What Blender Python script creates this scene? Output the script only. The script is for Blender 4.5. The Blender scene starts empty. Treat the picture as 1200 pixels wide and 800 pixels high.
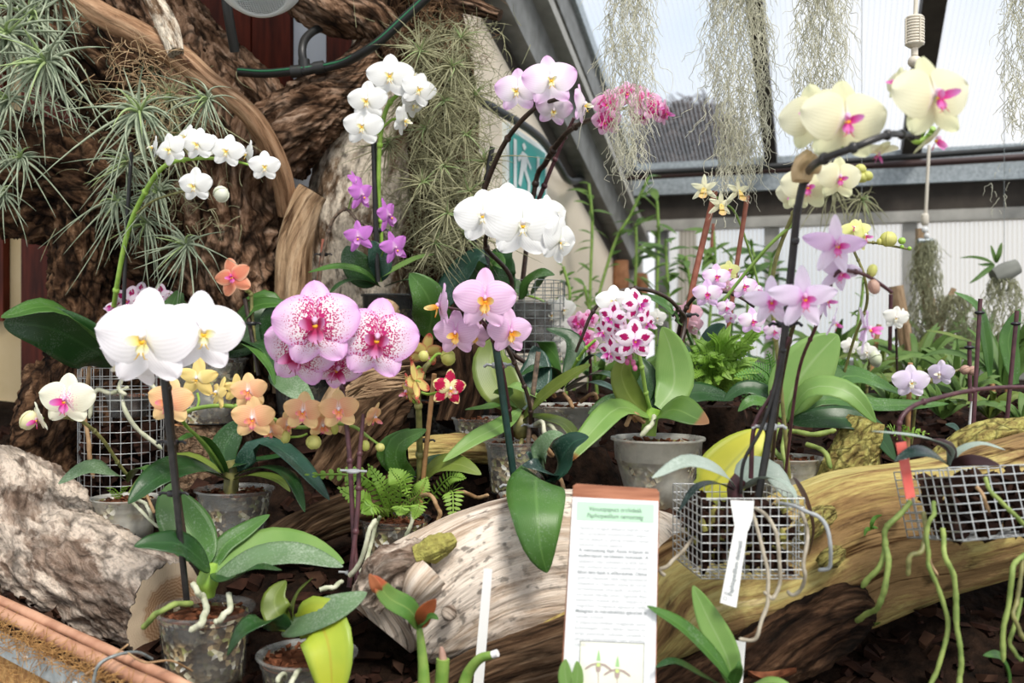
import bpy, math, random
import numpy as np
from mathutils import Vector, Matrix, noise, Euler
SC = bpy.context.scene
COL = SC.collection
PI = math.pi
F = 1167.0          # focal length in pixels of a 1200-wide frame (35 mm on 36 mm film)
CZ = 1.5            # eye height
V3 = Vector
def P(px, py, Y): return V3(((px-600)/F*Y, Y, CZ-(py-400)/F*Y))
def R(n, Y): return n*Y/F
def smooth(a, b, x):
    t = min(1, max(0, (x-a)/(b-a))); return t*t*(3-2*t)
# ---------------------------------------------------------------- materials
MATS = {}
def nodes(name):
    m = bpy.data.materials.new(name); m.use_nodes = True
    nt = m.node_tree; nt.nodes.clear()
    out = nt.nodes.new('ShaderNodeOutputMaterial')
    def N(t, **k):
        n = nt.nodes.new(t)
        for a, b in k.items():
            if a in n.inputs.keys(): n.inputs[a].default_value = b
            else: setattr(n, a, b)
        return n
    def L(a, b): nt.links.new(a, b)
    MATS[name] = m
    return m, N, L, out
def rgb(c, a=1): return (c[0], c[1], c[2], a)
def ramp(N, pts):
    r = N('ShaderNodeValToRGB'); e = r.color_ramp.elements
    while len(e) < len(pts): e.new(0.5)
    for i, (p, c) in enumerate(pts): e[i].position = p; e[i].color = rgb(c)
    return r
def mapping(N, L, scale, src='Object'):
    tc = N('ShaderNodeTexCoord'); mp = N('ShaderNodeMapping'); mp.inputs['Scale'].default_value = scale
    L(tc.outputs[src], mp.inputs['Vector']); return mp.outputs['Vector']
def mat_simple(name, c1, c2=None, scale=30, rough=.6, metal=0, bump=.15, bscale=None, trans=0, stretch=(1,1,1), detail=5, src='Object', spec=.5, bdist=.002):
    m, N, L, out = nodes(name)
    p = N('ShaderNodeBsdfPrincipled'); p.inputs['Roughness'].default_value = rough; p.inputs['Metallic'].default_value = metal
    p.inputs['Specular IOR Level'].default_value = spec
    v = mapping(N, L, stretch, src)
    if c2 is not None:
        n = N('ShaderNodeTexNoise'); n.inputs['Scale'].default_value = scale; n.inputs['Detail'].default_value = detail
        L(v, n.inputs['Vector'])
        r = ramp(N, [(.32, c1), (.68, c2)]); L(n.outputs[0], r.inputs[0]); L(r.outputs[0], p.inputs['Base Color'])
    else: p.inputs['Base Color'].default_value = rgb(c1)
    if bump:
        n2 = N('ShaderNodeTexNoise'); n2.inputs['Scale'].default_value = bscale or scale*2; n2.inputs['Detail'].default_value = 6
        L(v, n2.inputs['Vector'])
        b = N('ShaderNodeBump'); b.inputs['Strength'].default_value = bump; b.inputs['Distance'].default_value = bdist
        L(n2.outputs[0], b.inputs['Height']); L(b.outputs[0], p.inputs['Normal'])
    if trans:
        t = N('ShaderNodeBsdfTranslucent'); mx = N('ShaderNodeMixShader'); mx.inputs[0].default_value = trans
        if c2 is not None: L(r.outputs[0], t.inputs[0])
        else: t.inputs[0].default_value = rgb(c1)
        L(p.outputs[0], mx.inputs[1]); L(t.outputs[0], mx.inputs[2]); L(mx.outputs[0], out.inputs[0])
    else: L(p.outputs[0], out.inputs[0])
    return m
def mat_bark(name, stops, su=18, sv=5, nscale=1.0, bdist=.006, rough=.85, patch=None, fine=90, fiss=.35, grit=.8, crack=0):
    """bark: UV is metres round / metres along; plates by stretched noise, optional pale patches"""
    m, N, L, out = nodes(name)
    p = N('ShaderNodeBsdfPrincipled'); p.inputs['Roughness'].default_value = rough; p.inputs['Specular IOR Level'].default_value = .12
    v = mapping(N, L, (su, sv, 1), 'UV')
    n = N('ShaderNodeTexNoise'); n.inputs['Scale'].default_value = nscale*2.2; n.inputs['Detail'].default_value = 9; n.inputs['Roughness'].default_value = .68; n.inputs['Distortion'].default_value = .6
    n.inputs['Scale'].default_value = nscale*3.2; L(v, n.inputs['Vector'])
    r = ramp(N, stops); L(n.outputs[0], r.inputs[0]); col = r.outputs[0]
    v2 = mapping(N, L, (su*.6, sv*.75, 1), 'UV')
    vo = N('ShaderNodeTexVoronoi'); vo.feature = 'DISTANCE_TO_EDGE'; vo.inputs['Scale'].default_value = 4*nscale
    nn = N('ShaderNodeTexNoise'); nn.inputs['Scale'].default_value = 3; L(v2, nn.inputs['Vector'])
    mxv = N('ShaderNodeMix'); mxv.data_type = 'RGBA'; mxv.inputs[0].default_value = .35
    L(v2, mxv.inputs[6]); L(nn.outputs['Color'], mxv.inputs[7]); L(mxv.outputs[2], vo.inputs['Vector'])
    if patch:
        n3 = N('ShaderNodeTexNoise'); n3.inputs['Scale'].default_value = patch[2]; n3.inputs['Detail'].default_value = 8; n3.inputs['Roughness'].default_value = .7
        L(mapping(N, L, (1, .45, 1), 'UV'), n3.inputs['Vector'])
        r3 = ramp(N, [(patch[1]-.035, (0,0,0)), (patch[1]+.035, (1,1,1))]); L(n3.outputs[0], r3.inputs[0])
        mc = N('ShaderNodeMix'); mc.data_type = 'RGBA'; L(r3.outputs[0], mc.inputs[0]); L(col, mc.inputs[6])
        n4 = N('ShaderNodeTexNoise'); n4.inputs['Scale'].default_value = fine; n4.inputs['Detail'].default_value = 4
        L(mapping(N, L, (1, .6, 1), 'UV'), n4.inputs['Vector'])
        r4 = ramp(N, [(.36, tuple(c*.35 for c in patch[0])), (.46, patch[0])]); L(n4.outputs[0], r4.inputs[0]); L(r4.outputs[0], mc.inputs[7])
        col = mc.outputs[2]
    if fiss:
        rf = ramp(N, [(.0, (fiss,)*3), (.13, (1,1,1))]); L(vo.outputs[0], rf.inputs[0])
        mf = N('ShaderNodeMix'); mf.data_type = 'RGBA'; mf.blend_type = 'MULTIPLY'; mf.inputs[0].default_value = 1; L(col, mf.inputs[6]); L(rf.outputs[0], mf.inputs[7]); col = mf.outputs[2]
    nf = N('ShaderNodeTexNoise'); nf.inputs['Scale'].default_value = 26; nf.inputs['Detail'].default_value = 6; nf.inputs['Roughness'].default_value = .7; L(mapping(N, L, (su*.5, sv*.6, 1), 'UV'), nf.inputs['Vector'])
    rn = ramp(N, [(.33, (.42,.40,.38)), (.52, (1,1,1)), (.72, (1.0,1.0,1.0))]); L(nf.outputs[0], rn.inputs[0])
    mn = N('ShaderNodeMix'); mn.data_type = 'RGBA'; mn.blend_type = 'MULTIPLY'; mn.inputs[0].default_value = grit; L(col, mn.inputs[6]); L(rn.outputs[0], mn.inputs[7]); col = mn.outputs[2]
    if crack:
        nc = N('ShaderNodeTexNoise'); nc.inputs['Scale'].default_value = crack; nc.inputs['Detail'].default_value = 5; nc.inputs['Distortion'].default_value = .8; L(mapping(N, L, (1, .11, 1), 'UV'), nc.inputs['Vector'])
        rc = ramp(N, [(.47, (1,1,1)), (.497, (.16,.10,.06)), (.503, (.16,.10,.06)), (.53, (1,1,1))]); L(nc.outputs[0], rc.inputs[0])
        nm = N('ShaderNodeTexNoise'); nm.inputs['Scale'].default_value = 7; L(mapping(N, L, (1, .5, 1), 'UV'), nm.inputs['Vector']); rm_ = ramp(N, [(.42, (0,0,0)), (.6, (.95,.95,.95))]); L(nm.outputs[0], rm_.inputs[0])
        mk = N('ShaderNodeMix'); mk.data_type = 'RGBA'; mk.blend_type = 'MULTIPLY'; L(rm_.outputs[0], mk.inputs[0]); L(col, mk.inputs[6]); L(rc.outputs[0], mk.inputs[7]); col = mk.outputs[2]
    L(col, p.inputs['Base Color'])
    mr = N('ShaderNodeMath'); mr.operation = 'MINIMUM'; mr.inputs[1].default_value = .22; L(vo.outputs[0], mr.inputs[0])
    add = N('ShaderNodeMath'); add.operation = 'MULTIPLY_ADD'; add.inputs[1].default_value = 1.6; L(mr.outputs[0], add.inputs[0])
    ad2 = N('ShaderNodeMath'); ad2.operation = 'MULTIPLY_ADD'; ad2.inputs[1].default_value = .55; L(nf.outputs[0], ad2.inputs[0]); L(n.outputs[0], ad2.inputs[2]); L(ad2.outputs[0], add.inputs[2])
    b = N('ShaderNodeBump'); b.inputs['Strength'].default_value = 1; b.inputs['Distance'].default_value = bdist
    L(add.outputs[0], b.inputs['Height']); L(b.outputs[0], p.inputs['Normal']); L(p.outputs[0], out.inputs[0])
    return m
def mat_leaf(name, c1, c2, rib=None, rough=.38, trans=.18, speck=None, spot_amt=0, edge=None, tipc=None, tipv=.93):
    """leaf blade; UV u across (0.5 = midrib), v along"""
    m, N, L, out = nodes(name)
    p = N('ShaderNodeBsdfPrincipled'); p.inputs['Roughness'].default_value = rough; p.inputs['Specular IOR Level'].default_value = .45
    v = mapping(N, L, (1, 1, 1))
    n = N('ShaderNodeTexNoise'); n.inputs['Scale'].default_value = 14; n.inputs['Detail'].default_value = 4; L(v, n.inputs['Vector'])
    r = ramp(N, [(.3, c1), (.7, c2)]); L(n.outputs[0], r.inputs[0]); col = r.outputs[0]
    uv = N('ShaderNodeTexCoord'); sx = N('ShaderNodeSeparateXYZ'); L(uv.outputs['UV'], sx.inputs[0])
    sub = N('ShaderNodeMath'); sub.operation = 'SUBTRACT'; sub.inputs[1].default_value = .5; L(sx.outputs[0], sub.inputs[0])
    ab = N('ShaderNodeMath'); ab.operation = 'ABSOLUTE'; L(sub.outputs[0], ab.inputs[0])
    def mixin(col, fac, c):
        mx = N('ShaderNodeMix'); mx.data_type = 'RGBA'; L(fac, mx.inputs[0]); L(col, mx.inputs[6])
        if isinstance(c, tuple): mx.inputs[7].default_value = rgb(c)
        else: L(c, mx.inputs[7])
        return mx.outputs[2]
    if rib:
        rr = ramp(N, [(.0, (.75,.75,.75)), (.045, (0,0,0))]); L(ab.outputs[0], rr.inputs[0]); col = mixin(col, rr.outputs[0], rib)
    if edge:
        re = ramp(N, [(.3, (0,0,0)), (.5, (.8,.8,.8))]); L(ab.outputs[0], re.inputs[0]); col = mixin(col, re.outputs[0], edge)
    if tipc:
        ta = N('ShaderNodeMath'); ta.operation = 'MULTIPLY_ADD'; ta.inputs[1].default_value = .14; L(n.outputs[0], ta.inputs[0]); L(sx.outputs[1], ta.inputs[2])
        rt = ramp(N, [(min(.99, tipv+.03), (0,0,0)), (min(1, tipv+.08), (1,1,1))]); L(ta.outputs[0], rt.inputs[0]); col = mixin(col, rt.outputs[0], tipc)
    if speck:
        vo = N('ShaderNodeTexNoise'); vo.inputs['Scale'].default_value = 420; vo.inputs['Detail'].default_value = 2; L(v, vo.inputs['Vector'])
        vo2 = N('ShaderNodeTexNoise'); vo2.inputs['Scale'].default_value = 22; vo2.inputs['Detail'].default_value = 3; L(v, vo2.inputs['Vector'])
        mu = N('ShaderNodeMath'); mu.operation = 'MULTIPLY'; L(vo.outputs[0], mu.inputs[0]); L(vo2.outputs[0], mu.inputs[1])
        rs = ramp(N, [(.29-spot_amt, (0,0,0)), (.46-spot_amt, (.42,.42,.42))]); L(mu.outputs[0], rs.inputs[0]); col = mixin(col, rs.outputs[0], speck)
    L(col, p.inputs['Base Color'])
    w = N('ShaderNodeTexWave'); w.inputs['Scale'].default_value = 9; w.inputs['Distortion'].default_value = .5
    L(uv.outputs['UV'], w.inputs['Vector'])
    b = N('ShaderNodeBump'); b.inputs['Strength'].default_value = .12; b.inputs['Distance'].default_value = .001; L(w.outputs[0], b.inputs['Height']); L(b.outputs[0], p.inputs['Normal'])
    t = N('ShaderNodeBsdfTranslucent'); L(col, t.inputs[0]); mx = N('ShaderNodeMixShader'); mx.inputs[0].default_value = trans
    L(p.outputs[0], mx.inputs[1]); L(t.outputs[0], mx.inputs[2]); L(mx.outputs[0], out.inputs[0])
    return m
def mat_petal(name, base, tip, throat=None, tr=.18, spots=None, spot_v=(.0,.6), spot_scale=16, spot_lim=.5, spot_c=0, spot_k=1.0, spot_w=.55, noise_w=.3, ab_w=.5, soft=.03, vein=None, edge=None, rough=.55, trans=.22):
    """petal: v 0 at the flower centre .. 1 at the rim"""
    m, N, L, out = nodes(name)
    p = N('ShaderNodeBsdfPrincipled'); p.inputs['Roughness'].default_value = rough; p.inputs['Specular IOR Level'].default_value = .25
    uv = N('ShaderNodeTexCoord'); sx = N('ShaderNodeSeparateXYZ'); L(uv.outputs['UV'], sx.inputs[0])
    def mixin(col, fac, c):
        mx = N('ShaderNodeMix'); mx.data_type = 'RGBA'; L(fac, mx.inputs[0]); L(col, mx.inputs[6])
        if isinstance(c, tuple): mx.inputs[7].default_value = rgb(c)
        else: L(c, mx.inputs[7])
        return mx.outputs[2]
    pts = [(.35, base), (.95, tip)]
    if throat: pts = [(tr*.4, throat), (tr*1.6, base), (.95, tip)]
    r = ramp(N, pts); L(sx.outputs[1], r.inputs[0]); col = r.outputs[0]
    sub = N('ShaderNodeMath'); sub.operation = 'SUBTRACT'; sub.inputs[1].default_value = .5; L(sx.outputs[0], sub.inputs[0])
    ab = N('ShaderNodeMath'); ab.operation = 'ABSOLUTE'; L(sub.outputs[0], ab.inputs[0])
    if vein:
        w = N('ShaderNodeTexWave'); w.inputs['Scale'].default_value = 3.2; w.inputs['Distortion'].default_value = 1.2; w.inputs['Detail'].default_value = 2; w.bands_direction = 'X'
        L(mapping(N, L, (1, .25, 1), 'UV'), w.inputs['Vector'])
        rw = ramp(N, [(.72, (0,0,0)), (1, (.55,.55,.55))]); L(w.outputs['Fac'], rw.inputs[0]); col = mixin(col, rw.outputs[0], vein)
    if spots:
        if edge:
            re = ramp(N, [(.30, (0,0,0)), (.5, (1,1,1))]); L(ab.outputs[0], re.inputs[0]); col = mixin(col, re.outputs[0], edge)
        vo = N('ShaderNodeTexVoronoi'); vo.inputs['Scale'].default_value = spot_scale; vo.inputs['Randomness'].default_value = .85
        L(mapping(N, L, (1, .8, 1), 'UV'), vo.inputs['Vector'])
        nz = N('ShaderNodeTexNoise'); nz.inputs['Scale'].default_value = 9; nz.inputs['Detail'].default_value = 4; L(mapping(N, L, (1.2, .9, 1), 'UV'), nz.inputs['Vector'])
        r0 = N('ShaderNodeMath'); r0.operation = 'SUBTRACT'; r0.inputs[1].default_value = spot_c; L(sx.outputs[1], r0.inputs[0]); r1 = N('ShaderNodeMath'); r1.operation = 'ABSOLUTE'; L(r0.outputs[0], r1.inputs[0]); rv = N('ShaderNodeMath'); rv.operation = 'MULTIPLY'; rv.inputs[1].default_value = spot_k; L(r1.outputs[0], rv.inputs[0])
        m2 = N('ShaderNodeMath'); m2.operation = 'MULTIPLY_ADD'; m2.inputs[1].default_value = ab_w; L(ab.outputs[0], m2.inputs[0]); L(rv.outputs[0], m2.inputs[2])
        m3 = N('ShaderNodeMath'); m3.operation = 'MULTIPLY_ADD'; m3.inputs[1].default_value = spot_w; L(vo.outputs['Distance'], m3.inputs[0]); L(m2.outputs[0], m3.inputs[2])
        m4 = N('ShaderNodeMath'); m4.operation = 'MULTIPLY_ADD'; m4.inputs[1].default_value = noise_w; L(nz.outputs[0], m4.inputs[0]); L(m3.outputs[0], m4.inputs[2])
        rs = ramp(N, [(0, (1,1,1)), (.5, (1,1,1))])
        mm = N('ShaderNodeMapRange'); mm.inputs[1].default_value = spot_lim+noise_w*.5+soft; mm.inputs[2].default_value = spot_lim+noise_w*.5-soft; L(m4.outputs[0], mm.inputs[0])
        col = mixin(col, mm.outputs[0], spots)
    elif edge:
        re = ramp(N, [(.28, (0,0,0)), (.5, (1,1,1))]); L(ab.outputs[0], re.inputs[0]); col = mixin(col, re.outputs[0], edge)
    L(col, p.inputs['Base Color'])
    w2 = N('ShaderNodeTexWave'); w2.inputs['Scale'].default_value = 4; w2.inputs['Distortion'].default_value = 2; L(mapping(N, L, (1, .3, 1), 'UV'), w2.inputs['Vector'])
    b = N('ShaderNodeBump'); b.inputs['Strength'].default_value = .1; b.inputs['Distance'].default_value = .001; L(w2.outputs[0], b.inputs['Height']); L(b.outputs[0], p.inputs['Normal'])
    t = N('ShaderNodeBsdfTranslucent'); L(col, t.inputs[0]); mx = N('ShaderNodeMixShader'); mx.inputs[0].default_value = trans
    L(p.outputs[0], mx.inputs[1]); L(t.outputs[0], mx.inputs[2]); L(mx.outputs[0], out.inputs[0])
    return m
# ---------------------------------------------------------------- meshes
class MB:
    def __init__(s): s.v = []; s.f = []; s.uv = []; s.m = []
    def grid(s, rows, uvs, mi=0, close=False):
        n0 = len(s.v); nr = len(rows); nc = len(rows[0])
        for r in rows: s.v.extend(r)
        cc = nc if close else nc-1
        for i in range(nr-1):
            for j in range(cc):
                k = (j+1) % nc
                s.f.append((n0+i*nc+j, n0+i*nc+k, n0+(i+1)*nc+k, n0+(i+1)*nc+j)); s.m.append(mi)
                u0, u1 = uvs[i][j], (uvs[i][j+1] if j+1 < len(uvs[i]) else uvs[i][k]); w0, w1 = uvs[i+1][j], (uvs[i+1][j+1] if j+1 < len(uvs[i+1]) else uvs[i+1][k])
                s.uv.extend((u0, u1, w1, w0))
    def fan(s, ring, c, mi=0, uvc=(.5,.5), rev=False):
        n0 = len(s.v); s.v.extend(ring); s.v.append(c); n = len(ring)
        for i in range(n):
            a, b = n0+i, n0+(i+1) % n
            s.f.append((b, a, n0+n) if not rev else (a, b, n0+n)); s.m.append(mi)
            s.uv.extend(((.5+.5*math.cos(2*PI*i/n), .5+.5*math.sin(2*PI*i/n)), (.5+.5*math.cos(2*PI*(i+1)/n), .5+.5*math.sin(2*PI*(i+1)/n)), uvc))
    def face(s, pts, mi=0, uvs=None):
        n0 = len(s.v); s.v.extend(pts); s.f.append(tuple(range(n0, n0+len(pts)))); s.m.append(mi)
        s.uv.extend(uvs or [(0,0), (1,0), (1,1), (0,1)][:len(pts)] + [(0,0)]*(len(pts)-4))
    def tube(s, pts, rad, sides=6, mi=0, cap=True):
        pts = [V3(p) for p in pts]; n = len(pts)
        if not hasattr(rad, '__len__'): rad = [rad]*n
        rows = []; uvs = []; N_ = None; d = 0
        for i in range(n):
            t = (pts[min(i+1, n-1)]-pts[max(i-1, 0)])
            t = t.normalized() if t.length > 1e-9 else V3((0,0,1))
            if N_ is None:
                N_ = t.cross(V3((0,1,0)) if abs(t.y) < .9 else V3((1,0,0))).normalized()
            else:
                N_ = (N_-t*N_.dot(t)); N_ = N_.normalized() if N_.length > 1e-6 else t.orthogonal().normalized()
            B = t.cross(N_)
            if i: d += (pts[i]-pts[i-1]).length
            rows.append([pts[i]+(N_*math.cos(2*PI*k/sides)+B*math.sin(2*PI*k/sides))*rad[i] for k in range(sides)])
            uvs.append([(k/sides*2*PI*rad[i], d) for k in range(sides+1)])
        s.grid(rows, uvs, mi, True)
        if cap: s.fan(rows[0], pts[0], mi); s.fan(rows[-1], pts[-1], mi, rev=True)
    def box(s, c, sz, M=None, mi=0):
        c = V3(c); x, y, z = sz[0]/2, sz[1]/2, sz[2]/2
        q = [V3((a*x, b*y, e*z)) for a in (-1,1) for b in (-1,1) for e in (-1,1)]
        if M is not None: q = [M @ w for w in q]
        q = [w+c for w in q]
        dm = (sz[0], sz[1], sz[2])
        for ids, (du, dv) in (((0,1,3,2),(2,1)), ((4,6,7,5),(1,2)), ((0,4,5,1),(0,2)), ((2,3,7,6),(2,0)), ((0,2,6,4),(1,0)), ((1,5,7,3),(0,1))):
            a, b = dm[du], dm[dv]
            s.face([q[i] for i in ids], mi, [(0,0), (a,0), (a,b), (0,b)])
    def lathe(s, prof, c, seg=32, mi=0, axis=None):
        c = V3(c); M = axis
        rows = []; uvs = []
        for i, (r, z) in enumerate(prof):
            row = []
            for k in range(seg):
                a = 2*PI*k/seg; w = V3((r*math.cos(a), r*math.sin(a), z))
                row.append(c+(M @ w if M is not None else w))
            rows.append(row); uvs.append([(k/seg, i/max(1, len(prof)-1)) for k in range(seg+1)])
        s.grid(rows, uvs, mi, True)
    def ball(s, c, r, seg=10, mi=0, sc=(1,1,1), M=None):
        c = V3(c); rows = []; uvs = []; nr = max(4, seg//2+1)
        for i in range(nr+1):
            th = PI*i/nr; row = []
            for k in range(seg):
                a = 2*PI*k/seg; w = V3((math.sin(th)*math.cos(a)*r*sc[0], math.sin(th)*math.sin(a)*r*sc[1], -math.cos(th)*r*sc[2]))
                if M is not None: w = M @ w
                row.append(c+w)
            rows.append(row); uvs.append([(k/seg, i/nr) for k in range(seg+1)])
        s.grid(rows, uvs, mi, True)
    def mesh(s, name, mats, off=None, flat=False):
        me = bpy.data.meshes.new(name)
        vs = s.v if off is None else [v-off for v in s.v]
        me.from_pydata([tuple(v) for v in vs], [], s.f)
        for m in (mats if isinstance(mats, (list, tuple)) else [mats]): me.materials.append(MATS[m] if isinstance(m, str) else m)
        me.polygons.foreach_set('material_index', s.m)
        me.polygons.foreach_set('use_smooth', [not flat]*len(s.f))
        ul = me.uv_layers.new(name='UVMap'); ul.data.foreach_set('uv', [c for uv in s.uv for c in uv])
        me.update()
        return me
    def build(s, name, mats, parent=None, flat=False):
        """mesh built in world coordinates, linked under parent (an unrotated Empty or part)"""
        off = V3(parent['_o']) if parent is not None else V3((0,0,0))
        if parent is None:
            c = V3((0,0,0))
            for v in s.v: c += V3(v)
            c /= max(1, len(s.v)); zmin = min(v[2] for v in s.v); off = V3((c.x, c.y, zmin))
        o = bpy.data.objects.new(name, s.mesh(name, mats, off, flat)); COL.objects.link(o)
        if parent is not None: o.parent = parent
        else: o.location = off
        o['_o'] = tuple(off)
        return o
def tag(o, label=None, cat=None, group=None, kind=None):
    if label: o['label'] = label
    if cat: o['category'] = cat
    if group: o['group'] = group
    if kind: o['kind'] = kind
    return o
def thing(name, loc, label, cat, group=None):
    o = bpy.data.objects.new(name, None); COL.objects.link(o); o.location = loc; o.empty_display_size = .02; o['_o'] = tuple(loc)
    return tag(o, label, cat, group)
def structure(o): o['kind'] = 'structure'; return o
def catmull(pts, n=8):
    """pts: list of tuples (any length); returns resampled list"""
    A = [np.array(p, float) for p in pts]
    if len(A) == 2: return [A[0]+(A[1]-A[0])*i/n for i in range(n+1)]
    A = [2*A[0]-A[1]] + A + [2*A[-1]-A[-2]]; out = []
    for i in range(1, len(A)-2):
        p0, p1, p2, p3 = A[i-1:i+3]
        for k in range(n):
            t = k/n; out.append(.5*((2*p1)+(p2-p0)*t+(2*p0-5*p1+4*p2-p3)*t*t+(3*p1-p0-3*p2+p3)*t**3))
    out.append(A[-2]); return out
def wpath(pix, n=6):
    """(px,py,Y) list -> smooth world points"""
    return [V3(q) for q in catmull([tuple(P(*p)) for p in pix], n)]
def tube_obj(name, pix, rpx, mat, parent, sides=6, n=6, nodes_at=None):
    pts = wpath(pix, n); Ym = sum(p[2] for p in pix)/len(pix)
    if hasattr(rpx, '__len__'): rad = [R(float(np.interp(i/(len(pts)-1), np.linspace(0, 1, len(rpx)), rpx)), Ym) for i in range(len(pts))]
    else: rad = [R(rpx, Ym)]*len(pts)
    mb = MB(); mb.tube(pts, rad, sides)
    if nodes_at:
        for k in nodes_at:
            i = int(k*(len(pts)-1)); mb.ball(pts[i], rad[i]*1.45, 8, sc=(1,1,1.1))
    return mb.build(name, mat, parent)
def trunk(name, pix, mats, parent=None, seed=0, amp=.25, ku=6, kv=9, seg=96, ring=.006, cap0=None, cap1=None, lump=.15, capname='cut_face', flatcap=False):
    """log / limb: rough displaced tube. pix = (px,py,Y,rpx). amp relative to radius"""
    ctl = [tuple(P(p[0], p[1], p[2]))+(R(p[3], p[2]),) for p in pix]
    c = catmull(ctl, 24)
    # even resample
    d = [0]
    for i in range(1, len(c)): d.append(d[-1]+float(np.linalg.norm(c[i][:3]-c[i-1][:3])))
    nn = max(8, int(d[-1]/ring)); A = np.array(c)
    S = np.linspace(0, d[-1], nn); Q = np.stack([np.interp(S, d, A[:, k]) for k in range(4)], 1)
    rows = []; uvs = []; N_ = None; so = V3((seed*7.3, seed*3.1, seed*1.7))
    for i in range(nn):
        p = V3(Q[i][:3]); r = Q[i][3]
        t = V3(Q[min(i+1, nn-1)][:3])-V3(Q[max(i-1, 0)][:3]); t.normalize()
        if N_ is None:
            N_ = V3((0,1,0))-t*t.y; N_ = N_.normalized() if N_.length > .1 else t.orthogonal().normalized()
        else: N_ = (N_-t*N_.dot(t)).normalized()
        B = t.cross(N_); row = []; rm = r
        for k in range(seg):
            a = 2*PI*k/seg; ca, sa = math.cos(a), math.sin(a)
            q = V3((ca*ku*.5, sa*ku*.5, S[i]*kv))+so
            h = noise.ridged_multi_fractal(q, .9, 2.1, 4, 1.0, 1.6)*.5-.55
            l = noise.noise(V3((ca*1.3, sa*1.3, S[i]*4))+so)
            f = noise.noise(V3((ca*ku*3, sa*ku*3, S[i]*kv*6))+so)
            row.append(p+(N_*ca+B*sa)*r*(1+amp*h+lump*l+amp*.18*f))
        rows.append(row); uvs.append([(k/seg*2*PI*.06*max(.4, r/.06), S[i]) for k in range(seg+1)])
    mb = MB(); mb.grid(rows, uvs, 0, True)
    o_mats = mats if isinstance(mats, (list, tuple)) else [mats]
    caps = []
    for idx, cap in ((0, cap0), (-1, cap1)):
        ring_ = rows[idx]; cen = V3(Q[idx][:3])
        if cap is None:
            mb.fan(ring_, cen, 0, rev=(idx == -1))
        else:
            caps.append((ring_, cen, cap, idx))
    o = mb.build(name, o_mats, parent)
    for ring_, cen, cap, idx in caps:
        cb = MB(); t = (V3(Q[idx][:3])-V3(Q[1 if idx == 0 else -2][:3])).normalized()
        rs = []; us = []
        for j in range(9):
            s_ = 1-j/8
            row = [cen+(w-cen)*max(s_, .001)+t*(.0008+.002*noise.noise((w-cen)*40*s_+so)) for w in ring_]
            rs.append(row); us.append([(.5+.5*s_*math.cos(2*PI*k/seg), .5+.5*s_*math.sin(2*PI*k/seg)) for k in range(seg+1)])
        if idx == 0: rs = [list(reversed(r_)) for r_ in rs]
        cb.grid(rs, us, 0, True); cb.build(capname, cap, o)
    return o
def lerp(a, b, t): return a+(b-a)*t
def leaf(pix, wpx, mat, parent, n='C', fold=.18, w0=.12, tip=.55, thick=.0011, name='leaf', nu=9, nv=18, wave=0, seed=0, roll=0, label=None, wpow=.62, peak=.85, rim=0):
    """strap / oval leaf. pix path base->tip, wpx full width in px at mean depth; n: direction the upper face looks"""
    Ym = sum(p[2] for p in pix)/len(pix); W = R(wpx, Ym)
    ctl = [tuple(P(*p)) for p in pix]; path = catmull(ctl, 10); A = np.array(path)
    d = np.concatenate([[0], np.cumsum(np.linalg.norm(np.diff(A, axis=0), axis=1))])
    vs = .5-.5*np.cos(np.linspace(0, PI, nv)); S = vs*d[-1]
    Q = [V3([float(np.interp(s, d, A[:, k])) for k in range(3)]) for s in S]
    hint = {'C': V3((0,-1,.25)), 'U': V3((0,-.25,1)), 'L': V3((-1,-.4,.2)), 'R': V3((1,-.4,.2)), 'D': V3((0,-.6,-.8)), 'UC': V3((0,-.7,.7)), 'UL': V3((-.6,-.5,.6)), 'UR': V3((.6,-.5,.6))}[n] if isinstance(n, str) else V3(n)
    top = []; bot = []; uvs = []; uvb = []
    for i in range(nv):
        v = vs[i]; t = (Q[min(i+1, nv-1)]-Q[max(i-1, 0)]).normalized()
        s_ = t.cross(hint); s_ = s_.normalized() if s_.length > .05 else t.orthogonal().normalized()
        nn = s_.cross(t).normalized()
        if nn.dot(hint) < 0: nn = -nn
        if roll: M = Matrix.Rotation(roll, 3, t); s_ = M @ s_; nn = M @ nn
        w = max(w0*(1-v)**2, math.sin(PI*min(1, max(0, v))**peak)**wpow) if v < 1 else 0
        if v < .5: w = max(w, w0)
        if i == nv-1: w = .02
        rt = []; rb = []
        for k in range(nu):
            u = -1+2*k/(nu-1)
            z = fold*abs(u)**1.3*w*W/2 + wave*W*math.sin(v*9+seed+u*1.5)*abs(u)
            q = Q[i]+s_*(u*w*W/2)+nn*z
            th = thick*(1-abs(u)**2.5)*(.4+.6*math.sin(PI*min(.98, v+.02))) + thick*.15
            rt.append(q+nn*th*.5); rb.append(q-nn*th*.5)
        top.append(rt); bot.append(rb); uvs.append([(k/(nu-1), v) for k in range(nu)])
    mb = MB(); rows = [a+list(reversed(b)) for a, b in zip(top, bot)]; uu = [a+list(reversed(a))+[a[0]] for a in uvs]
    mb.grid(rows, uu, 0, True)
    o = mb.build(name, mat, parent)
    if label: o['label'] = label
    return o
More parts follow.
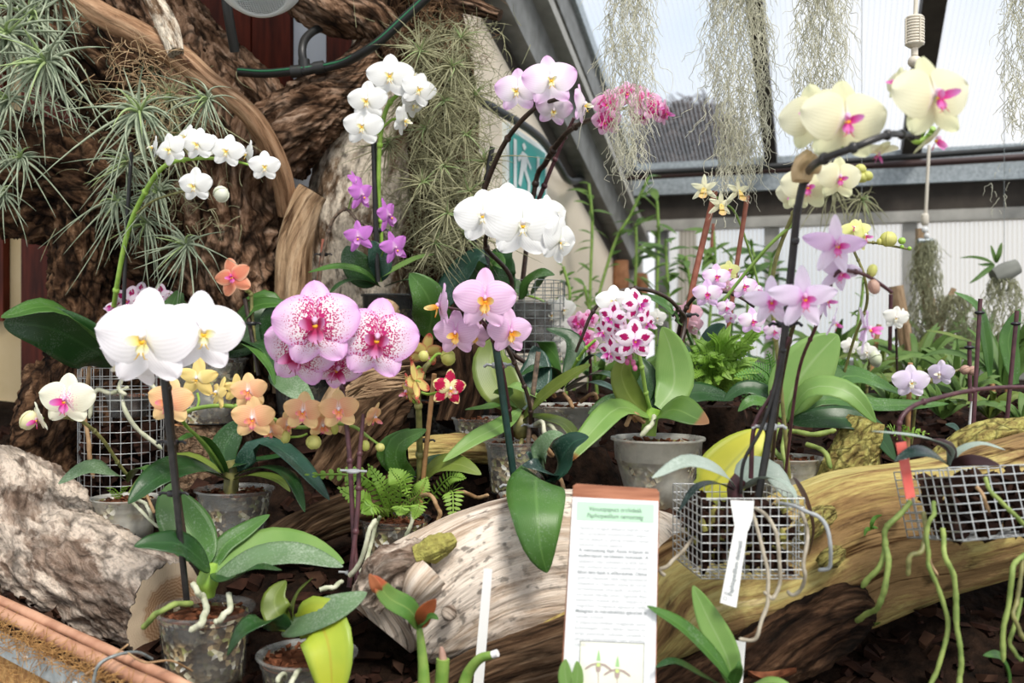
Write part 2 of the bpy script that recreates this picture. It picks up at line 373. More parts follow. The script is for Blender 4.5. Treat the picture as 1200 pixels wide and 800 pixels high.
# ---------------------------------------------------------------- flowers (local frame: faces -Y, up +Z, unit = half width)
def pgrid(mb, ang, L_, W_, mi=0, p=.8, q=.5, claw=.18, back=.12, cup=.12, curl=-.1, ruf=.03, base=(0,0,0), y0=0, nu=9, nv=11, seed=0, notch=0, tip=0):
    ca, sa = math.cos(ang), math.sin(ang)
    D = V3((sa, 0, ca)); S_ = V3((ca, 0, -sa)); Nn = V3((0,-1,0)); B = V3(base)
    rows = []; uvs = []
    for i in range(nv):
        v = .5-.5*math.cos(PI*i/(nv-1)); w = math.sin(PI*v**p)**q if 0 < v < 1 else 0
        w *= smooth(-.05, claw, v) if claw > 0 else 1
        if tip: w *= 1-tip*v*v
        w = max(w, .05 if i == 0 else .012); row = []
        for k in range(nu):
            u = -1+2*k/(nu-1)
            y = v*L_-notch*L_*(1-u*u)*v**6
            z = -back*v*L_+curl*v*v*L_ - cup*(u*u)*W_*w*.5 + ruf*math.sin(seed+u*4+v*7)*v*L_ + .02
            row.append(B+D*y+S_*(u*w*W_/2)+Nn*z)
        rows.append(row); uvs.append([(k/(nu-1), v) for k in range(nu)])
    mb.grid(rows, uvs, mi)
KINDS = {}
def kind(name, pm, sm, lm, cm='col_white', pw=1.08, pl=1.0, pa=78, sw=.62, sl=.92, sa=142, cup=.2, back=.03, curl=-.10, pp=.72, pq=.52, sp=.82, sq=.47, lip=.32, liptype='phal', tip=0, petals=True, dsl=None, ruf=.03):
    k = {}
    mb = MB(); dl = dsl or sl
    pgrid(mb, 0, dl, sw, 0, sp, sq, .15, back, cup, curl, ruf, seed=1, tip=tip, base=(0,.07,0))
    for s in (-1, 1): pgrid(mb, s*math.radians(sa), sl, sw*1.02, 0, sp, sq, .15, back, cup, curl, ruf, seed=2+s, tip=tip, base=(0,.07,0))
    mb.tube([(0,.03,0), (0,.16,-.03), (0,.3,-.12)], [.05,.04,.035], 6, 1)
    k['sepals'] = mb.mesh('flower', [sm, 'stem_green'])
    if petals:
        for s, nm in ((-1, 'a'), (1, 'b')):
            mb = MB(); pgrid(mb, s*math.radians(pa), pl, pw, 0, pp, pq, .16, back, cup, curl, ruf, seed=5*s, tip=tip, nu=11, nv=13)
            k['petal'+nm] = mb.mesh('petal', [pm])
    mb = MB()
    if liptype == 'phal':
        pgrid(mb, PI, lip*1.05, lip*.8, 0, 1.5, .8, 0, -.45, .2, -.25, .02, base=(0,-.1,-.03), nu=7, nv=9)
        for s in (-1, 1):
            pgrid(mb, s*math.radians(100), lip*.62, lip*.62, 0, .9, .5, 0, -1.5, -.5, .9, .02, base=(0,-.04,-.06), nu=7, nv=7)
            mb.tube([(s*.03,-.2,-.8*lip-.04), (s*.08,-.24,-lip-.09), (s*.13,-.2,-lip-.1)], [.014,.010,.005], 4, 0)
        mb.ball((0,-.13,-.10), .075, 8, 2, (1,.9,.7))
        mb.ball((0,-.13,.02), .085, 10, 1, (.85,1.1,1.25))
        mb.ball((0,-.2,.0), .05, 8, 1)
    elif liptype == 'bowl':   # open frilled lip
        pgrid(mb, PI, lip*1.3, lip*1.1, 0, 1.2, .6, 0, -.5, -.7, -.2, .05, base=(0,-.03,.02), nu=9, nv=9)
        mb.ball((0,-.1,0), .08, 8, 1, (.8,1.2,1)); mb.ball((0,-.2,-.18), .06, 8, 2)
    elif liptype == 'tube':   # cattleya-like rolled lip
        rows = []; uvs = []
        for i in range(9):
            v = i/8; r = lip*(.28+.1*math.sin(v*5)+.42*v**3)
            rows.append([V3((r*math.cos(a)*(1+.12*v*math.sin(6*a)), -.05-lip*1.3*v*.6+r*.2*math.sin(a), -lip*1.3*v*.8+r*math.sin(a)*.7)) for a in [2*PI*j/16 for j in range(16)]])
            uvs.append([(j/16, v) for j in range(17)])
        mb.grid(rows, uvs, 0, True); mb.ball((0,-.12,-.05), .08, 8, 1); 
    k['lip'] = mb.mesh('lip', [lm, cm, 'throat_yellow' if liptype != 'tube' else cm])
    KINDS[name] = k
def _inst(name, me, parent, M=None):
    o = bpy.data.objects.new(name, me); COL.objects.link(o); o.parent = parent
    if M is not None: o.matrix_local = M
    return o
def flower(kn, px, py, Y, wpx, parent, yaw=0, pitch=0, roll=0, sx=1.0, name='flower', label=None):
    """flower centre at a place, facing the camera side turned by yaw (+ = towards +X), pitch (+ = looking up), roll degrees"""
    k = KINDS[kn]; s = R(wpx/2, Y)
    ra = Euler((math.radians(-pitch), 0, math.radians(yaw)), 'XYZ').to_matrix() @ Matrix.Rotation(math.radians(roll), 3, 'Y')
    loc = P(px, py, Y)-V3(parent['_o'])
    M = Matrix.Translation(loc) @ ra.to_4x4() @ Matrix.Diagonal((s*sx, s, s, 1))
    f = _inst(name, k['sepals'], parent, M)
    for nm in ('petala', 'petalb', 'lip'):
        if nm in k: _inst(nm[:5] if nm != 'lip' else 'lip', k[nm], f)
    if label: f['label'] = label
    return f
def bud(px, py, Y, wpx, mat, parent, hpx=None, ang=0, name='bud'):
    r = R(wpx/2, Y); hz = (hpx or wpx*1.25)/wpx
    mb = MB(); M = Matrix.Rotation(math.radians(ang), 3, 'Y')
    mb.ball(P(px, py, Y), r, 12, sc=(1,.95,hz), M=M)
    for a in (0, 2.1, 4.2):   # sepal seams
        mb.tube([P(px, py, Y)+M @ V3((r*1.01*math.sin(t)*math.cos(a), r*1.01*math.sin(t)*math.sin(a), -r*hz*math.cos(t))) for t in [.3+.5*i for i in range(6)]], [r*.07]*6, 4)
    return mb.build(name, mat, parent)
def pot(px, py, Y, wpx, hpx, parent, taper=.74, kindm='pot_clear', rimh=.16, mix='potting_mix_wall', bark='bark_chips', tilt=0, name='pot', seed=0, lipw=1.05):
    """nursery pot: (px,py) = centre of the rim plane"""
    r = R(wpx/2, Y)/lipw; h = R(hpx, Y); c = P(px, py, Y); M = Matrix.Rotation(math.radians(tilt), 3, 'Y')
    prof = [(r*lipw, 0), (r*(lipw+.005), -h*.02), (r*lipw, -h*.035), (r*.985, -h*.045), (r*.96, -h*rimh), (r*.93, -h*(rimh+.012)), (r*lerp(.93, taper, .5), -h*.58), (r*taper, -h), (r*taper*.9, -h), (0, -h)]
    inn = [(r*lipw, 0), (r*.97, -.0005), (r*.945, -h*.06), (r*.9, -h*.3)]
    mb = MB(); mb.lathe(prof, c, 40, 0, M); mb.lathe(list(reversed(inn)), c, 40, 0, M)
    o = mb.build(name, kindm, parent)
    if mix:
        mb = MB(); mb.lathe([(r*.905, -h*.08), (r*.88, -h*.3), (r*lerp(.9, taper, .5)*.955, -h*.58), (r*taper*.95, -h*.985)], c, 40, 0, M)
        mb.build('potting_mix', mix, parent)
    # bark chunks on top
    rng = random.Random(seed+int(px*7+py)); mb = MB()
    mb.lathe([(r*.93, -h*.13), (r*.6, -h*.1), (r*.05, -h*.09)], c, 24, 0, M)
    for i in range(46):
        a = rng.uniform(0, 2*PI); q = math.sqrt(rng.random())*r*.84; sz = r*rng.uniform(.1, .26)
        E = Euler((rng.uniform(-.7, .7), rng.uniform(-.7, .7), rng.uniform(0, 6.28))).to_matrix()
        pc = c+M @ V3((q*math.cos(a), q*math.sin(a), -h*.085+rng.uniform(0, r*.07)))
        chip(mb, pc, sz, E, rng, 0)
    mb.build('bark_chips', bark, parent)
    return o
def chip(mb, c, sz, E, rng, mi=0, fl=.5):
    n0 = len(mb.v); dx, dy, dz = sz*rng.uniform(.35, .65), sz*rng.uniform(.16, .4), sz*fl*rng.uniform(.12, .4)
    q = [V3((a*dx*rng.uniform(.3, 1), b*dy*rng.uniform(.25, 1), e*dz*rng.uniform(.4, 1))) for a in (-1,1) for b in (-1,1) for e in (-1,1)]
    q = [E @ w+c for w in q]; u = (c.x*13+c.y*7) % 1; v = (c.z*31+c.x*5) % 1
    for ids in ((0,1,3,2), (4,6,7,5), (0,4,5,1), (2,3,7,6), (0,2,6,4), (1,5,7,3)):
        mb.face([q[i] for i in ids], mi, [(u, v)]*4)
def root_tube(pix, rpx, parent, mat='aerial_root', name='aerial_root', seed=0):
    pts = wpath(pix, 8); Y = pix[0][2]; rng = random.Random(seed+len(pts)+int(pix[0][0]))
    r = R(rpx, Y); rad = [r*(1+.25*noise.noise(V3((i*.7, seed, 3.3)))) for i in range(len(pts))]; rad[-1] = r*.45
    pts = [p+noise.noise_vector(V3((i*.14, seed*1.3, pix[0][0])))*r*1.0 for i, p in enumerate(pts)]; r *= .85
    mb = MB(); mb.tube(pts, rad, 7); return mb.build(name, mat, parent)
def stake(pix, rpx, parent, mat='stake_black', clips=()):
    Y = pix[0][2]; pts = [P(*p) for p in pix]; mb = MB(); r = R(rpx, Y)
    mb.tube(pts, r, 8); o = mb.build('support_stake', mat, parent)
    for (cx, cy, cm) in clips:
        cb = MB(); c = P(cx, cy, Y)
        cb.lathe([(r*1.35, -r*.9), (r*2.1, -r*.7), (r*2.1, r*.7), (r*1.35, r*.9), (r*1.35, -r*.9)], c, 12)
        for s in (-1, 1): cb.tube([c+V3((s*r*1.8, 0, 0)), c+V3((s*r*3.4, -r*.5, r*.3)), c+V3((s*r*4.3, -r*.3, -r*.4))], r*.45, 5)
        cb.build('clip', cm, o)
    return o
def frond(mb, pts, L_, wid, nrm, mi=0, pairs=14, curl=0):
    n = pairs
    A = catmull([tuple(p) for p in pts], 8); A = np.array(A); d = np.linspace(0, 1, len(A))
    prev = None
    mb.tube([V3(a) for a in A[::3]], L_*.012, 4, mi)
    for i in range(n):
        v = .1+.9*i/(n-1); p = V3([float(np.interp(v, d, A[:, k])) for k in range(3)]); p2 = V3([float(np.interp(min(1, v+.05), d, A[:, k])) for k in range(3)]); p1 = V3([float(np.interp(v-.05, d, A[:, k])) for k in range(3)])
        t = (p2-p1).normalized(); s_ = t.cross(nrm).normalized(); up = s_.cross(t)
        w = wid*math.sin(PI*(.18+.8*v))**.8*.5; h = L_/n*.8
        for sg in (-1, 1):
            a = p; e = p+s_*sg*w+t*w*.25-up*w*.12
            m1 = p+s_*sg*w*.35+t*(w*.1+h*.48); m0 = p+s_*sg*w*.35+t*(w*.1-h*.42)
            m3 = p+s_*sg*w*.8+t*(w*.2+h*.32); m2 = p+s_*sg*w*.8+t*(w*.2-h*.3)
            mb.face([a, m0, m1], mi, [(.5,0), (0,.4), (1,.4)]); mb.face([m0, m2, m3, m1], mi, [(0,.4), (0,.8), (1,.8), (1,.4)]); mb.face([m2, e, m3], mi, [(0,.8), (.5,1), (1,.8)])
def wirebox(mb, C, ax, ay, az, nx, ny, nz, r, open_top=True):
    """wire crate: C corner, ax/ay/az edge vectors"""
    def ln(a, b): mb.tube([a, b], r, 5, cap=False)
    for (o, u, v, nu, nv) in ((C, ax, az, nx, nz), (C+ay, ax, az, nx, nz), (C, ay, az, ny, nz), (C+ax, ay, az, ny, nz), (C, ax, ay, nx, ny)):
        for i in range(nu+1): a = o+u*(i/nu); ln(a, a+v)
        for j in range(nv+1): a = o+v*(j/nv); ln(a, a+u)
def wirecyl(mb, c, r, h, nseg, nrow, wr, bot=None):
    rb = bot or r
    for k in range(nseg):
        a = 2*PI*k/nseg; mb.tube([c+V3((r*math.cos(a), r*math.sin(a), 0)), c+V3((rb*math.cos(a), rb*math.sin(a), -h))], wr, 4, cap=False)
    for j in range(nrow+1):
        z = -h*j/nrow; q = lerp(r, rb, j/nrow)
        pts = [c+V3((q*math.cos(2*PI*k/36), q*math.sin(2*PI*k/36), z)) for k in range(37)]
        mb.tube(pts, wr, 4, cap=False)
def air_rosette(px, py, Y, rpx, mat, label, n=46, seed=0, droop=.5, name='air_plant', face=(0,-1,.3), group=None, cat='air plant', w=.035, young='air_green_young', down=.35):
    c = P(px, py, Y); Rr = R(rpx, Y); rng = random.Random(seed*31+int(px)); mb = MB(); fv = V3(face).normalized()
    M = fv.to_track_quat('Z', 'Y').to_matrix()
    for i in range(n):
        ph = i*2.39996; el = math.sqrt((i+.5)/n)      # 0 centre .. 1 outer
        th = lerp(.15, 1.7, el)+rng.uniform(-.3, .3); ph += rng.uniform(-.35, .35)
        d = M @ V3((math.sin(th)*math.cos(ph), math.sin(th)*math.sin(ph), math.cos(th)))
        Ln = Rr*rng.uniform(.6, 1.35)*(.6+.4*el); pts = []; rad = []
        cv = V3((rng.gauss(0, .45), rng.uniform(-.4, .3), rng.gauss(0, .35)))
        for k in range(8):
            t = k/7; pts.append(c+d*Ln*t+V3((0,0,-1))*Ln*droop*t*t*(down+el)*1.2+cv*Ln*t*t*.9); rad.append(Rr*w*(1-t)**.8*(1 if t > 0 else .8)+Rr*.002)
        mb.tube(pts, rad, 4, 1 if el < .35 else 0, cap=False)
    o = mb.build(name, [mat, young]); tag(o, label, cat, group); return o
def leafy_cane(root_pix, leaves_n, llen, mat, label, cat, name, group=None, seed=0, stemr=3, stem='stem_green', parent=None, lw=.32, spread=1.0):
    base = P(*root_pix[0]); th = thing(name, base, label, cat, group) if parent is None else parent
    pts = wpath(root_pix, 8); Y = root_pix[0][2]; rng = random.Random(seed)
    mb = MB(); mb.tube(pts, R(stemr, Y), 6); mb.build('stem', stem, th)
    mb = MB(); n = len(pts)
    for i in range(leaves_n):
        v = .15+.85*i/max(1, leaves_n-1); k = min(n-1, int(v*(n-1))); p = pts[k]
        a = rng.uniform(0, 2*PI) if rng.random() < .75 else (PI*(i % 2)+rng.uniform(-.9, .9))
        d = V3((math.cos(a)*spread, math.sin(a)*spread*.8, rng.uniform(-.3, 1.3))).normalized(); Ln = R(llen, Y)*rng.uniform(.6, 1.4)
        rows = []; uvs = []; sd = d.cross(V3((0,-.5,1))).normalized()
        for j in range(7):
            t = j/6; w = Ln*lw*.5*max(.06, math.sin(PI*min(.98, t+.02))**.8); q = p+d*Ln*t+V3((0,0,-1))*Ln*.35*t*t
            rows.append([q-sd*w, q-V3((0,0,w*.3)), q+sd*w]); uvs.append([(0,t), (.5,t), (1,t)])
        mb.grid(rows, uvs)
    if mb.v: mb.build('foliage', mat, th)
    return th
# ================================================================ materials
mat_bark('bark_dark', [(.34,(.012,.007,.005)), (.46,(.07,.036,.02)), (.58,(.20,.11,.06)), (.72,(.46,.30,.19))], 17, 7, 1.0, .014, fiss=.12)
mat_bark('bark_warm', [(.33,(.03,.016,.010)), (.44,(.14,.075,.042)), (.55,(.34,.21,.135)), (.70,(.66,.48,.36))], 17, 5.5, 1.1, .014, fiss=.15)
mat_bark('bark_grey', [(.32,(.05,.033,.024)), (.44,(.22,.15,.11)), (.56,(.42,.32,.25)), (.74,(.62,.52,.44))], 18, 7, .8, .009, patch=((.78,.66,.55), .48, 13), fine=46, fiss=.5)
mat_bark('bark_pale', [(.3,(.06,.035,.02)), (.5,(.20,.13,.08)), (.75,(.38,.27,.18))], 14, 5, 1.0, .005, patch=((.80,.71,.58), .47, 10), fine=60, fiss=.7)
mat_bark('wood_smooth', [(.3,(.08,.04,.022)), (.45,(.30,.17,.095)), (.62,(.48,.31,.19)), (.8,(.70,.52,.36))], 16, 1.6, 1.4, .002, rough=.45, fiss=0, crack=30)
mat_bark('wood_stub', [(.3,(.16,.09,.05)), (.5,(.40,.27,.16)), (.75,(.62,.47,.32))], 14, 2.0, 1.2, .002, rough=.65, fiss=0, crack=30)
mat_bark('driftwood_pale', [(.3,(.26,.17,.11)), (.44,(.58,.45,.34)), (.58,(.78,.67,.56)), (.8,(.88,.79,.69))], 30, 2.0, 1.0, .0028, patch=((.84,.74,.64), .50, 6), fine=120, fiss=0, crack=26, grit=.5)
mat_bark('driftwood_brown', [(.33,(.015,.009,.005)), (.46,(.09,.05,.027)), (.6,(.21,.13,.075)), (.76,(.42,.31,.21))], 34, 3, 1.0, .005, fiss=.4, crack=34)
mat_bark('driftwood_dark', [(.36,(.008,.005,.003)), (.48,(.045,.024,.014)), (.6,(.13,.07,.038)), (.74,(.30,.19,.11))], 22, 3, 1.0, .008, fiss=.3, crack=30)
mat_bark('driftwood_mossy', [(.32,(.08,.042,.02)), (.42,(.28,.17,.07)), (.52,(.46,.36,.13)), (.64,(.52,.45,.18)), (.78,(.68,.54,.33))], 16, 1.8, .9, .0035, fiss=0, crack=24, grit=.6, patch=((.30,.19,.085), .51, 7), fine=30)
mat_bark('moss_stump', [(.3,(.06,.04,.02)), (.42,(.30,.23,.08)), (.58,(.52,.48,.15)), (.75,(.68,.64,.30))], 20, 14, 1.4, .006)
mat_bark('cork_slice', [(.3,(.09,.05,.03)), (.5,(.28,.18,.11)), (.7,(.45,.33,.22))], 30, 30, 1.2, .005)
mat_simple('cork_top', (.42,.17,.06), (.62,.32,.14), 40, .8, bump=.4)
mat_simple('moss', (.20,.17,.04), (.42,.40,.10), 90, .95, bump=.9, bdist=.006)
# cut face with growth rings and saw marks
m, N, L, out = nodes('cut_wood')
p = N('ShaderNodeBsdfPrincipled'); p.inputs['Roughness'].default_value = .65
v = mapping(N, L, (1,1,1), 'UV'); s = N('ShaderNodeVectorMath'); s.operation = 'SUBTRACT'; s.inputs[1].default_value = (.55,.48,0); L(v, s.inputs[0])
w = N('ShaderNodeTexWave'); w.wave_type = 'RINGS'; w.rings_direction = 'SPHERICAL'; w.inputs['Scale'].default_value = 9; w.inputs['Distortion'].default_value = 3; w.inputs['Detail'].default_value = 3; L(s.outputs[0], w.inputs['Vector'])
r = ramp(N, [(.0,(.40,.22,.11)), (.6,(.52,.32,.18)), (1,(.62,.42,.27))]); L(w.outputs[0], r.inputs[0])
ln = N('ShaderNodeVectorMath'); ln.operation = 'LENGTH'; L(s.outputs[0], ln.inputs[0])
rr = ramp(N, [(.34,(0,0,0)), (.40,(1,1,1))]); L(ln.outputs['Value'], rr.inputs[0])
mx = N('ShaderNodeMix'); mx.data_type = 'RGBA'; L(rr.outputs[0], mx.inputs[0]); L(r.outputs[0], mx.inputs[6]); mx.inputs[7].default_value = (.78,.62,.44,1)
L(mx.outputs[2], p.inputs['Base Color'])
w2 = N('ShaderNodeTexWave'); w2.inputs['Scale'].default_value = 14; w2.inputs['Distortion'].default_value = 2; L(v, w2.inputs['Vector'])
b = N('ShaderNodeBump'); b.inputs['Strength'].default_value = .3; b.inputs['Distance'].default_value = .001; L(w2.outputs[0], b.inputs['Height']); L(b.outputs[0], p.inputs['Normal']); L(p.outputs[0], out.inputs[0])
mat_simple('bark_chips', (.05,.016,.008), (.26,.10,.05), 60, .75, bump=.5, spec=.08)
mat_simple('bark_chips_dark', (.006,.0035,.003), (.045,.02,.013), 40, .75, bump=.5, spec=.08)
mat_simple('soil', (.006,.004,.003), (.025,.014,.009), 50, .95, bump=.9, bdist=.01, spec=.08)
mat_simple('dead_leaves', (.012,.006,.005), (.07,.036,.022), 25, .7, bump=.3, spec=.08)
# potting mix seen through the clear pot
m, N, L, out = nodes('potting_mix_wall')
p = N('ShaderNodeBsdfPrincipled'); p.inputs['Roughness'].default_value = .8
v = mapping(N, L, (1,1,1)); n = N('ShaderNodeTexVoronoi'); n.inputs['Scale'].default_value = 170; L(v, n.inputs['Vector'])
sp = N('ShaderNodeSeparateColor'); L(n.outputs['Color'], sp.inputs[0])
r = ramp(N, [(.0,(.08,.05,.03)), (.34,(.20,.14,.07)), (.5,(.34,.34,.13)), (.64,(.46,.34,.18)), (.80,(.75,.70,.50)), (.95,(.95,.93,.85))]); r.color_ramp.interpolation = 'CONSTANT'; L(sp.outputs[0], r.inputs[0])
n2 = N('ShaderNodeTexNoise'); n2.inputs['Scale'].default_value = 28; L(v, n2.inputs['Vector']); r2 = ramp(N, [(.50,(0,0,0)), (.60,(.85,.85,.85))]); L(n2.outputs[0], r2.inputs[0])
mx = N('ShaderNodeMix'); mx.data_type = 'RGBA'; L(r2.outputs[0], mx.inputs[0]); L(r.outputs[0], mx.inputs[6]); mx.inputs[7].default_value = (.07,.052,.036,1)
L(mx.outputs[2], p.inputs['Base Color']); b = N('ShaderNodeBump'); b.inputs['Strength'].default_value = .5; b.inputs['Distance'].default_value = .003; L(n.outputs['Distance'], b.inputs['Height']); L(b.outputs[0], p.inputs['Normal']); L(p.outputs[0], out.inputs[0])
def clearplastic(name, col, alpha, rough=.25, dirt=0):
    m, N, L, out = nodes(name)
    p = N('ShaderNodeBsdfPrincipled'); p.inputs['Base Color'].default_value = rgb(col); p.inputs['Roughness'].default_value = rough
    t = N('ShaderNodeBsdfTransparent'); mx = N('ShaderNodeMixShader'); mx.inputs[0].default_value = alpha
    n = N('ShaderNodeTexNoise'); n.inputs['Scale'].default_value = 22; n.inputs['Detail'].default_value = 6; L(mapping(N, L, (1,1,1)), n.inputs['Vector'])
    mr = N('ShaderNodeMapRange'); mr.inputs[1].default_value = .35; mr.inputs[2].default_value = .65; mr.inputs[3].default_value = max(0, alpha-dirt); mr.inputs[4].default_value = min(1, alpha+dirt)
    L(n.outputs[0], mr.inputs[0]); L(mr.outputs[0], mx.inputs[0])
    L(t.outputs[0], mx.inputs[1]); L(p.outputs[0], mx.inputs[2]); L(mx.outputs[0], out.inputs[0]); return m
clearplastic('pot_clear', (.45,.48,.47), .12, .2, .12)
clearplastic('pot_cloudy', (.66,.66,.60), .50, .35, .30)
clearplastic('pot_dark', (.05,.055,.055), .75, .3, .15)
clearplastic('pot_haze', (.52,.54,.52), .28, .3, .2)
# greens
G = {}
mat_leaf('leaf_green', (0.040,0.120,0.020), (0.088,0.208,0.040), rib=(0.128,0.264,0.064), speck=(0.336,0.416,0.320), spot_amt=.0)
mat_leaf('leaf_bright', (0.080,0.216,0.024), (0.160,0.336,0.056), rib=(0.240,0.400,0.112))
mat_leaf('leaf_dark', (0.014,0.056,0.014), (0.036,0.104,0.028), rib=(0.048,0.128,0.040), rough=.28, speck=(0.224,0.288,0.224))
mat_leaf('leaf_bluedark', (0.014,0.048,0.032), (0.032,0.096,0.064), rib=(0.040,0.120,0.072), rough=.3, speck=(0.240,0.320,0.288), spot_amt=.02)
mat_leaf('leaf_dusty', (0.096,0.176,0.080), (0.160,0.272,0.128), rib=(0.128,0.224,0.096), rough=.5, speck=(0.480,0.544,0.448), spot_amt=.06)
mat_leaf('leaf_light', (0.160,0.320,0.072), (0.256,0.416,0.120), rib=(0.320,0.464,0.192), trans=.25)
mat_leaf('leaf_green_dry_tip', (0.056,0.136,0.024), (0.120,0.224,0.040), rib=(0.160,0.272,0.064), tipc=(0.272,0.136,0.056), tipv=.86)
mat_leaf('leaf_light_dry_tip', (0.144,0.288,0.056), (0.224,0.368,0.096), rib=(0.288,0.432,0.160), tipc=(0.496,0.192,0.040), tipv=.93)
mat_leaf('leaf_red_patch', (0.072,0.192,0.032), (0.208,0.320,0.080), rib=(0.240,0.360,0.096), tipc=(0.496,0.128,0.056), tipv=.84)
mat_leaf('leaf_olive', (0.104,0.160,0.024), (0.200,0.264,0.048), rib=(0.240,0.304,0.080))
mat_leaf('leaf_yellow', (0.506,0.506,0.028), (0.690,0.662,0.055), rib=(0.386,0.414,0.046), edge=(0.350,0.442,0.055), trans=.25)
mat_leaf('leaf_yellowgreen', (0.350,0.478,0.037), (0.570,0.607,0.055), rib=(0.478,0.386,0.037), edge=(0.276,0.414,0.055), trans=.25)
mat_leaf('leaf_silver', (0.239,0.304,0.248), (0.386,0.460,0.405), rib=(0.313,0.386,0.331), rough=.45, speck=(0.570,0.644,0.589), spot_amt=.05, trans=.05)
mat_leaf('leaf_blackgreen', (0.010,0.024,0.021), (0.024,0.056,0.044), rough=.2, speck=(0.160,0.240,0.200), trans=.03)
mat_leaf('leaf_maroon', (0.024,0.006,0.008), (0.048,0.012,0.016), rough=.4, trans=.05)
mat_leaf('leaf_redtip', (0.496,0.128,0.048), (0.640,0.240,0.112), rough=.5)
mat_leaf('fern_green', (0.160,0.336,0.032), (0.336,0.528,0.096), rough=.5, trans=.35)
mat_leaf('fern_mid', (0.096,0.272,0.048), (0.192,0.400,0.096), rough=.5, trans=.3)
mat_leaf('cane_leaf', (0.056,0.136,0.024), (0.136,0.256,0.048), rough=.45, trans=.3)
mat_leaf('bg_leaf', (0.080,0.176,0.032), (0.208,0.336,0.080), rough=.5, trans=.35)
mat_simple('stem_green', (.16,.30,.05), (.28,.42,.09), 60, .45, bump=0)
mat_simple('stem_brightgreen', (.22,.42,.05), (.36,.56,.10), 60, .4, bump=0)
mat_simple('stem_brown', (.022,.013,.010), (.06,.034,.024), 90, .45, bump=.2)
mat_simple('stem_purple', (.045,.013,.018), (.10,.034,.042), 90, .45, bump=.1)
mat_simple('stem_olive', (.12,.12,.04), (.25,.24,.08), 90, .5, bump=.1)
mat_simple('stake_black', (.012,.012,.013), (.03,.028,.028), 90, .35, bump=.1)
mat_simple('stake_green', (.01,.035,.03), (.02,.06,.05), 90, .35, bump=.1)
mat_simple('stake_redbrown', (.26,.075,.045), (.38,.14,.09), 90, .6, bump=.2)
mat_simple('stake_bamboo', (.34,.17,.07), (.52,.29,.13), 90, .6, bump=.2)
mat_simple('stake_twig', (.05,.04,.03), (.25,.17,.12), 160, .7, bump=.4)
mat_simple('clip_black', (.015,.015,.018), None, rough=.4, bump=0)
mat_simple('clip_grey', (.35,.37,.38), None, rough=.3, bump=0)
mat_simple('root_twig', (.22,.19,.14), (.46,.41,.32), 70, .7, bump=.3)
mat_simple('aerial_root', (.34,.37,.24), (.62,.62,.48), 70, .7, bump=.3)
mat_simple('root_green', (.12,.19,.04), (.30,.38,.10), 60, .65, bump=.3)
mat_simple('root_brown', (.22,.12,.05), (.50,.33,.18), 60, .7, bump=.3)
mat_simple('bud_yellow', (.55,.58,.14), (.72,.70,.25), 30, .5, bump=.1, trans=.2)
mat_simple('bud_white', (.72,.78,.55), (.85,.86,.78), 30, .5, bump=.1, trans=.2)
mat_simple('bud_brown', (.38,.22,.17), (.55,.36,.28), 30, .5, bump=.1)
mat_simple('bud_purple', (.45,.08,.22), (.6,.18,.32), 30, .5, bump=.1)
mat_simple('bud_cream', (.78,.76,.40), (.85,.82,.58), 30, .5, bump=.1, trans=.2)
# air plants, moss
mat_simple('air_green', (.20,.26,.17), (.46,.52,.38), 60, .7, bump=0, trans=.12)
mat_simple('air_green_young', (.30,.42,.16), (.48,.60,.30), 60, .6, bump=0, trans=.2)
mat_simple('air_olive', (.24,.24,.12), (.46,.45,.28), 60, .75, bump=0, trans=.12)
mat_simple('air_dry', (.32,.20,.10), (.55,.40,.24), 60, .8, bump=0)
mat_simple('spanish_moss', (.70,.69,.56), (.86,.85,.72), 60, .85, bump=0, trans=.4)
mat_simple('spanish_moss_green', (.42,.43,.26), (.62,.62,.42), 60, .85, bump=0, trans=.4)
mat_simple('fibre_brown', (.12,.065,.035), (.34,.21,.12), 80, .9, bump=0, spec=.08)
mat_simple('fibre_coir', (.28,.13,.04), (.62,.36,.13), 120, .95, bump=.6, bdist=.006)
# hard goods
mat_simple('wire_metal', (.50,.52,.53), (.66,.68,.68), 120, .38, metal=.55, bump=0)
mat_simple('wire_dull', (.16,.18,.18), (.33,.36,.36), 120, .5, metal=.4, bump=0)
mat_simple('hose_black', (.016,.017,.017), None, rough=.45, bump=0)
mat_simple('hose_stripe', (.02,.16,.07), None, rough=.45, bump=0)
mat_simple('galvanised', (.30,.34,.36), (.50,.55,.57), 90, .45, metal=.5, bump=.15, detail=8)
mat_simple('frame_steel', (.14,.14,.13), (.24,.245,.235), 20, .55, metal=.1, bump=.1)
mat_simple('frame_brown', (.045,.038,.032), (.065,.055,.046), 20, .6, bump=.05, spec=.15)
mat_simple('frame_light', (.32,.31,.28), (.44,.43,.39), 20, .55, bump=.08)
mat_simple('pipe_brown', (.06,.032,.03), None, rough=.4, bump=0)
mat_simple('plaster', (.74,.64,.50), (.82,.73,.60), 3, .85, bump=.15, bscale=60)
mat_simple('plaster_yellow', (.48,.37,.20), (.60,.48,.30), 6, .85, bump=.3, bscale=40)
mat_simple('plaster_blue', (.55,.60,.68), (.66,.70,.76), 5, .7, bump=.1)
mat_simple('mahogany', (.035,.006,.003), (.13,.022,.010), 10, .5, bump=.15, stretch=(6,6,.7), spec=.15)
mat_simple('sign_wood', (.28,.10,.05), (.48,.20,.11), 16, .55, bump=.25, stretch=(1,1,9))
mat_simple('bamboo_rail', (.36,.17,.10), (.64,.37,.24), 14, .6, bump=.15, stretch=(2,2,2))
mat_simple('paper_white', (.84,.86,.88), None, rough=.35, bump=0)
mat_simple('paper_green', (.52,.80,.58), None, rough=.35, bump=0)
mat_simple('paper_cream', (.80,.82,.66), (.86,.88,.80), 20, .35, bump=0)
mat_simple('ink_grey', (.50,.53,.54), None, rough=.6, bump=0)
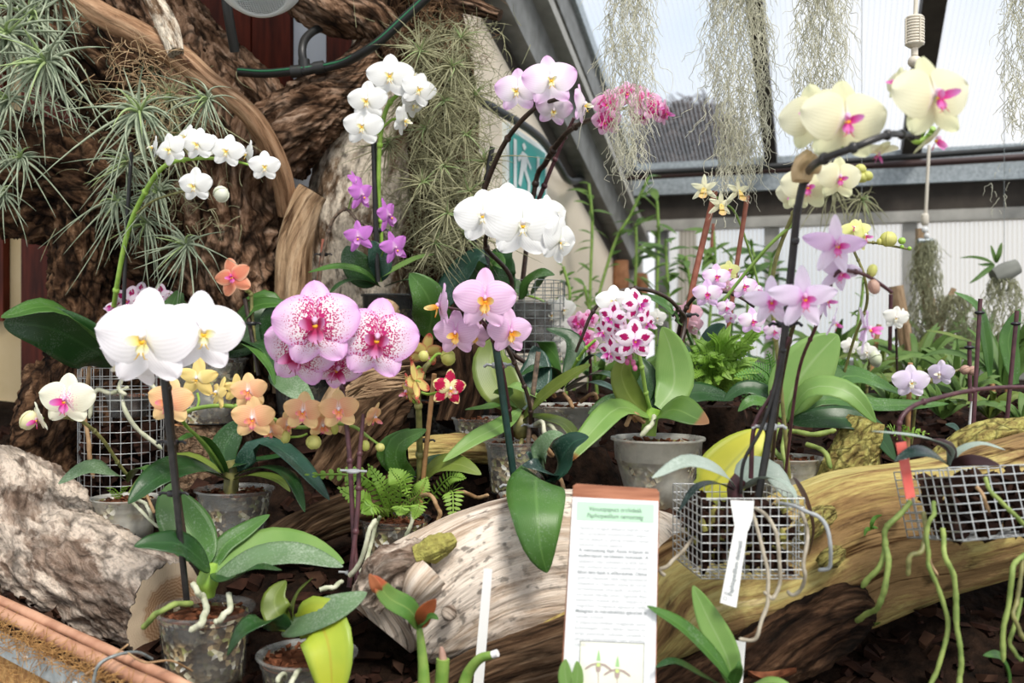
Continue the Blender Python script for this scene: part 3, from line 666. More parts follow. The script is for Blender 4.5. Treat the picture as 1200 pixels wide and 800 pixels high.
mat_simple('ink_bold', (.32,.35,.36), None, rough=.6, bump=0)
mat_simple('ink_green', (.12,.18,.14), None, rough=.6, bump=0)
mat_simple('ink_frame', (.10,.10,.10), None, rough=.6, bump=0)
mat_simple('ink_faint', (.66,.70,.74), None, rough=.6, bump=0)
mat_simple('print_green', (.36,.60,.28), None, rough=.5, bump=0)
mat_simple('print_brown', (.42,.33,.30), None, rough=.5, bump=0)
mat_simple('print_lime', (.62,.80,.25), None, rough=.5, bump=0)
mat_simple('white_plastic', (.84,.85,.84), None, rough=.4, bump=0)
mat_simple('ivory_plastic', (.72,.66,.55), None, rough=.4, bump=0)
mat_simple('ivory_dark', (.30,.26,.20), None, rough=.6, bump=0)
mat_simple('red_tag', (.62,.09,.07), (.72,.16,.13), 60, .55, bump=.1)
mat_simple('exit_teal', (.04,.38,.34), None, rough=.4, bump=0)
mat_simple('exit_white', (.80,.86,.84), None, rough=.4, bump=0)
mat_simple('lamp_white', (.62,.66,.68), None, rough=.35, bump=0)
mat_simple('wood_slab', (.20,.09,.045), (.38,.19,.10), 30, .8, bump=.6, bdist=.006, spec=.15)
mat_simple('stone_grey', (.16,.17,.15), (.30,.30,.27), 8, .9, bump=.3, spec=.15)
mat_simple('tan_paper', (.48,.34,.18), (.62,.46,.27), 60, .7, bump=.3)
mat_simple('tree_bark_outside', (.05,.04,.035), (.12,.10,.085), 6, .9, bump=.3)
mat_simple('tree_twigs', (.045,.032,.028), (.10,.075,.065), 6, .9, bump=0)
mat_simple('path_paving', (.25,.23,.2), (.38,.36,.32), 6, .85, bump=.2)
# twin-wall polycarbonate
def poly(name, ks, tint, lo, hi):
    m, N, L, out = nodes(name)
    uv = mapping(N, L, (ks, 1, 1), 'UV'); w = N('ShaderNodeTexWave'); w.inputs['Scale'].default_value = 1/ (2*PI) * 2*PI; w.bands_direction = 'X'; w.inputs['Scale'].default_value = 1.0
    L(uv, w.inputs['Vector']); mr = N('ShaderNodeMapRange'); mr.inputs[1].default_value = .55; mr.inputs[2].default_value = .95; mr.inputs[3].default_value = lo; mr.inputs[4].default_value = hi; L(w.outputs['Fac'], mr.inputs[0])
    t = N('ShaderNodeBsdfTransparent'); t.inputs[0].default_value = (.97,.98,1,1)
    tl = N('ShaderNodeBsdfTranslucent'); tl.inputs[0].default_value = rgb(tint); g = N('ShaderNodeBsdfGlossy'); g.inputs['Roughness'].default_value = .3; g.inputs[0].default_value = (.8,.8,.8,1)
    m1 = N('ShaderNodeMixShader'); m1.inputs[0].default_value = .12; L(tl.outputs[0], m1.inputs[1]); L(g.outputs[0], m1.inputs[2])
    mx = N('ShaderNodeMixShader'); L(mr.outputs[0], mx.inputs[0]); L(t.outputs[0], mx.inputs[1]); L(m1.outputs[0], mx.inputs[2]); L(mx.outputs[0], out.inputs[0])
poly('polycarbonate_roof', 20, (.50,.53,.57), .05, .34); poly('polycarbonate_wall', 20, (.74,.66,.52), .42, .72)
# petals
mat_petal('p_white', (.86,.85,.87), (.90,.87,.92), throat=(.90,.86,.70), tr=.08)
mat_petal('p_purewhite', (.84,.85,.84), (.85,.86,.86), throat=(.80,.84,.70), tr=.08)
mat_petal('p_cream', (.80,.78,.54), (.80,.79,.60), throat=(.88,.82,.80), tr=.1, trans=.3)
mat_petal('p_cream_ls', (.76,.73,.46), (.74,.76,.50), trans=.3)
mat_petal('p_yellowgreen', (.80,.82,.32), (.86,.86,.42), trans=.35)
mat_petal('p_spotpink', (.90,.84,.89), (.80,.46,.80), spots=(.48,.012,.15), spot_k=.85, spot_w=1.05, noise_w=.2, ab_w=.35, spot_scale=30, spot_lim=.90, edge=(.76,.40,.76))
mat_petal('p_pink', (.80,.56,.78), (.84,.58,.82), throat=(.72,.30,.62), tr=.12, vein=(.72,.40,.70))
mat_petal('p_pinkspeck', (.82,.60,.80), (.80,.50,.76), spots=(.62,.22,.42), spot_k=.9, spot_w=1.0, noise_w=.2, ab_w=.2, spot_scale=30, spot_lim=.62)
mat_petal('p_pinkwhite', (.86,.76,.88), (.80,.50,.80), throat=(.88,.84,.88), tr=.3)
mat_petal('p_magspot', (.88,.80,.88), (.86,.74,.86), spots=(.40,.004,.12), spot_c=.55, spot_k=1.25, spot_w=.22, noise_w=.35, ab_w=1.2, spot_scale=9, spot_lim=.44, edge=(.86,.66,.84))
mat_petal('p_magpink', (.78,.32,.55), (.85,.55,.75), spots=(.52,.03,.20), spot_c=.3, spot_w=.3, noise_w=.4, spot_scale=10, spot_lim=.42)
mat_petal('p_peach', (.87,.47,.28), (.90,.62,.30), throat=(.92,.82,.80), tr=.12, vein=(.82,.30,.16))
mat_petal('p_peach_ls', (.86,.52,.30), (.86,.66,.32), throat=(.92,.82,.75), tr=.12, vein=(.84,.36,.16))
mat_petal('p_apricot', (.86,.70,.28), (.86,.66,.24), throat=(.9,.85,.6), tr=.15)
mat_petal('p_orange', (.80,.26,.16), (.84,.34,.20), throat=(.78,.10,.18), tr=.18, vein=(.72,.16,.10), edge=(.86,.48,.32))
mat_petal('p_creamwhite', (.86,.85,.68), (.86,.86,.70), throat=(.9,.86,.9), tr=.15, spots=(.72,.08,.38), spot_k=1.1, spot_w=1.0, noise_w=.2, ab_w=.3, spot_scale=28, spot_lim=.62)
mat_petal('p_redyellow', (.84,.78,.42), (.80,.70,.30), spots=(.50,.01,.07), spot_c=.62, spot_k=1.1, spot_w=.2, noise_w=.4, ab_w=.55, spot_scale=12, spot_lim=.50, edge=(.86,.72,.45))
mat_petal('p_yellowred', (.74,.60,.20), (.74,.62,.22), spots=(.55,.10,.08), spot_c=.95, spot_k=1.3, spot_w=.4, noise_w=.5, ab_w=.1, spot_scale=16, spot_lim=.42, edge=(.60,.22,.12))
mat_petal('p_purple', (.62,.22,.68), (.56,.20,.62), throat=(.75,.50,.75), tr=.15, vein=(.48,.12,.52))
mat_petal('p_lilac', (.80,.64,.86), (.84,.74,.90), throat=(.72,.30,.70), tr=.12)
mat_petal('p_lilacstrong', (.82,.60,.86), (.76,.52,.84), throat=(.65,.20,.60), tr=.12)
mat_petal('p_salmon', (.84,.48,.58), (.80,.50,.62))
mat_petal('p_cattleya', (.78,.76,.52), (.76,.78,.60))
mat_petal('p_palelilac', (.76,.66,.86), (.84,.76,.90))
mat_petal('p_palewhite', (.84,.83,.78), (.86,.86,.80))
mat_petal('l_yellow', (.86,.80,.35), (.90,.88,.84), throat=(.85,.55,.04), tr=.3)
mat_petal('l_orange', (.85,.45,.08), (.86,.70,.30), throat=(.82,.30,.03), tr=.3)
mat_petal('l_magenta', (.72,.04,.32), (.76,.30,.66), throat=(.75,.10,.15), tr=.2)
mat_petal('l_darkpink', (.42,.02,.12), (.78,.40,.70), throat=(.30,.02,.04), tr=.3)
mat_petal('l_orangepink', (.82,.35,.25), (.84,.60,.72), throat=(.80,.35,.06), tr=.3)
mat_petal('l_peach', (.86,.38,.14), (.84,.28,.36), throat=(.75,.10,.35), tr=.25)
mat_petal('l_white', (.86,.84,.66), (.87,.87,.84), throat=(.78,.66,.30), tr=.2)
mat_petal('l_red', (.62,.03,.08), (.82,.45,.58), throat=(.80,.35,.10), tr=.2)
mat_petal('l_purple', (.52,.14,.56), (.68,.40,.72))
mat_petal('l_gold', (.80,.66,.20), (.74,.50,.22))
mat_petal('l_purpleout', (.60,.06,.40), (.80,.68,.82), throat=(.45,.02,.25), tr=.3)
mat_simple('col_white', (.86,.80,.82), None, rough=.4, bump=0, trans=.2)
mat_simple('col_magenta', (.70,.10,.38), None, rough=.4, bump=0, trans=.2)
mat_simple('col_pink', (.80,.50,.72), None, rough=.4, bump=0, trans=.2)
mat_simple('throat_yellow', (.86,.50,.03), None, rough=.4, bump=0)
# flower kinds
kind('white', 'p_white', 'p_white', 'l_yellow', pw=1.12, sw=.66, sl=.95, pa=80, sa=145)
kind('white_small', 'p_purewhite', 'p_purewhite', 'l_yellow', pw=1.05, sw=.7, sl=.95, cup=.2)
kind('white_round', 'p_purewhite', 'p_purewhite', 'l_white', 'col_white', pw=1.2, sw=.72, sl=.92, pa=76, cup=.18, back=-.02, lip=.26)
kind('cream', 'p_cream', 'p_cream_ls', 'l_magenta', 'col_pink', pw=1.14, sw=.66, sl=.95, pa=76, lip=.34)
kind('spotpink', 'p_spotpink', 'p_spotpink', 'l_darkpink', 'col_pink', pw=1.18, sw=.76, sl=.98, pa=78, sa=148, lip=.46, pq=.46, back=.0)
kind('pinkphal', 'p_pink', 'p_pinkspeck', 'l_orange', 'col_pink', pw=1.08, sw=.62, sl=.98, pa=82, sa=146, lip=.42)
kind('pinkwhite', 'p_pinkwhite', 'p_pinkwhite', 'l_yellow', 'col_white', pw=1.08, sw=.62, sl=.92, pa=76, lip=.28)
kind('magspot', 'p_magspot', 'p_magspot', 'l_purpleout', 'col_pink', pw=.82, sw=.76, sl=.98, pl=.95, pa=76, sa=138, lip=.46)
kind('magpink', 'p_magpink', 'p_magpink', 'l_magenta', 'col_magenta', pw=1.0, sw=.7, lip=.4)
kind('peach', 'p_peach', 'p_peach_ls', 'l_peach', 'col_white', pw=.92, pl=.95, sw=.66, sl=.92, pa=74, sa=138, lip=.4)
kind('apricot', 'p_apricot', 'p_apricot', 'l_gold', 'col_white', pw=.62, pl=.95, sw=.6, sl=.95, pa=74, sa=140, lip=.22)
kind('orange', 'p_orange', 'p_orange', 'l_magenta', 'col_magenta', pw=.82, pl=.95, sw=.7, sl=1.0, pa=76, sa=140, lip=.32)
kind('creammag', 'p_creamwhite', 'p_creamwhite', 'l_magenta', 'col_pink', pw=1.05, sw=.68, sl=.92, pa=78, sa=140, lip=.44)
kind('redyellow', 'p_redyellow', 'p_redyellow', 'l_orangepink', 'col_white', pw=.74, pl=.9, sw=.56, sl=.95, pa=74, sa=138, lip=.32)
kind('yellowred', 'p_yellowred', 'p_yellowred', 'l_red', 'col_pink', pw=.66, pl=.9, sw=.56, sl=1.0, pa=74, sa=140, lip=.32)
kind('purple', 'p_purple', 'p_purple', 'l_purple', 'col_pink', pw=.78, pl=.95, sw=.5, sl=.95, pa=66, sa=140, lip=.4, liptype='bowl', tip=.2)
kind('lilac', 'p_lilac', 'p_lilac', 'l_magenta', 'col_pink', pw=.62, pl=1.05, sw=.5, sl=.95, pa=80, sa=150, lip=.34, tip=.15, cup=.2)
kind('lilacstrong', 'p_lilacstrong', 'p_lilac', 'l_magenta', 'col_pink', pw=.6, pl=1.05, sw=.46, sl=.95, pa=82, sa=152, lip=.34, tip=.2, cup=.2)
kind('miniphal', 'p_pinkwhite', 'p_lilacstrong', 'l_magenta', 'col_magenta', pw=.98, sw=.66, sl=.95, lip=.34)
kind('salmon', 'p_salmon', 'p_salmon', 'l_white', 'col_white', pw=1.1, sw=.7)
kind('cattleya', 'p_cattleya', 'p_cattleya', 'l_gold', 'l_gold', pw=.46, pl=1.0, sw=.4, sl=1.05, pa=66, sa=128, lip=.5, liptype='tube', tip=.3)
kind('palelilac', 'p_palelilac', 'p_palelilac', 'l_white', 'col_white', pw=1.05, sw=.66)
kind('limeflower', 'p_yellowgreen', 'p_yellowgreen', 'l_magenta', 'col_white', pw=.95, sw=.7, lip=.3)
kind('palewhite', 'p_palewhite', 'p_palewhite', 'l_white', 'col_white', pw=1.05, sw=.7)
# ================================================================ the house
C0 = V3((.465, 4.02, 0)); U = V3((.9533, -.3022, 0)); VV = V3((.3022, .9533, 0))
def W(u, s, z): return C0+U*u-VV*s+V3((0,0,z))
def zr(s): return 2.19+.351*s
def z0(s): return 1.80+.30*(s-.253)
def prism(mb, a, b, du, dz, mi=0):
    """bar from a to b (room coords u,s,z), section du x dz (dz measured down)"""
    q = []
    for (u, s, z) in (a, b):
        q += [W(u, s, z), W(u+du, s, z), W(u+du, s, z-dz), W(u, s, z-dz)]
    L_ = (q[4]-q[0]).length
    for i in range(4):
        j = (i+1) % 4; mb.face([q[i], q[j], q[j+4], q[i+4]], mi, [(0,0), (.1,0), (.1,L_), (0,L_)])
    mb.face(q[:4][::-1], mi); mb.face(q[4:], mi)
def ubar(mb, u0, u1, s, z, ds, dz, mi=0):
    q = []
    for u in (u0, u1): q += [W(u, s, z), W(u, s+ds, z), W(u, s+ds, z-dz), W(u, s, z-dz)]
    for i in range(4):
        j = (i+1) % 4; mb.face([q[i], q[i+4], q[j+4], q[j]], mi, [(0,0), (1,0), (1,.1), (0,.1)])
    mb.face(q[:4], mi); mb.face(q[4:][::-1], mi)
def struct(name, mb, mat, flat=True):
    o = mb.build(name, mat, flat=flat); return structure(o)
mb = MB(); mb.box((0, 1.5, -.05), (16, 13, .1)); struct('floor', mb, 'path_paving')
# side (gable) wall, plastered up to a sloping line, thick
mb = MB(); S = 2.05
def quadwall(mb, pts_lo, pts_hi, t, mi=0):
    a, b = pts_lo; c, d = pts_hi   # a-b bottom, d-c top ; extruded along -U by t
    q = [a, b, c, d]; q2 = [p-U*t for p in q]
    mb.face(q, mi, [(0,0), (2,0), (2,2), (0,2)]); mb.face(q2[::-1], mi)
    for i in range(4): mb.face([q[i], q2[i], q2[(i+1) % 4], q[(i+1) % 4]], mi)
quadwall(mb, (W(0,0,0), W(0,S,0)), (W(0,S,z0(S)), W(0,0,z0(0))), .18); struct('wall_side', mb, 'plaster')
mb = MB(); quadwall(mb, (W(0,0,z0(0)), W(0,S+.6,z0(S+.6))), (W(0,S+.6,zr(S+.6)), W(0,0,zr(0))), .1); struct('trim_1', mb, 'frame_brown')
def band(t0, t1, u0, du, mat, n):
    mb = MB(); q = []
    for s in (0, S+.5):
        h = zr(s)-z0(s); q += [W(u0, s, z0(s)+h*t1), W(u0+du, s, z0(s)+h*t1), W(u0+du, s, z0(s)+h*t0), W(u0, s, z0(s)+h*t0)]
    for i in range(4):
        j = (i+1) % 4; mb.face([q[i], q[j], q[j+4], q[i+4]], 0, [(0,0), (.2,0), (.2,2), (0,2)])
    mb.face(q[:4][::-1]); mb.face(q[4:]); struct('trim_%d' % n, mb, mat)
band(.10, .36, 0, .05, 'frame_steel', 2); band(.36, .42, 0, .09, 'frame_light', 3)
band(.70, .90, 0, .04, 'frame_steel', 4); band(.90, .99, 0, .055, 'galvanised', 5)
# roof glazing: rafters and twin-wall sheets
RS = 2.6
for i, (u, w) in enumerate(((.5675, .045), (1.06, .065), (1.56, .06))):
    mb = MB(); prism(mb, (u-w/2, -.05, zr(0)-.005), (u-w/2, RS, zr(RS)-.005), w, .07); struct('trim_%d' % (6+i), mb, 'frame_brown')
for i, (u0, u1) in enumerate(((.055, .5675), (.5675, 1.06), (1.06, 1.56), (1.56, 2.1))):
    mb = MB(); q = [W(u0,-.1,zr(-.1)), W(u1,-.1,zr(-.1)), W(u1,RS,zr(RS)), W(u0,RS,zr(RS))]
    mb.face(q, 0, [(u0,0), (u1,0), (u1,RS), (u0,RS)]); struct('window_%d' % (1+i), mb, 'polycarbonate_roof')
# far wall: gutter plate, dark beam, light frame, sheets
mb = MB(); ubar(mb, .0, 2.3, -.02, 2.20, .10, .125); struct('trim_9', mb, 'galvanised')
mb = MB(); ubar(mb, .0, 2.3, 0, 2.076, .045, .10); struct('trim_10', mb, 'frame_brown')
mb = MB(); ubar(mb, .0, 2.3, 0, 1.977, .07, .04); struct('trim_11', mb, 'frame_light')
for i, (u, w) in enumerate(((.03, .07), (.145, .05), (.5675, .055), (1.06, .05), (1.56, .05))):
    mb = MB(); prism(mb, (u-w/2, 0, 1.94), (u-w/2, .05, 1.94), w, 1.94); struct('trim_%d' % (12+i), mb, 'frame_light' if i != 1 else 'frame_steel')
for i, (u0, u1) in enumerate(((.16, .545), (.59, 1.04), (1.085, 1.54), (1.58, 2.1))):
    mb = MB(); q = [W(u0,.01,1.42), W(u1,.01,1.42), W(u1,.01,1.945), W(u0,.01,1.945)]
    mb.face(q, 0, [(u0,0), (u1,0), (u1,1), (u0,1)]); struct('window_%d' % (5+i), mb, 'polycarbonate_wall')
mb = MB(); ubar(mb, 0, 2.3, .0, 1.43, .06, 1.43); struct('wall_back', mb, 'stone_grey')
# pipe along the far gutter, bends down to the side wall, with black cable
mb = MB(); pts = [W(u, .22, 2.125+.004*math.sin(u*9)) for u in [.0, .3, .7, 1.1, 1.6, 2.1]]; mb.tube(pts, .013, 8)
pb = mb.build('water_pipe', 'pipe_brown'); tag(pb, 'brown water pipe running along the eaves gutter under the clear roof', 'pipe')
cab = [(528,98,2.08), (575,125,2.25), (618,150,2.5), (640,170,2.7), (655,195,2.85), (668,212,3.0), (690,208,3.3), (740,203,3.65), (900,195,3.55), (1060,184,3.45), (1230,172,3.3)]
mb = MB(); mb.tube(wpath(cab, 8), .011, 8); tag(mb.build('cable', 'hose_black'), 'thick black cable arching down the beige wall and along the gutter', 'cable')
# wall behind the tree trunks, square to the side wall: plaster with mahogany boards
mb = MB(); SL = 2.02
a, b = W(-2.6, SL, 0), W(-.01, SL, 0); q = [a, b, b+V3((0,0,3)), a+V3((0,0,3))]; q2 = [p+VV*.15 for p in q]
mb.face(q, 0, [(0,0), (2.6,0), (2.6,3), (0,3)]); mb.face(q2[::-1]); 
for i in range(4): mb.face([q[i], q2[i], q2[(i+1) % 4], q[(i+1) % 4]])
struct('wall_left', mb, 'plaster_yellow')
def upx(px):   # u on the left wall seen under column px
    k = (px-600)/F; X0, Y0 = W(0, SL, 0).x, W(0, SL, 0).y
    return (k*Y0-X0)/(U.x-k*U.y)
n = 17
for (x0, x1, zt, zb) in ((-120, 12, 3, 1.55), (33, 112, 3, 1.4), (113, 214, 3, 1.0), (215, 300, 3, 1.0), (302, 346, 3, 1.0), (388, 448, 3, 1.0), (450, 515, 3, 1.0)):
    mb = MB(); u0, u1 = upx(x0), upx(x1)
    ubar(mb, u0, u1, SL+.001, zt, .022, zt-zb); struct('trim_%d' % n, mb, 'mahogany'); n += 1
mb = MB(); ubar(mb, upx(347), upx(387), SL+.001, 3, .01, 1.6); struct('trim_%d' % n, mb, 'plaster_blue')
mb = MB(); q = [W(-2.6,SL-.1,2.78), W(.0,SL-.1,2.78), W(.0,SL+.75,2.82), W(-2.6,SL+.75,2.82)]; q2 = [p+V3((0,0,.1)) for p in q]  # unseen ceiling piece, added and sized to darken the upper trunks
mb.face(q[::-1]); mb.face(q2); [mb.face([q[i], q2[i], q2[(i+1) % 4], q[(i+1) % 4]]) for i in range(4)]; struct('unseen_shade_ceiling', mb, 'plaster')
# running-figure exit sign on the beige wall: facing +U
def exitsign():
    s0, s1 = 1.60, 1.27   # px 570..606
    zb, zt = 1.87, 2.03
    def Q(a, z, off=.012):   # a 0..1 from the near edge
        return W(off, s0+(s1-s0)*a, z)
    th = thing('exit_sign', W(.0, (s0+s1)/2, zb), 'green emergency exit sign with a running figure and arrow, on the beige wall', 'sign')
    def quad(mb, a0, z0_, a1, z1_, off): mb.face([Q(a0, z0_, off), Q(a1, z0_, off), Q(a1, z1_, off), Q(a0, z1_, off)])
    mb = MB(); 
    q = [Q(-.06, zb-.015, 0), Q(1.06, zb-.015, 0), Q(1.06, zt+.015, 0), Q(-.06, zt+.015, 0)]; q2 = [p+U*.012 for p in q]
    mb.face(q2); [mb.face([q[i], q[(i+1) % 4], q2[(i+1) % 4], q2[i]]) for i in range(4)]; mb.build('sign_board', 'exit_white', th, True)
    mb = MB(); quad(mb, 0, zb, 1, zt, .0135); mb.build('green_field', 'exit_teal', th, True)
    mb = MB(); H = zt-zb
    def poly_(pts): mb.face([Q(a, zb+H*z, .0155) for a, z in pts])
    poly_([(.08,.05), (.36,.05), (.36,.12), (.16,.12), (.16,.9), (.08,.9)])      # door frame
    poly_([(.30,.88), (.36,.94), (.42,.88), (.36,.80)])                           # head
    poly_([(.26,.50), (.42,.50), (.46,.76), (.30,.78)])                           # trunk
    poly_([(.26,.5), (.20,.22), (.27,.18), (.36,.5)]); poly_([(.34,.5), (.46,.30), (.44,.08), (.52,.08), (.54,.34), (.42,.52)])
    poly_([(.44,.74), (.56,.6), (.54,.54), (.42,.66)]); poly_([(.30,.76), (.18,.62), (.21,.57), (.32,.68)])
    poly_([(.72,.85), (.80,.85), (.80,.35), (.90,.35), (.76,.12), (.62,.35), (.72,.35)])   # arrow down
    mb.build('pictogram', 'exit_white', th, True)
exitsign()
# bare tree outside, seen through the roof
def outside_tree():
    base = P(806, 440, 9.5); base.z = 0
    th = thing('bare_tree', base, 'dark bare tree crown outside, seen through the clear roof sheets', 'tree')
    mb = MB(); top = P(806, 195, 9.5); mb.tube([base, lerp(base, top, .5), top], [.14, .11, .07], 10); mb.build('tree_trunk', 'tree_bark_outside', th)
    mb = MB(); rng = random.Random(5); c = P(806, 178, 9.5)
    for i in range(800):
        d = V3((rng.gauss(0,1), rng.gauss(0,1)*.6, rng.gauss(0,1))).normalized(); q = c+V3((0,0,-.25)); e = c+V3((d.x*.60, d.y*.5, d.z*.55))*rng.uniform(.75, 1.0)
        m_ = lerp(q, e, .5)+V3((rng.uniform(-.1,.1), 0, rng.uniform(-.1,.1)))
        mb.tube(catm([q, m_, e]), [.015, .012, .009, .006, .003], 3, cap=False)
        for k in range(5):
            p0 = lerp(m_, e, rng.random()); mb.tube([p0, p0+V3((rng.uniform(-.13,.13), rng.uniform(-.1,.1), rng.uniform(-.08,.13)))], [.011, .007], 3, cap=False)
    mb.build('branches', 'tree_twigs', th)
def catm(p): return [V3(q) for q in catmull([tuple(x) for x in p], 2)]
outside_tree()
# ================================================================ planting bed
BZ = ([.7,.9,1.2,1.35,1.5,1.7,1.9,2.4,4.2], [.95,1.0,1.085,1.16,1.21,1.28,1.32,1.35,1.37])
BUMPS = []
def bump(px, py, Y, rpx):
    p = P(px, py, Y); BUMPS.append((p.x, p.y, p.z, R(rpx, Y)))
def bedz(x, y):
    z = float(np.interp(y, BZ[0], BZ[1])) + .008*noise.noise(V3((x*9, y*9, 0)))+.02*noise.noise(V3((x*3, y*3, 4)))
    for bx, by, bz, br in BUMPS:
        d = math.hypot(x-bx, y-by)
        if d < br*1.9:
            t = 1-smooth(br*1.02, br*1.9, d); z = lerp(z, bz-.0015, t)
    return z
def ystart(x):
    if x < -.01: return max(.80, 1.268-(x+.643)*.746)
    return .80
def yend(x):
    if x < -.139: return 2.08+.317*(-.139-x)
    if x < .465: return 2.08+(x+.139)/.604*1.91
    return 3.99-.317*(x-.465)
def hanging_moss(px, y0, y1, Y, wpx, n, label, mat='spanish_moss', seed=0, name='spanish_moss', r=.00055, taper=.5, top=(0,0), curl=1.0, cat='hanging moss', group=None):
    rng = random.Random(seed); mb = MB(); 
    A = P(px+top[0], y0, Y); B = P(px, y1, Y); Wd = R(wpx/2, Y); H = (A-B).length
    for i in range(n):
        t0 = rng.random()**1.4*.9; ln = H*rng.uniform(.10, .38); a = rng.uniform(0, 2*PI); rr_ = Wd*math.sqrt(rng.random())*(.55+.45*math.sin(PI*min(1,t0*1.1))) 
        p = lerp(A, B, t0)+V3((rr_*math.cos(a), rr_*math.sin(a)*.6, 0)); pts = [p.copy()]; ns = int(5+ln/.016); o = V3((rng.uniform(0,90), seed, i))
        out = .35 if rng.random() < .12 else 0
        for k in range(ns):
            v = noise.noise_vector(o+V3((k*.6, 0, 0)))*1.3*curl
            p = p+V3((v.x*1.15+out*math.cos(a), v.y*.8, -.6+v.z*.8))*(ln/ns); pts.append(p.copy())
        mb.tube(pts, [r*(1.2-.6*k/len(pts)) for k in range(len(pts))], 3, cap=False)
    return tag(mb.build(name, mat), label, cat, group)
# ================================================================ trunks, limbs and logs
def log(name, pix, mats, label, cat='log', **k):
    o = trunk(name, pix, mats, **k); return tag(o, label, cat)
log('dead_tree', [(268,560,1.86,70),(264,480,1.88,68),(262,380,1.88,68),(264,280,1.88,72),(262,200,1.88,72),(225,125,1.9,58),(175,40,1.95,50),(130,-50,1.98,50)], 'bark_warm', 'thick craggy brown tree trunk behind the small white orchid spray', 'tree trunk', seed=1, amp=.34, ku=9, kv=13, seg=190, ring=.0032, lump=.22)
log('tree_limb', [(215,330,1.83,40),(160,250,1.83,62),(90,220,1.83,66),(10,205,1.83,68),(-90,200,1.86,66)], 'bark_dark', 'dark craggy limb reaching out under the wild grey-green air plants', 'tree limb', seed=2, amp=.36, ku=9, kv=13, seg=150, ring=.0035, lump=.2)
log('tree_limb', [(250,215,1.92,50),(170,120,1.9,58),(90,50,1.9,58),(10,-40,1.95,62)], 'bark_dark', 'dark bark limb rising behind the pale smooth branch', 'tree limb', seed=3, amp=.34, ku=9, kv=13, seg=140, ring=.0038)
log('tree_stump', [(118,600,1.80,58),(112,470,1.80,52),(102,390,1.80,42),(100,310,1.80,40),(108,245,1.80,44)], 'bark_dark', 'dark crumbling bark stump rising behind the tall wire cylinder', 'tree stump', seed=4, amp=.45, ku=9, kv=16, seg=150, ring=.0032, lump=.3)
log('tree_limb', [(110,-70,1.98,40),(180,-8,1.97,36),(222,46,1.96,35),(268,88,1.95,35),(312,122,1.93,29),(348,160,1.93,16)], 'bark_warm', 'rough brown bark limb slanting down past the mahogany boards', 'tree limb', seed=5, amp=.34, ku=9, kv=14, seg=140, ring=.0035)
log('branch', [(60,-30,1.72,12),(110,12,1.71,14),(160,38,1.70,15),(205,64,1.69,16),(245,96,1.69,13),(287,128,1.70,12),(310,160,1.72,13),(330,205,1.76,13),(338,250,1.8,12)], 'wood_smooth', 'smooth barkless branch sweeping diagonally across the trunks', 'branch', seed=6, amp=.10, ku=3, kv=8, seg=40, ring=.004)
log('branch', [(168,-30,1.72,12),(182,2,1.70,11),(196,32,1.68,12),(206,62,1.66,9)], 'bark_pale', 'short whitish branch with flaking bark joining the smooth branch', 'branch', seed=7, amp=.2, ku=3, kv=10, seg=40, ring=.004)
log('tree_limb', [(318,182,1.88,44),(335,160,1.87,44),(375,124,1.87,37),(415,88,1.88,25),(434,52,1.9,14),(442,22,1.92,9)], 'bark_warm', 'short stout bark limb pointing up towards the black hose', 'tree limb', seed=8, amp=.32, ku=9, kv=16, seg=130, ring=.003, lump=.2)
log('dead_tree', [(420,470,1.98,64),(420,360,1.98,66),(424,260,1.98,66),(440,170,1.98,60),(455,90,2.0,48),(462,20,2.0,46),(465,-70,2.0,48)], 'bark_pale', 'pale blotchy tree trunk with peeling bark behind the purple orchid', 'tree trunk', seed=9, amp=.16, ku=4, kv=7, seg=150, ring=.004, lump=.12)
log('tree_limb', [(345,-20,1.9,30),(385,8,1.88,30),(440,25,1.88,22),(470,60,1.9,18)], 'bark_warm', 'gnarled brown root block just under the white mesh lamp', 'tree limb', seed=10, amp=.3, ku=7, kv=16, seg=90, ring=.004)
log('branch', [(470,-14,1.86,12),(510,-6,1.84,11),(550,6,1.82,10),(586,18,1.80,7)], 'bark_warm', 'broken brown branch tip sticking out over the beige wall', 'branch', seed=11, amp=.2, ku=7, kv=16, seg=40, ring=.004)
log('dead_tree', [(528,470,1.93,38),(525,330,1.93,38),(522,200,1.93,40),(512,90,1.93,42),(495,0,1.93,40),(485,-70,1.93,40)], 'bark_dark', 'slim dark trunk smothered in olive air plants by the wall', 'tree trunk', seed=12, amp=.25, ku=7, kv=10, seg=90, ring=.005)
log('branch_stub', [(345,460,1.78,24),(344,350,1.78,22),(346,290,1.78,21),(358,240,1.78,18),(366,224,1.78,17)], 'wood_stub', 'pale brown sawn-off branch stub standing between the two trunks', 'branch', seed=13, amp=.08, ku=3, kv=5, seg=60, ring=.004, cap1='wood_stub', capname='sawn_end')
log('stump', [(62,640,1.66,48),(60,560,1.68,46),(66,480,1.70,38),(72,430,1.72,34)], 'bark_dark', 'dark knobbly stump behind the yellow and magenta orchid', 'stump', seed=14, amp=.4, ku=9, kv=19, seg=120, ring=.0035, lump=.25)
o = log('cork_slice', [(238,590,1.72,34),(238,545,1.72,33),(238,497,1.72,32)], 'cork_slice', 'upright cork log slice carrying a clear orchid pot', 'log', seed=15, amp=.16, ku=4, kv=12, seg=80, ring=.003, cap1='cork_top', capname='top_face')
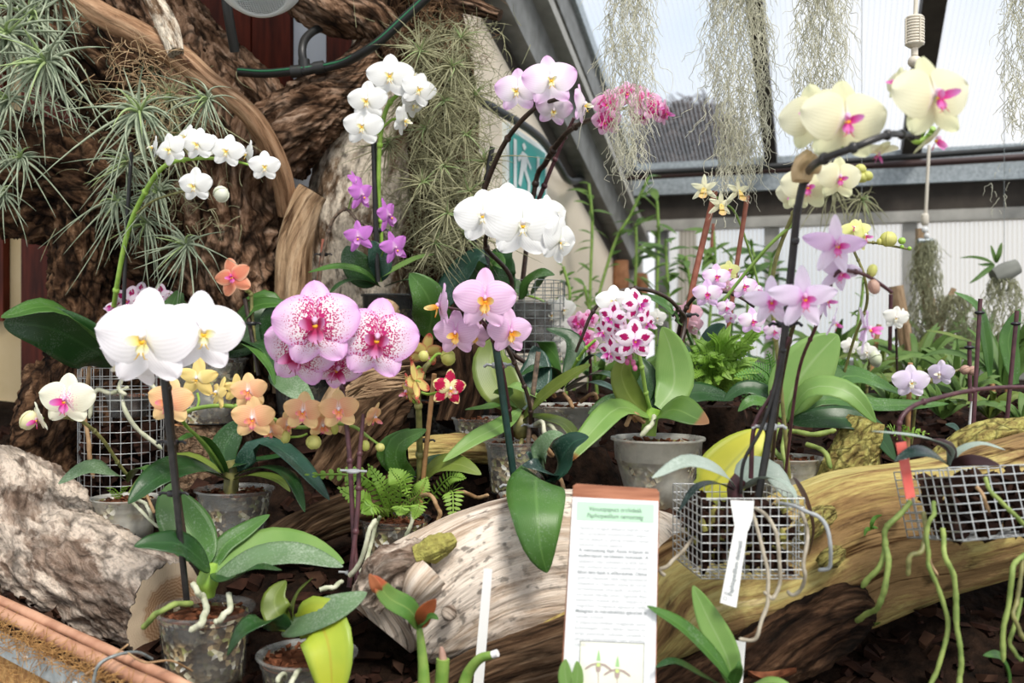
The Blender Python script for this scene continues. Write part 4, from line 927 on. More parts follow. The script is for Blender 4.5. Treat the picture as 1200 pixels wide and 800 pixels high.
# front logs
log('log', [(-110,590,1.68,86),(-5,604,1.54,82),(55,652,1.44,70),(118,684,1.36,63),(197,716,1.283,56)], 'bark_grey', 'grey flaky-barked log lying along the planter edge with sawn end', seed=16, amp=.15, ku=6, kv=16, seg=200, ring=.0026, lump=.10, cap1='cut_wood', capname='sawn_end')
log('log', [(448,738,1.22,42),(470,712,1.23,66),(520,695,1.235,78),(600,672,1.245,84),(690,655,1.26,78),(790,650,1.29,44)], 'driftwood_pale', 'bleached driftwood log lying behind the printed plant notice', seed=17, amp=.07, ku=3.5, kv=3, seg=170, ring=.003, lump=.13)
log('log', [(600,800,1.17,30),(680,760,1.19,58),(780,712,1.235,80),(900,678,1.25,82),(1000,640,1.26,84),(1100,612,1.27,78),(1260,570,1.30,74)], 'driftwood_mossy', 'mossy yellow-brown driftwood log under the two wire baskets', seed=18, amp=.07, ku=3.5, kv=3, seg=180, ring=.003, lump=.16)
log('log', [(490,840,1.14,34),(560,800,1.15,36),(640,770,1.16,34),(700,740,1.17,30)], 'driftwood_brown', 'dark split driftwood piece beneath the bleached log', seed=19, amp=.22, ku=4, kv=5, seg=110, ring=.003, lump=.2)
log('log', [(760,815,1.16,26),(860,785,1.16,36),(930,752,1.17,42),(985,716,1.18,38),(1004,700,1.19,28)], 'driftwood_dark', 'dark hollow-ended log piece in front of the mossy log', seed=20, amp=.34, ku=6, kv=14, seg=110, ring=.003, lump=.2)
log('knot', [(432,700,1.17,20),(460,665,1.16,26),(500,650,1.17,20)], 'bark_grey', 'rough dark-and-white burl on the bleached log', 'burl', seed=21, amp=.5, ku=4, kv=30, seg=80, ring=.002, lump=.3)
log('knot', [(488,652,1.15,12),(510,642,1.15,16),(532,632,1.16,8)], 'moss', 'cushion of olive moss on the burl of the bleached log', 'moss', seed=22, amp=.4, ku=5, kv=30, seg=60, ring=.002, lump=.4)
log('knot', [(505,668,1.15,22),(492,682,1.145,20),(482,700,1.15,12)], 'driftwood_pale', 'rounded pale knob on the bleached log end', 'burl', seed=23, amp=.15, ku=4, kv=8, seg=60, ring=.002)
log('knot', [(520,716,1.148,4),(526,718,1.143,10),(532,722,1.148,4)], 'bark_grey', 'small round grey knot on the bleached log face', 'burl', seed=24, amp=.1, ku=3, kv=8, seg=30, ring=.002)
log('knot', [(938,634,1.165,9),(946,618,1.155,15),(962,606,1.165,13),(976,600,1.175,7)], 'moss_stump', 'yellow mossy knob on the mossy log just beside the wire basket with the white tag', 'burl', seed=32, amp=.4, ku=5, kv=22, seg=60, ring=.002, lump=.35)
log('knot', [(962,662,1.15,8),(974,652,1.145,12),(986,646,1.155,7)], 'moss_stump', 'small crumbly moss lump on the face of the mossy log', 'burl', seed=33, amp=.45, ku=5, kv=26, seg=50, ring=.002, lump=.35)
log('stump', [(972,620,1.38,38),(985,575,1.38,34),(1003,525,1.385,27),(1012,492,1.39,22)], 'moss_stump', 'leaning mossy stump beside the big-leaved orchid pot', 'stump', seed=25, amp=.35, ku=4, kv=12, seg=110, ring=.0026, lump=.25)
log('log', [(1085,560,1.38,18),(1150,530,1.37,30),(1230,525,1.37,34),(1300,520,1.37,30)], 'moss_stump', 'yellow-green mossy log behind the tilted wire basket', seed=26, amp=.35, ku=4, kv=8, seg=100, ring=.003, lump=.25)
log('driftwood', [(290,655,1.38,14),(350,622,1.38,22),(410,600,1.40,24),(450,590,1.45,18)], 'driftwood_brown', 'brown grained driftwood root between the peach orchid and the fern pot', 'driftwood', seed=27, amp=.25, ku=4, kv=5, seg=80, ring=.003)
log('driftwood', [(480,530,1.56,16),(540,525,1.56,17),(600,530,1.56,14)], 'driftwood_mossy', 'short rotting wood piece lying behind the fern pot', 'driftwood', seed=28, amp=.35, ku=4, kv=8, seg=80, ring=.003)
log('root_wood', [(395,560,1.66,36),(430,500,1.66,34),(470,450,1.68,28),(520,425,1.70,20)], 'driftwood_brown', 'tangled brown root wood behind the pink speckled orchid', 'driftwood', seed=29, amp=.45, ku=5, kv=8, seg=110, ring=.0035, lump=.25)
log('root_wood', [(385,500,1.62,22),(410,450,1.63,18),(440,395,1.66,15),(455,360,1.7,14)], 'wood_stub', 'slanting olive-brown root between the speckled orchid blooms', 'driftwood', seed=30, amp=.2, ku=4, kv=8, seg=70, ring=.0035)
log('root_wood', [(535,500,1.66,22),(548,460,1.68,22),(552,420,1.70,24),(540,370,1.74,20)], 'driftwood_dark', 'dark peeling root upright behind the red and yellow orchid', 'driftwood', seed=31, amp=.35, ku=5, kv=10, seg=90, ring=.0035)
def driftfibre(pix_list, label, seed):
    mb = MB()
    for i, pp in enumerate(pix_list): mb.tube(wpath(pp, 6), [.0035*math.sin(PI*min(.97, max(.06, k/(6*(len(pp)-1))))) for k in range(6*(len(pp)-1)+1)], 5)
    return tag(mb.build('root_fibre', 'wood_stub'), label, 'root')
rng = random.Random(3); L_ = []
for i in range(26):
    t = rng.random(); L_.append([(395+t*25+rng.uniform(-6,6), 462+rng.uniform(-14,10), 1.50), (430+t*12, 440+t*22+rng.uniform(-8,8), 1.49), (470+rng.uniform(-10,14), 428+t*28+rng.uniform(-6,6), 1.5)])
driftfibre(L_, 'bundle of dry pale root fibres below the speckled orchid blooms', 3)
# ================================================================ orchids
def orchid(px, py, Y, label, cat='orchid', name='potted_orchid', rpx=None):
    """px,py,Y = centre of the pot's underside"""
    if rpx: bump(px, py, Y, rpx)
    return thing(name, P(px, py, Y), label, cat)
def leaves(t, specs, Yd=None):
    for i, s in enumerate(specs):
        pix, w, mat = s[0], s[1], s[2]; kw = s[3] if len(s) > 3 else {}
        leaf(pix, w, mat, t, seed=i*2.1, **kw)
def flowers(t, kn, specs):
    for s in specs:
        px, py, Y, w = s[:4]; yaw, pitch, roll = (list(s[4:])+[0,0,0])[:3]; flower(kn, px, py, Y, w, t, yaw, pitch, roll)
def spike(t, pix, r, mat='stem_green', nd=(.25,.5,.75)): return tube_obj('flower_spike', pix, r, mat, t, 7, 7, nd)
# ---- white phalaenopsis in clear pot, front
t = orchid(240, 803, 1.17, 'large white moth orchid in a clear pot at the sawn end of the grey log', rpx=42)
pot(240, 711, 1.17, 116, 96, t, .80)
stake([(219,706,1.135), (204,560,1.11), (190,428,1.085)], 4.0, t, clips=((204,578,'clip_black'), (201,518,'clip_black')))
spike(t, [(243,690,1.17), (222,650,1.16), (212,600,1.15), (203,520,1.13), (199,470,1.11), (192,440,1.09), (180,430,1.07)], [3,3,2.6,3.2,3.8,3], 'stem_brown')
tube_obj('pedicel', [(196,450,1.10), (180,430,1.07), (170,415,1.05), (168,400,1.04)], 3, 'stem_brightgreen', t)
leaves(t, [([(245,660,1.17), (222,625,1.19), (203,590,1.2), (200,566,1.21)], 58, 'leaf_green', dict(n='UC', fold=.25)),
           ([(246,668,1.16), (215,640,1.12), (180,636,1.10), (157,640,1.09)], 38, 'leaf_dark', dict(n='UC')),
           ([(248,668,1.17), (262,640,1.19), (290,620,1.21), (316,603,1.22)], 26, 'leaf_green', dict(n='UC')),
           ([(250,676,1.16), (300,640,1.20), (350,640,1.2), (403,660,1.18)], 44, 'leaf_light', dict(n='UC', fold=.1)),
           ([(250,678,1.15), (300,655,1.14), (350,650,1.14), (402,664,1.14)], 38, 'leaf_dusty', dict(n=(0,-.55,.8), fold=.2)),
           ([(248,672,1.16), (268,680,1.12), (300,665,1.09), (330,668,1.08)], 24, 'leaf_dark', dict(n='U'))])
mb = MB(); mb.tube(wpath([(245,700,1.17), (243,680,1.17), (247,660,1.17)], 5), [R(13,1.17)*k for k in (.5,.6,.7,.9,1,1,.95,.9,.8,.7,.6)], 10); mb.build('crown', 'stem_brightgreen', t)
for i, (pp, r, m_) in enumerate([([(238,696,1.14), (241,715,1.10), (236,728,1.08), (222,742,1.08)], 4, 'aerial_root'), ([(225,705,1.12), (200,711,1.09), (180,722,1.09), (166,736,1.10)], 3.5, 'root_green'),
                  ([(268,698,1.12), (269,712,1.09), (262,722,1.08), (251,729,1.08)], 3.5, 'aerial_root'), ([(226,684,1.13), (232,692,1.12), (238,700,1.13)], 3.5, 'aerial_root')]): root_tube(pp, r, t, m_, seed=i)
flowers(t, 'white', [(170,395,1.03,126,0,2,0), (237,388,1.05,104,28,4,2), (150,422,1.08,84,-20,-25,10)])
# ---- spotted pink orchid (pot low at the front)
t = orchid(350, 842, 1.13, 'speckled magenta-pink moth orchid with a yellowing front leaf and purple spikes', rpx=42)
pot(360, 764, 1.13, 118, 78, t, .8, kindm='pot_haze')
spike(t, [(408,700,1.22), (418,690,1.22), (414,620,1.24), (410,540,1.25), (403,470,1.26), (398,440,1.26), (385,415,1.26)], [3.2,3.2,3,3,2.8,2.4], 'stem_purple')
spike(t, [(409,688,1.21), (419,600,1.23), (421,540,1.24), (426,485,1.25)], [3,3,2.8,2.4], 'stem_purple')
mb = MB(); 
for (x, y) in ((414,552), (412,671)):
    c = P(x, y, 1.23); mb.lathe([(.0075,-.002), (.009,0), (.0075,.002), (.0065,0), (.0075,-.002)], c, 12); mb.tube([c+V3((-.016,0,.001)), c+V3((.017,-.002,0))], .0016, 5)
mb.build('clip', 'clip_grey', t)
leaves(t, [([(350,734,1.12), (372,728,1.08), (386,760,1.05), (390,830,1.04)], 62, 'leaf_yellowgreen', dict(n='C', fold=.12, w0=.5)),
           ([(332,737,1.13), (360,726,1.09), (395,712,1.07), (430,694,1.08)], 46, 'leaf_dusty', dict(n='UC', fold=.1)),
           ([(345,735,1.14), (326,720,1.12), (322,700,1.13), (335,680,1.14)], 34, 'leaf_olive', dict(n='UC')),
           ([(348,735,1.14), (343,715,1.13), (350,695,1.14), (366,677,1.15)], 28, 'leaf_olive', dict(n='L')),
           ([(340,737,1.12), (310,728,1.09), (285,738,1.08), (266,768,1.08)], 36, 'leaf_dark', dict(n='UL'))])
for i, pp in enumerate([[(375,690,1.12), (390,688,1.12), (402,682,1.13)], [(410,672,1.2), (424,655,1.19), (432,625,1.19), (440,607,1.2)], [(335,800,1.09), (330,790,1.07), (326,800,1.05)], [(352,785,1.08), (345,792,1.05), (342,805,1.04)]]): root_tube(pp, 3, t, seed=i+9)
flowers(t, 'spotpink', [(370,378,1.17,106,4,6,-4), (442,396,1.19,100,8,4,8), (350,412,1.20,92,-8,-16,14), (395,430,1.22,66,20,-30,30)])
for (a_, b_) in (((398,440,1.26), (378,392,1.19)), ((403,452,1.26), (438,402,1.21))): tube_obj('pedicel', [a_, ((a_[0]+b_[0])/2, (a_[1]+b_[1])/2+6, (a_[2]+b_[2])/2), b_], 2.6, 'stem_purple', t)
# ---- peach orchid
t = orchid(275, 640, 1.44, 'peach and apricot moth orchid with arching spray in a clear pot', rpx=36)
pot(275, 572, 1.44, 92, 68, t, .76, kindm='pot_haze')
mb = MB(); mb.tube(wpath([(270,580,1.44), (271,560,1.44), (268,540,1.44)], 4), R(9, 1.44), 10); mb.build('crown', 'stem_olive', t)
leaves(t, [([(266,560,1.44), (245,525,1.40), (228,510,1.37), (202,520,1.35)], 26, 'leaf_green', dict(n='U', w0=.3)),
           ([(266,562,1.44), (225,548,1.36), (185,560,1.30), (150,590,1.27)], 50, 'leaf_dark', dict(n='UC', fold=.25)),
           ([(262,555,1.45), (220,535,1.44), (180,550,1.42), (150,578,1.40)], 24, 'leaf_olive', dict(n='U')),
           ([(274,552,1.44), (310,520,1.42), (345,540,1.38), (386,586,1.34)], 34, 'leaf_bluedark', dict(n='UR', fold=.2)),
           ([(274,558,1.44), (310,548,1.40), (340,560,1.36), (357,600,1.33)], 26, 'leaf_dark', dict(n='UR')),
           ([(274,562,1.43), (300,556,1.38), (325,562,1.34), (340,576,1.32)], 20, 'leaf_olive', dict(n='U')),
           ([(270,556,1.46), (262,530,1.47), (275,505,1.48), (290,495,1.48)], 34, 'leaf_dark', dict(n='C')),
           ([(268,556,1.45), (275,545,1.43), (330,534,1.5), (350,528,1.55)], 18, 'leaf_dark', dict(n='U'))])
spike(t, [(266,556,1.44), (240,520,1.38), (215,495,1.33), (222,481,1.30), (260,475,1.29), (300,482,1.29), (345,500,1.29), (390,496,1.29), (415,500,1.29), (432,512,1.29)], [2.2,2.2,2.4,2.6,2.4,2.2,1.8], 'stem_green')
flowers(t, 'peach', [(198,470,1.25,62,-6,6,4), (291,458,1.25,48,0,6,-6), (296,490,1.24,56,4,0,0), (355,482,1.24,52,4,4,4), (397,480,1.24,52,6,4,-4), (336,498,1.27,34,60,0,0), (378,498,1.27,40,20,-20,0)])
flowers(t, 'apricot', [(231,443,1.30,52,0,0,4), (255,460,1.29,42,-50,10,10), (278,455,1.30,36,40,-5,0)])
for (x, y, w, yw) in ((318,505,34,-20), (438,488,38,70)): flower('peach', x, y, 1.26, w, t, yw, -30, 10)
for (x, y, w, h) in ((334,512,12,15), (367,518,18,17), (428,522,10,13), (445,524,11,10), (392,502,9,14)): bud(x, y, 1.27, w, 'bud_yellow', t, h)
for pp in ([(360,508,1.28), (352,511,1.28), (340,512,1.28)], [(231,460,1.3), (233,470,1.3), (230,480,1.3)], [(432,512,1.29), (440,518,1.28), (446,522,1.27)], [(278,470,1.29), (280,462,1.28), (290,462,1.27)], [(345,500,1.29), (350,495,1.27), (354,486,1.26)]): tube_obj('pedicel', pp, 1.5, 'stem_brightgreen', t, 5)
# ---- cream-magenta orchid, small pot before the wire cylinder
t = orchid(150, 632, 1.46, 'cream moth orchid with magenta throat in a small cloudy pot before the wire cylinder', rpx=30)
pot(147, 582, 1.46, 78, 50, t, .8, kindm='pot_cloudy')
leaves(t, [([(147,562,1.46), (125,550,1.42), (100,548,1.40), (68,567,1.38)], 24, 'leaf_dusty', dict(n='UC', fold=.1)), ([(150,565,1.46), (158,552,1.44), (170,548,1.42), (185,560,1.40)], 16, 'leaf_green', dict(n='U'))])
spike(t, [(152,560,1.46), (140,545,1.44), (120,515,1.40), (98,495,1.37), (80,489,1.35), (62,490,1.35)], 2.2, 'stem_olive')
flowers(t, 'creammag', [(77,468,1.32,68,2,2,2)])
flower('creammag', 44, 490, 1.33, 42, t, -55, -20, 0); bud(33, 492, 1.33, 19, 'bud_cream', t, 24, 30)
for i, pp in enumerate([[(160,585,1.43), (170,590,1.39), (175,600,1.37), (180,612,1.38)], [(172,580,1.43), (176,590,1.4), (181,600,1.39)], [(155,590,1.42), (168,600,1.38), (186,618,1.37)]]): root_tube(pp, 2, t, 'root_brown' if i == 1 else 'aerial_root', seed=i+3)
mb = MB()
for (x, y, dx) in ((140,580,-.3), (138,585,.2), (134,583,-.1), (143,578,.3)):
    p = P(x, y, 1.42); frond(mb, [p, p+V3((dx*.02, -.005, .01)), p+V3((dx*.05, -.012, .012))], .03, .012, V3((0,0,1)), pairs=7)
mb.build('seedling_fern', 'fern_green', t)
# ---- wire cylinder with orchid
t = orchid(142, 612, 1.64, 'tall galvanised wire mesh cylinder holding a rooted orchid with one huge dark leaf', name='wire_basket_orchid', rpx=50)
mb = MB(); wirecyl(mb, P(142,430,1.64), R(47,1.64), R(182,1.64), 26, 15, .0006); mb.build('wire_cylinder', 'wire_metal', t)
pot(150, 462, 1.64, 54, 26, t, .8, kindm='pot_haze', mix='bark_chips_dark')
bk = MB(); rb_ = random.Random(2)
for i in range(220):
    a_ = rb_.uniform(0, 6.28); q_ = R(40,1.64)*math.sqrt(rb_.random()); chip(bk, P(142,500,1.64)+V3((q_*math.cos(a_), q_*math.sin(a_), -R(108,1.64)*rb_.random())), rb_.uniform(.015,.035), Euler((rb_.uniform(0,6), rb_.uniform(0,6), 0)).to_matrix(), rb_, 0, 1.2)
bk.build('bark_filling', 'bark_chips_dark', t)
for i, pp in enumerate([[(140,455,1.60), (146,480,1.58), (165,505,1.59), (190,525,1.6)], [(105,430,1.58), (100,480,1.57), (103,520,1.57), (107,560,1.58)], [(150,455,1.60), (130,460,1.58), (112,458,1.57), (104,490,1.57)], [(165,440,1.6), (178,452,1.58), (186,462,1.58)], [(145,440,1.6), (138,455,1.58), (148,462,1.58)]]): root_tube(pp, 2.6, t, 'aerial_root' if i != 1 else 'root_brown', seed=i)
leaves(t, [([(135,425,1.60), (110,395,1.54), (60,360,1.48), (1,372,1.44)], 62, 'leaf_green', dict(n=(.1,-.35,.9), fold=.1, wpow=.5)), ([(135,430,1.62), (112,412,1.56), (60,385,1.50), (4,378,1.46)], 62, 'leaf_dark', dict(n=(0,-1,.0), fold=.15, wpow=.5)),
           ([(150,425,1.62), (190,380,1.66), (205,350,1.68), (208,340,1.68)], 34, 'leaf_green', dict(n='C'))])
# ---- pot on the cork slice: orange orchid
t = orchid(240, 497, 1.72, 'orange moth orchid in a clear pot standing on the cork slice')
pot(244, 419, 1.72, 92, 76, t, .78, kindm='pot_haze')
leaves(t, [([(262,410,1.72), (275,385,1.68), (300,358,1.66), (345,356,1.66)], 26, 'leaf_green', dict(n='UC', w0=.3)), ([(262,412,1.72), (290,400,1.66), (320,415,1.62), (330,445,1.60)], 40, 'leaf_dark', dict(n='UR', fold=.2)),
           ([(235,412,1.72), (215,380,1.70), (208,355,1.70), (214,343,1.7)], 40, 'leaf_green', dict(n='C')), ([(255,412,1.72), (290,405,1.62), (315,430,1.58), (322,452,1.56)], 20, 'leaf_green', dict(n='UR')),
           ([(250,412,1.72), (290,395,1.74), (315,370,1.76), (330,350,1.78)], 44, 'leaf_dark', dict(n='C'))])
stake([(303,440,1.64), (296,400,1.65), (287,350,1.66)], 2.6, t, 'stem_brown', ((295,379,'clip_black'),))
spike(t, [(300,436,1.65), (298,400,1.66), (295,365,1.66), (294,345,1.66), (288,340,1.65)], 2.2, 'stem_olive')
flower('orange', 272, 324, 1.62, 48, t, -8, 4, -18)
# ---- magenta-and-white flowers peeping above the white orchid
t = orchid(170, 452, 1.80, 'magenta spotted orchid peeping out behind the big white blooms', name='orchid_spray')
spike(t, [(178,450,1.80), (176,410,1.78), (168,370,1.76), (150,358,1.75)], 2, 'stem_green')
flowers(t, 'magspot', [(134,362,1.72,34,-20,10,0), (150,352,1.72,38,10,0,20), (163,344,1.74,34,0,20,0), (188,348,1.73,34,20,0,0), (196,360,1.72,32,30,-20,0)])
# ---- small white spray on green spike
t = orchid(150, 452, 1.78, 'small white orchid spray on a tall bright green spike against the trunk', name='orchid_spray')
spike(t, [(120,452,1.78), (128,400,1.76), (136,340,1.70), (150,270,1.66), (170,225,1.62), (190,197,1.58), (215,187,1.56), (260,186,1.55), (300,195,1.55)], [3,3,3.2,3,2.8,2.4,1.8,1.2], 'stem_brightgreen')
stake([(142,440,1.70), (148,270,1.68), (154,178,1.66)], 2.4, t, 'stake_black', ((149,281,'clip_black'),))
tube_obj('side_spike', [(160,250,1.64), (178,236,1.62), (200,228,1.60), (225,222,1.56)], 1.4, 'stem_olive', t)
flowers(t, 'white_small', [(199,174,1.53,42,-20,0,-20), (232,168,1.53,42,-8,4,0), (266,176,1.53,42,4,0,10), (290,180,1.55,34,-60,0,10), (310,194,1.53,38,14,-4,0), (228,216,1.52,44,-10,-4,0), (218,160,1.56,34,-30,10,0), (250,170,1.56,34,20,20,0), (180,172,1.55,28,-60,0,0)])
bud(259, 227, 1.54, 20, 'bud_white', t, 18, 60)
# ---- tall white orchid in the middle + dark pot
t = orchid(455, 405, 1.76, 'white orchid with a tall green spike in a dark pot before the pale trunk')
pot(455, 345, 1.76, 64, 58, t, .8, kindm='pot_dark', rimh=.4)
spike(t, [(446,330,1.76), (447,280,1.75), (444,230,1.74), (445,170,1.72), (452,130,1.71), (465,112,1.7), (478,108,1.7)], [2.4,2.4,2.6,2.8,2.4,2], 'stem_brightgreen')
stake([(443,330,1.75), (440,250,1.74), (438,164,1.73)], 3.2, t, 'stake_black', ((442,270,'clip_black'),))
leaves(t, [([(445,335,1.76), (425,318,1.73), (395,312,1.71), (361,319,1.70)], 12, 'leaf_green', dict(n='UC')), ([(442,332,1.76), (425,320,1.75), (412,302,1.74), (406,288,1.74)], 36, 'leaf_dark', dict(n='C')),
           ([(442,330,1.76), (446,310,1.75), (440,292,1.74), (436,282,1.74)], 28, 'leaf_bluedark', dict(n='C')), ([(445,325,1.76), (468,312,1.74), (490,302,1.72), (509,298,1.70)], 12, 'leaf_light', dict(n='UC')),
           ([(446,336,1.76), (420,328,1.72), (400,332,1.70), (385,345,1.68)], 14, 'leaf_dark', dict(n='U')), ([(450,336,1.76), (475,328,1.73), (490,330,1.72), (505,336,1.7)], 12, 'leaf_dark', dict(n='U'))])
flowers(t, 'white_small', [(457,88,1.66,58,2,4,0), (430,117,1.65,50,-6,0,0), (425,147,1.65,50,-4,0,4), (491,104,1.66,44,16,0,16), (482,90,1.69,34,30,30,0)])
flower('white_small', 473, 140, 1.66, 40, t, 74, -10, 10); flower('white_small', 484, 122, 1.68, 36, t, 50, -20, 10)
for pp in ([(445,152,1.71), (440,158,1.7), (432,150,1.67)], [(447,140,1.71), (440,133,1.69), (436,122,1.66)], [(448,150,1.71), (460,140,1.7), (470,140,1.68)]): tube_obj('pedicel', pp, 1.6, 'stem_brightgreen', t, 5)
# ---- purple dendrobium
t = orchid(372, 400, 1.76, 'small purple orchid with a thin twiggy spike in front of the pale trunk', name='orchid_spray')
spike(t, [(372,345,1.74), (378,300,1.73), (388,262,1.72), (400,247,1.71), (408,246,1.71), (420,260,1.7), (431,266,1.7), (434,282,1.70)], [2.4,2.2,2,1.8,1.6,1.4], 'stake_twig')
stake([(371,342,1.75), (376,310,1.75), (379,280,1.75)], 2.4, t, 'stake_redbrown', ((379,298,'clip_black'),))
flowers(t, 'purple', [(424,228,1.66,42,50,-5,-10), (420,277,1.66,42,-10,0,-10), (455,252,1.67,44,65,0,-20), (463,290,1.66,42,35,-5,-20), (418,212,1.68,30,60,20,0)])
tube_obj('pedicel', [(408,246,1.71), (412,232,1.7), (420,224,1.68)], 1, 'stem_green', t, 4)
tube_obj('flower_spike', [(447,300,1.74), (452,285,1.71), (458,262,1.69), (452,240,1.70)], 1, 'stem_green', t, 5)
# ---- dark pot behind the speckled flowers
t = orchid(355, 488, 1.70, 'leafy orchid without open flowers in a dark pot behind the speckled blooms', rpx=34)
pot(355, 436, 1.70, 74, 52, t, .8, kindm='pot_dark')
leaves(t, [([(345,430,1.70), (325,395,1.68), (318,372,1.66), (325,355,1.66)], 36, 'leaf_dark', dict(n='C')), ([(345,432,1.68), (335,440,1.60), (345,455,1.55), (368,474,1.52)], 40, 'leaf_dusty', dict(n='UC', w0=.4)),
           ([(350,430,1.70), (320,352,1.72), (300,347,1.72), (285,352,1.72)], 20, 'leaf_green', dict(n='UC'))])
# ---- pot with ferns, yellow-red orchid
t = orchid(462, 668, 1.40, 'yellow and crimson orchid in a clear pot with a leaning bamboo cane', rpx=32)
pot(463, 606, 1.40, 86, 62, t, .78)
stake([(492,600,1.40), (500,520,1.38), (509,438,1.36)], 2.8, t, 'stake_bamboo', ((494,559,'clip_black'), (498,516,'clip_black')))
spike(t, [(490,595,1.41), (492,540,1.39), (491,490,1.36), (490,460,1.34), (496,435,1.32), (504,424,1.32)], [4,4,3.6,3.4,3], 'stem_olive')
leaves(t, [([(488,560,1.41), (462,545,1.39), (452,525,1.37), (480,502,1.36)], 22, 'leaf_green', dict(n='C')), ([(486,560,1.40), (466,545,1.37), (468,520,1.36), (500,503,1.36)], 26, 'leaf_green', dict(n='C', fold=.25)),
           ([(492,565,1.41), (515,545,1.38), (540,545,1.36), (564,556,1.35)], 30, 'leaf_olive', dict(n='UC')), ([(488,566,1.42), (500,548,1.42), (515,540,1.43), (530,535,1.44)], 20, 'leaf_dark', dict(n='C'))])
flowers(t, 'redyellow', [(527,455,1.31,48,24,-6,6)])
flower('yellowred', 486, 446, 1.30, 48, t, -120, -10, 20); flower('yellowred', 499, 412, 1.33, 46, t, 10, -30, 10); flower('yellowred', 478, 458, 1.32, 42, t, -60, -20, 0)
bud(525, 418, 1.32, 20, 'bud_yellow', t, 17, 80); bud(496, 417, 1.30, 12, 'bud_yellow', t, 13)
for pp in ([(500,428,1.32), (512,415,1.32), (520,416,1.32)], [(494,460,1.35), (502,462,1.34), (512,460,1.32)], [(491,475,1.36), (482,468,1.34), (478,460,1.33)], [(496,435,1.33), (490,430,1.32), (486,440,1.31)]): tube_obj('pedicel', pp, 1.8, 'stem_brightgreen', t, 5)
for i, pp in enumerate([[(445,605,1.38), (436,625,1.32), (430,655,1.28), (418,675,1.27)], [(482,585,1.38), (500,580,1.32), (510,590,1.3), (516,605,1.3), (505,627,1.31)], [(480,600,1.38), (484,608,1.35), (474,628,1.32)], [(535,576,1.42), (550,578,1.4), (562,584,1.39), (572,580,1.38)]]): root_tube(pp, 2.4, t, 'aerial_root' if i % 2 == 0 else 'root_brown', seed=i+5)
# fern in that pot
f = thing('fern', P(455,600,1.38), 'bright green fern sprouting from the pot of the yellow and crimson orchid', 'fern')
rng = random.Random(12)
for i, (a, b, c_, w) in enumerate([((455,605,1.39),(430,560,1.35),(360,556,1.33),24), ((460,605,1.38),(452,575,1.33),(432,545,1.33),22), ((465,605,1.38),(470,570,1.32),(458,550,1.32),34), ((450,605,1.38),(430,590,1.30),(398,572,1.30),28), ((470,600,1.38),(490,580,1.34),(500,560,1.34),26),
        ((452,604,1.37),(440,592,1.28),(425,600,1.27),26), ((465,604,1.37),(470,592,1.28),(468,602,1.27),28), ((475,604,1.37),(490,590,1.3),(485,607,1.29),24), ((500,590,1.40),(525,560,1.36),(545,560,1.34),20), ((520,585,1.40),(530,575,1.35),(531,610,1.33),30), ((455,600,1.4),(470,560,1.38),(478,580,1.3),30), ((440,600,1.37),(420,585,1.33),(405,560,1.34),22)]):
    mb = MB(); pts = [P(*a), P(*b), P(*c_)]; frond(mb, pts, (pts[0]-pts[1]).length+(pts[1]-pts[2]).length, R(w, 1.33), V3((0,-.9,.4)), pairs=15); mb.build('frond', 'fern_green', f)
# ---- pink orchid with green stake
t = orchid(606, 578, 1.48, 'pink moth orchid with orange lips tied to a dark green cane', rpx=32)
pot(604, 516, 1.48, 76, 60, t, .8, kindm='pot_haze')
stake([(605,578,1.40), (594,500,1.38), (578,384,1.36)], 4.2, t, 'stake_green', ((585,428,'clip_grey'), (604,569,'clip_grey')))
spike(t, [(600,515,1.47), (596,480,1.42), (588,430,1.38), (578,398,1.35), (566,378,1.33)], [3,3,2.6,2.4,2.2], 'stem_purple')
spike(t, [(622,510,1.46), (620,470,1.42), (605,430,1.40), (588,395,1.36)], 2.4, 'stem_brown')
stake([(618,535,1.45), (622,480,1.45), (631,412,1.45)], 3, t, 'stake_twig', ((624,498,'clip_grey'),))
leaves(t, [([(610,480,1.47), (585,500,1.42), (555,515,1.38), (519,541,1.36)], 24, 'leaf_light', dict(n='UC', w0=.3)), ([(612,490,1.47), (640,462,1.42), (670,440,1.38), (692,427,1.37)], 27, 'leaf_olive', dict(n='UL', w0=.35, wpow=.45)),
           ([(606,485,1.48), (585,475,1.46), (570,478,1.44), (545,480,1.42)], 20, 'leaf_green', dict(n='U')), ([(610,480,1.48), (585,450,1.50), (575,420,1.52), (585,395,1.53)], 52, 'leaf_olive', dict(n='C', w0=.4)),
           ([(612,486,1.48), (640,490,1.44), (665,500,1.42), (682,530,1.40)], 24, 'leaf_olive', dict(n='U')), ([(606,478,1.48), (590,465,1.48), (600,452,1.46), (640,470,1.45)], 26, 'leaf_light', dict(n='U')),
           ([(614,480,1.49), (625,450,1.52), (630,425,1.54), (625,405,1.55)], 40, 'leaf_bluedark', dict(n='C'))])
mb = MB(); mb.ball(P(610,500,1.47), R(12,1.47), 12, sc=(1,1,1.3)); mb.build('crown', 'stem_olive', t)
for i, pp in enumerate([[(622,498,1.46), (634,495,1.42), (640,510,1.41)], [(628,498,1.46), (645,500,1.42), (655,512,1.4)], [(612,515,1.46), (608,525,1.45), (609,535,1.44)], [(625,510,1.45), (645,535,1.4), (640,520,1.38)], [(655,560,1.4), (662,575,1.37), (668,585,1.36)]]): root_tube(pp, 2.6, t, ['aerial_root','aerial_root','stem_olive','root_brown','root_brown'][i], seed=i+21)
flowers(t, 'pinkphal', [(568,350,1.27,76,4,0,2), (534,390,1.30,56,-8,-6,0), (598,388,1.31,56,18,-4,0), (556,392,1.34,40,0,-20,0)])
flower('pinkphal', 516, 358, 1.30, 54, t, -74, 0, 0)
tube_obj('pedicel', [(580,400,1.36), (568,378,1.32), (545,365,1.30), (524,360,1.30)], 1.6, 'stem_purple', t, 5)
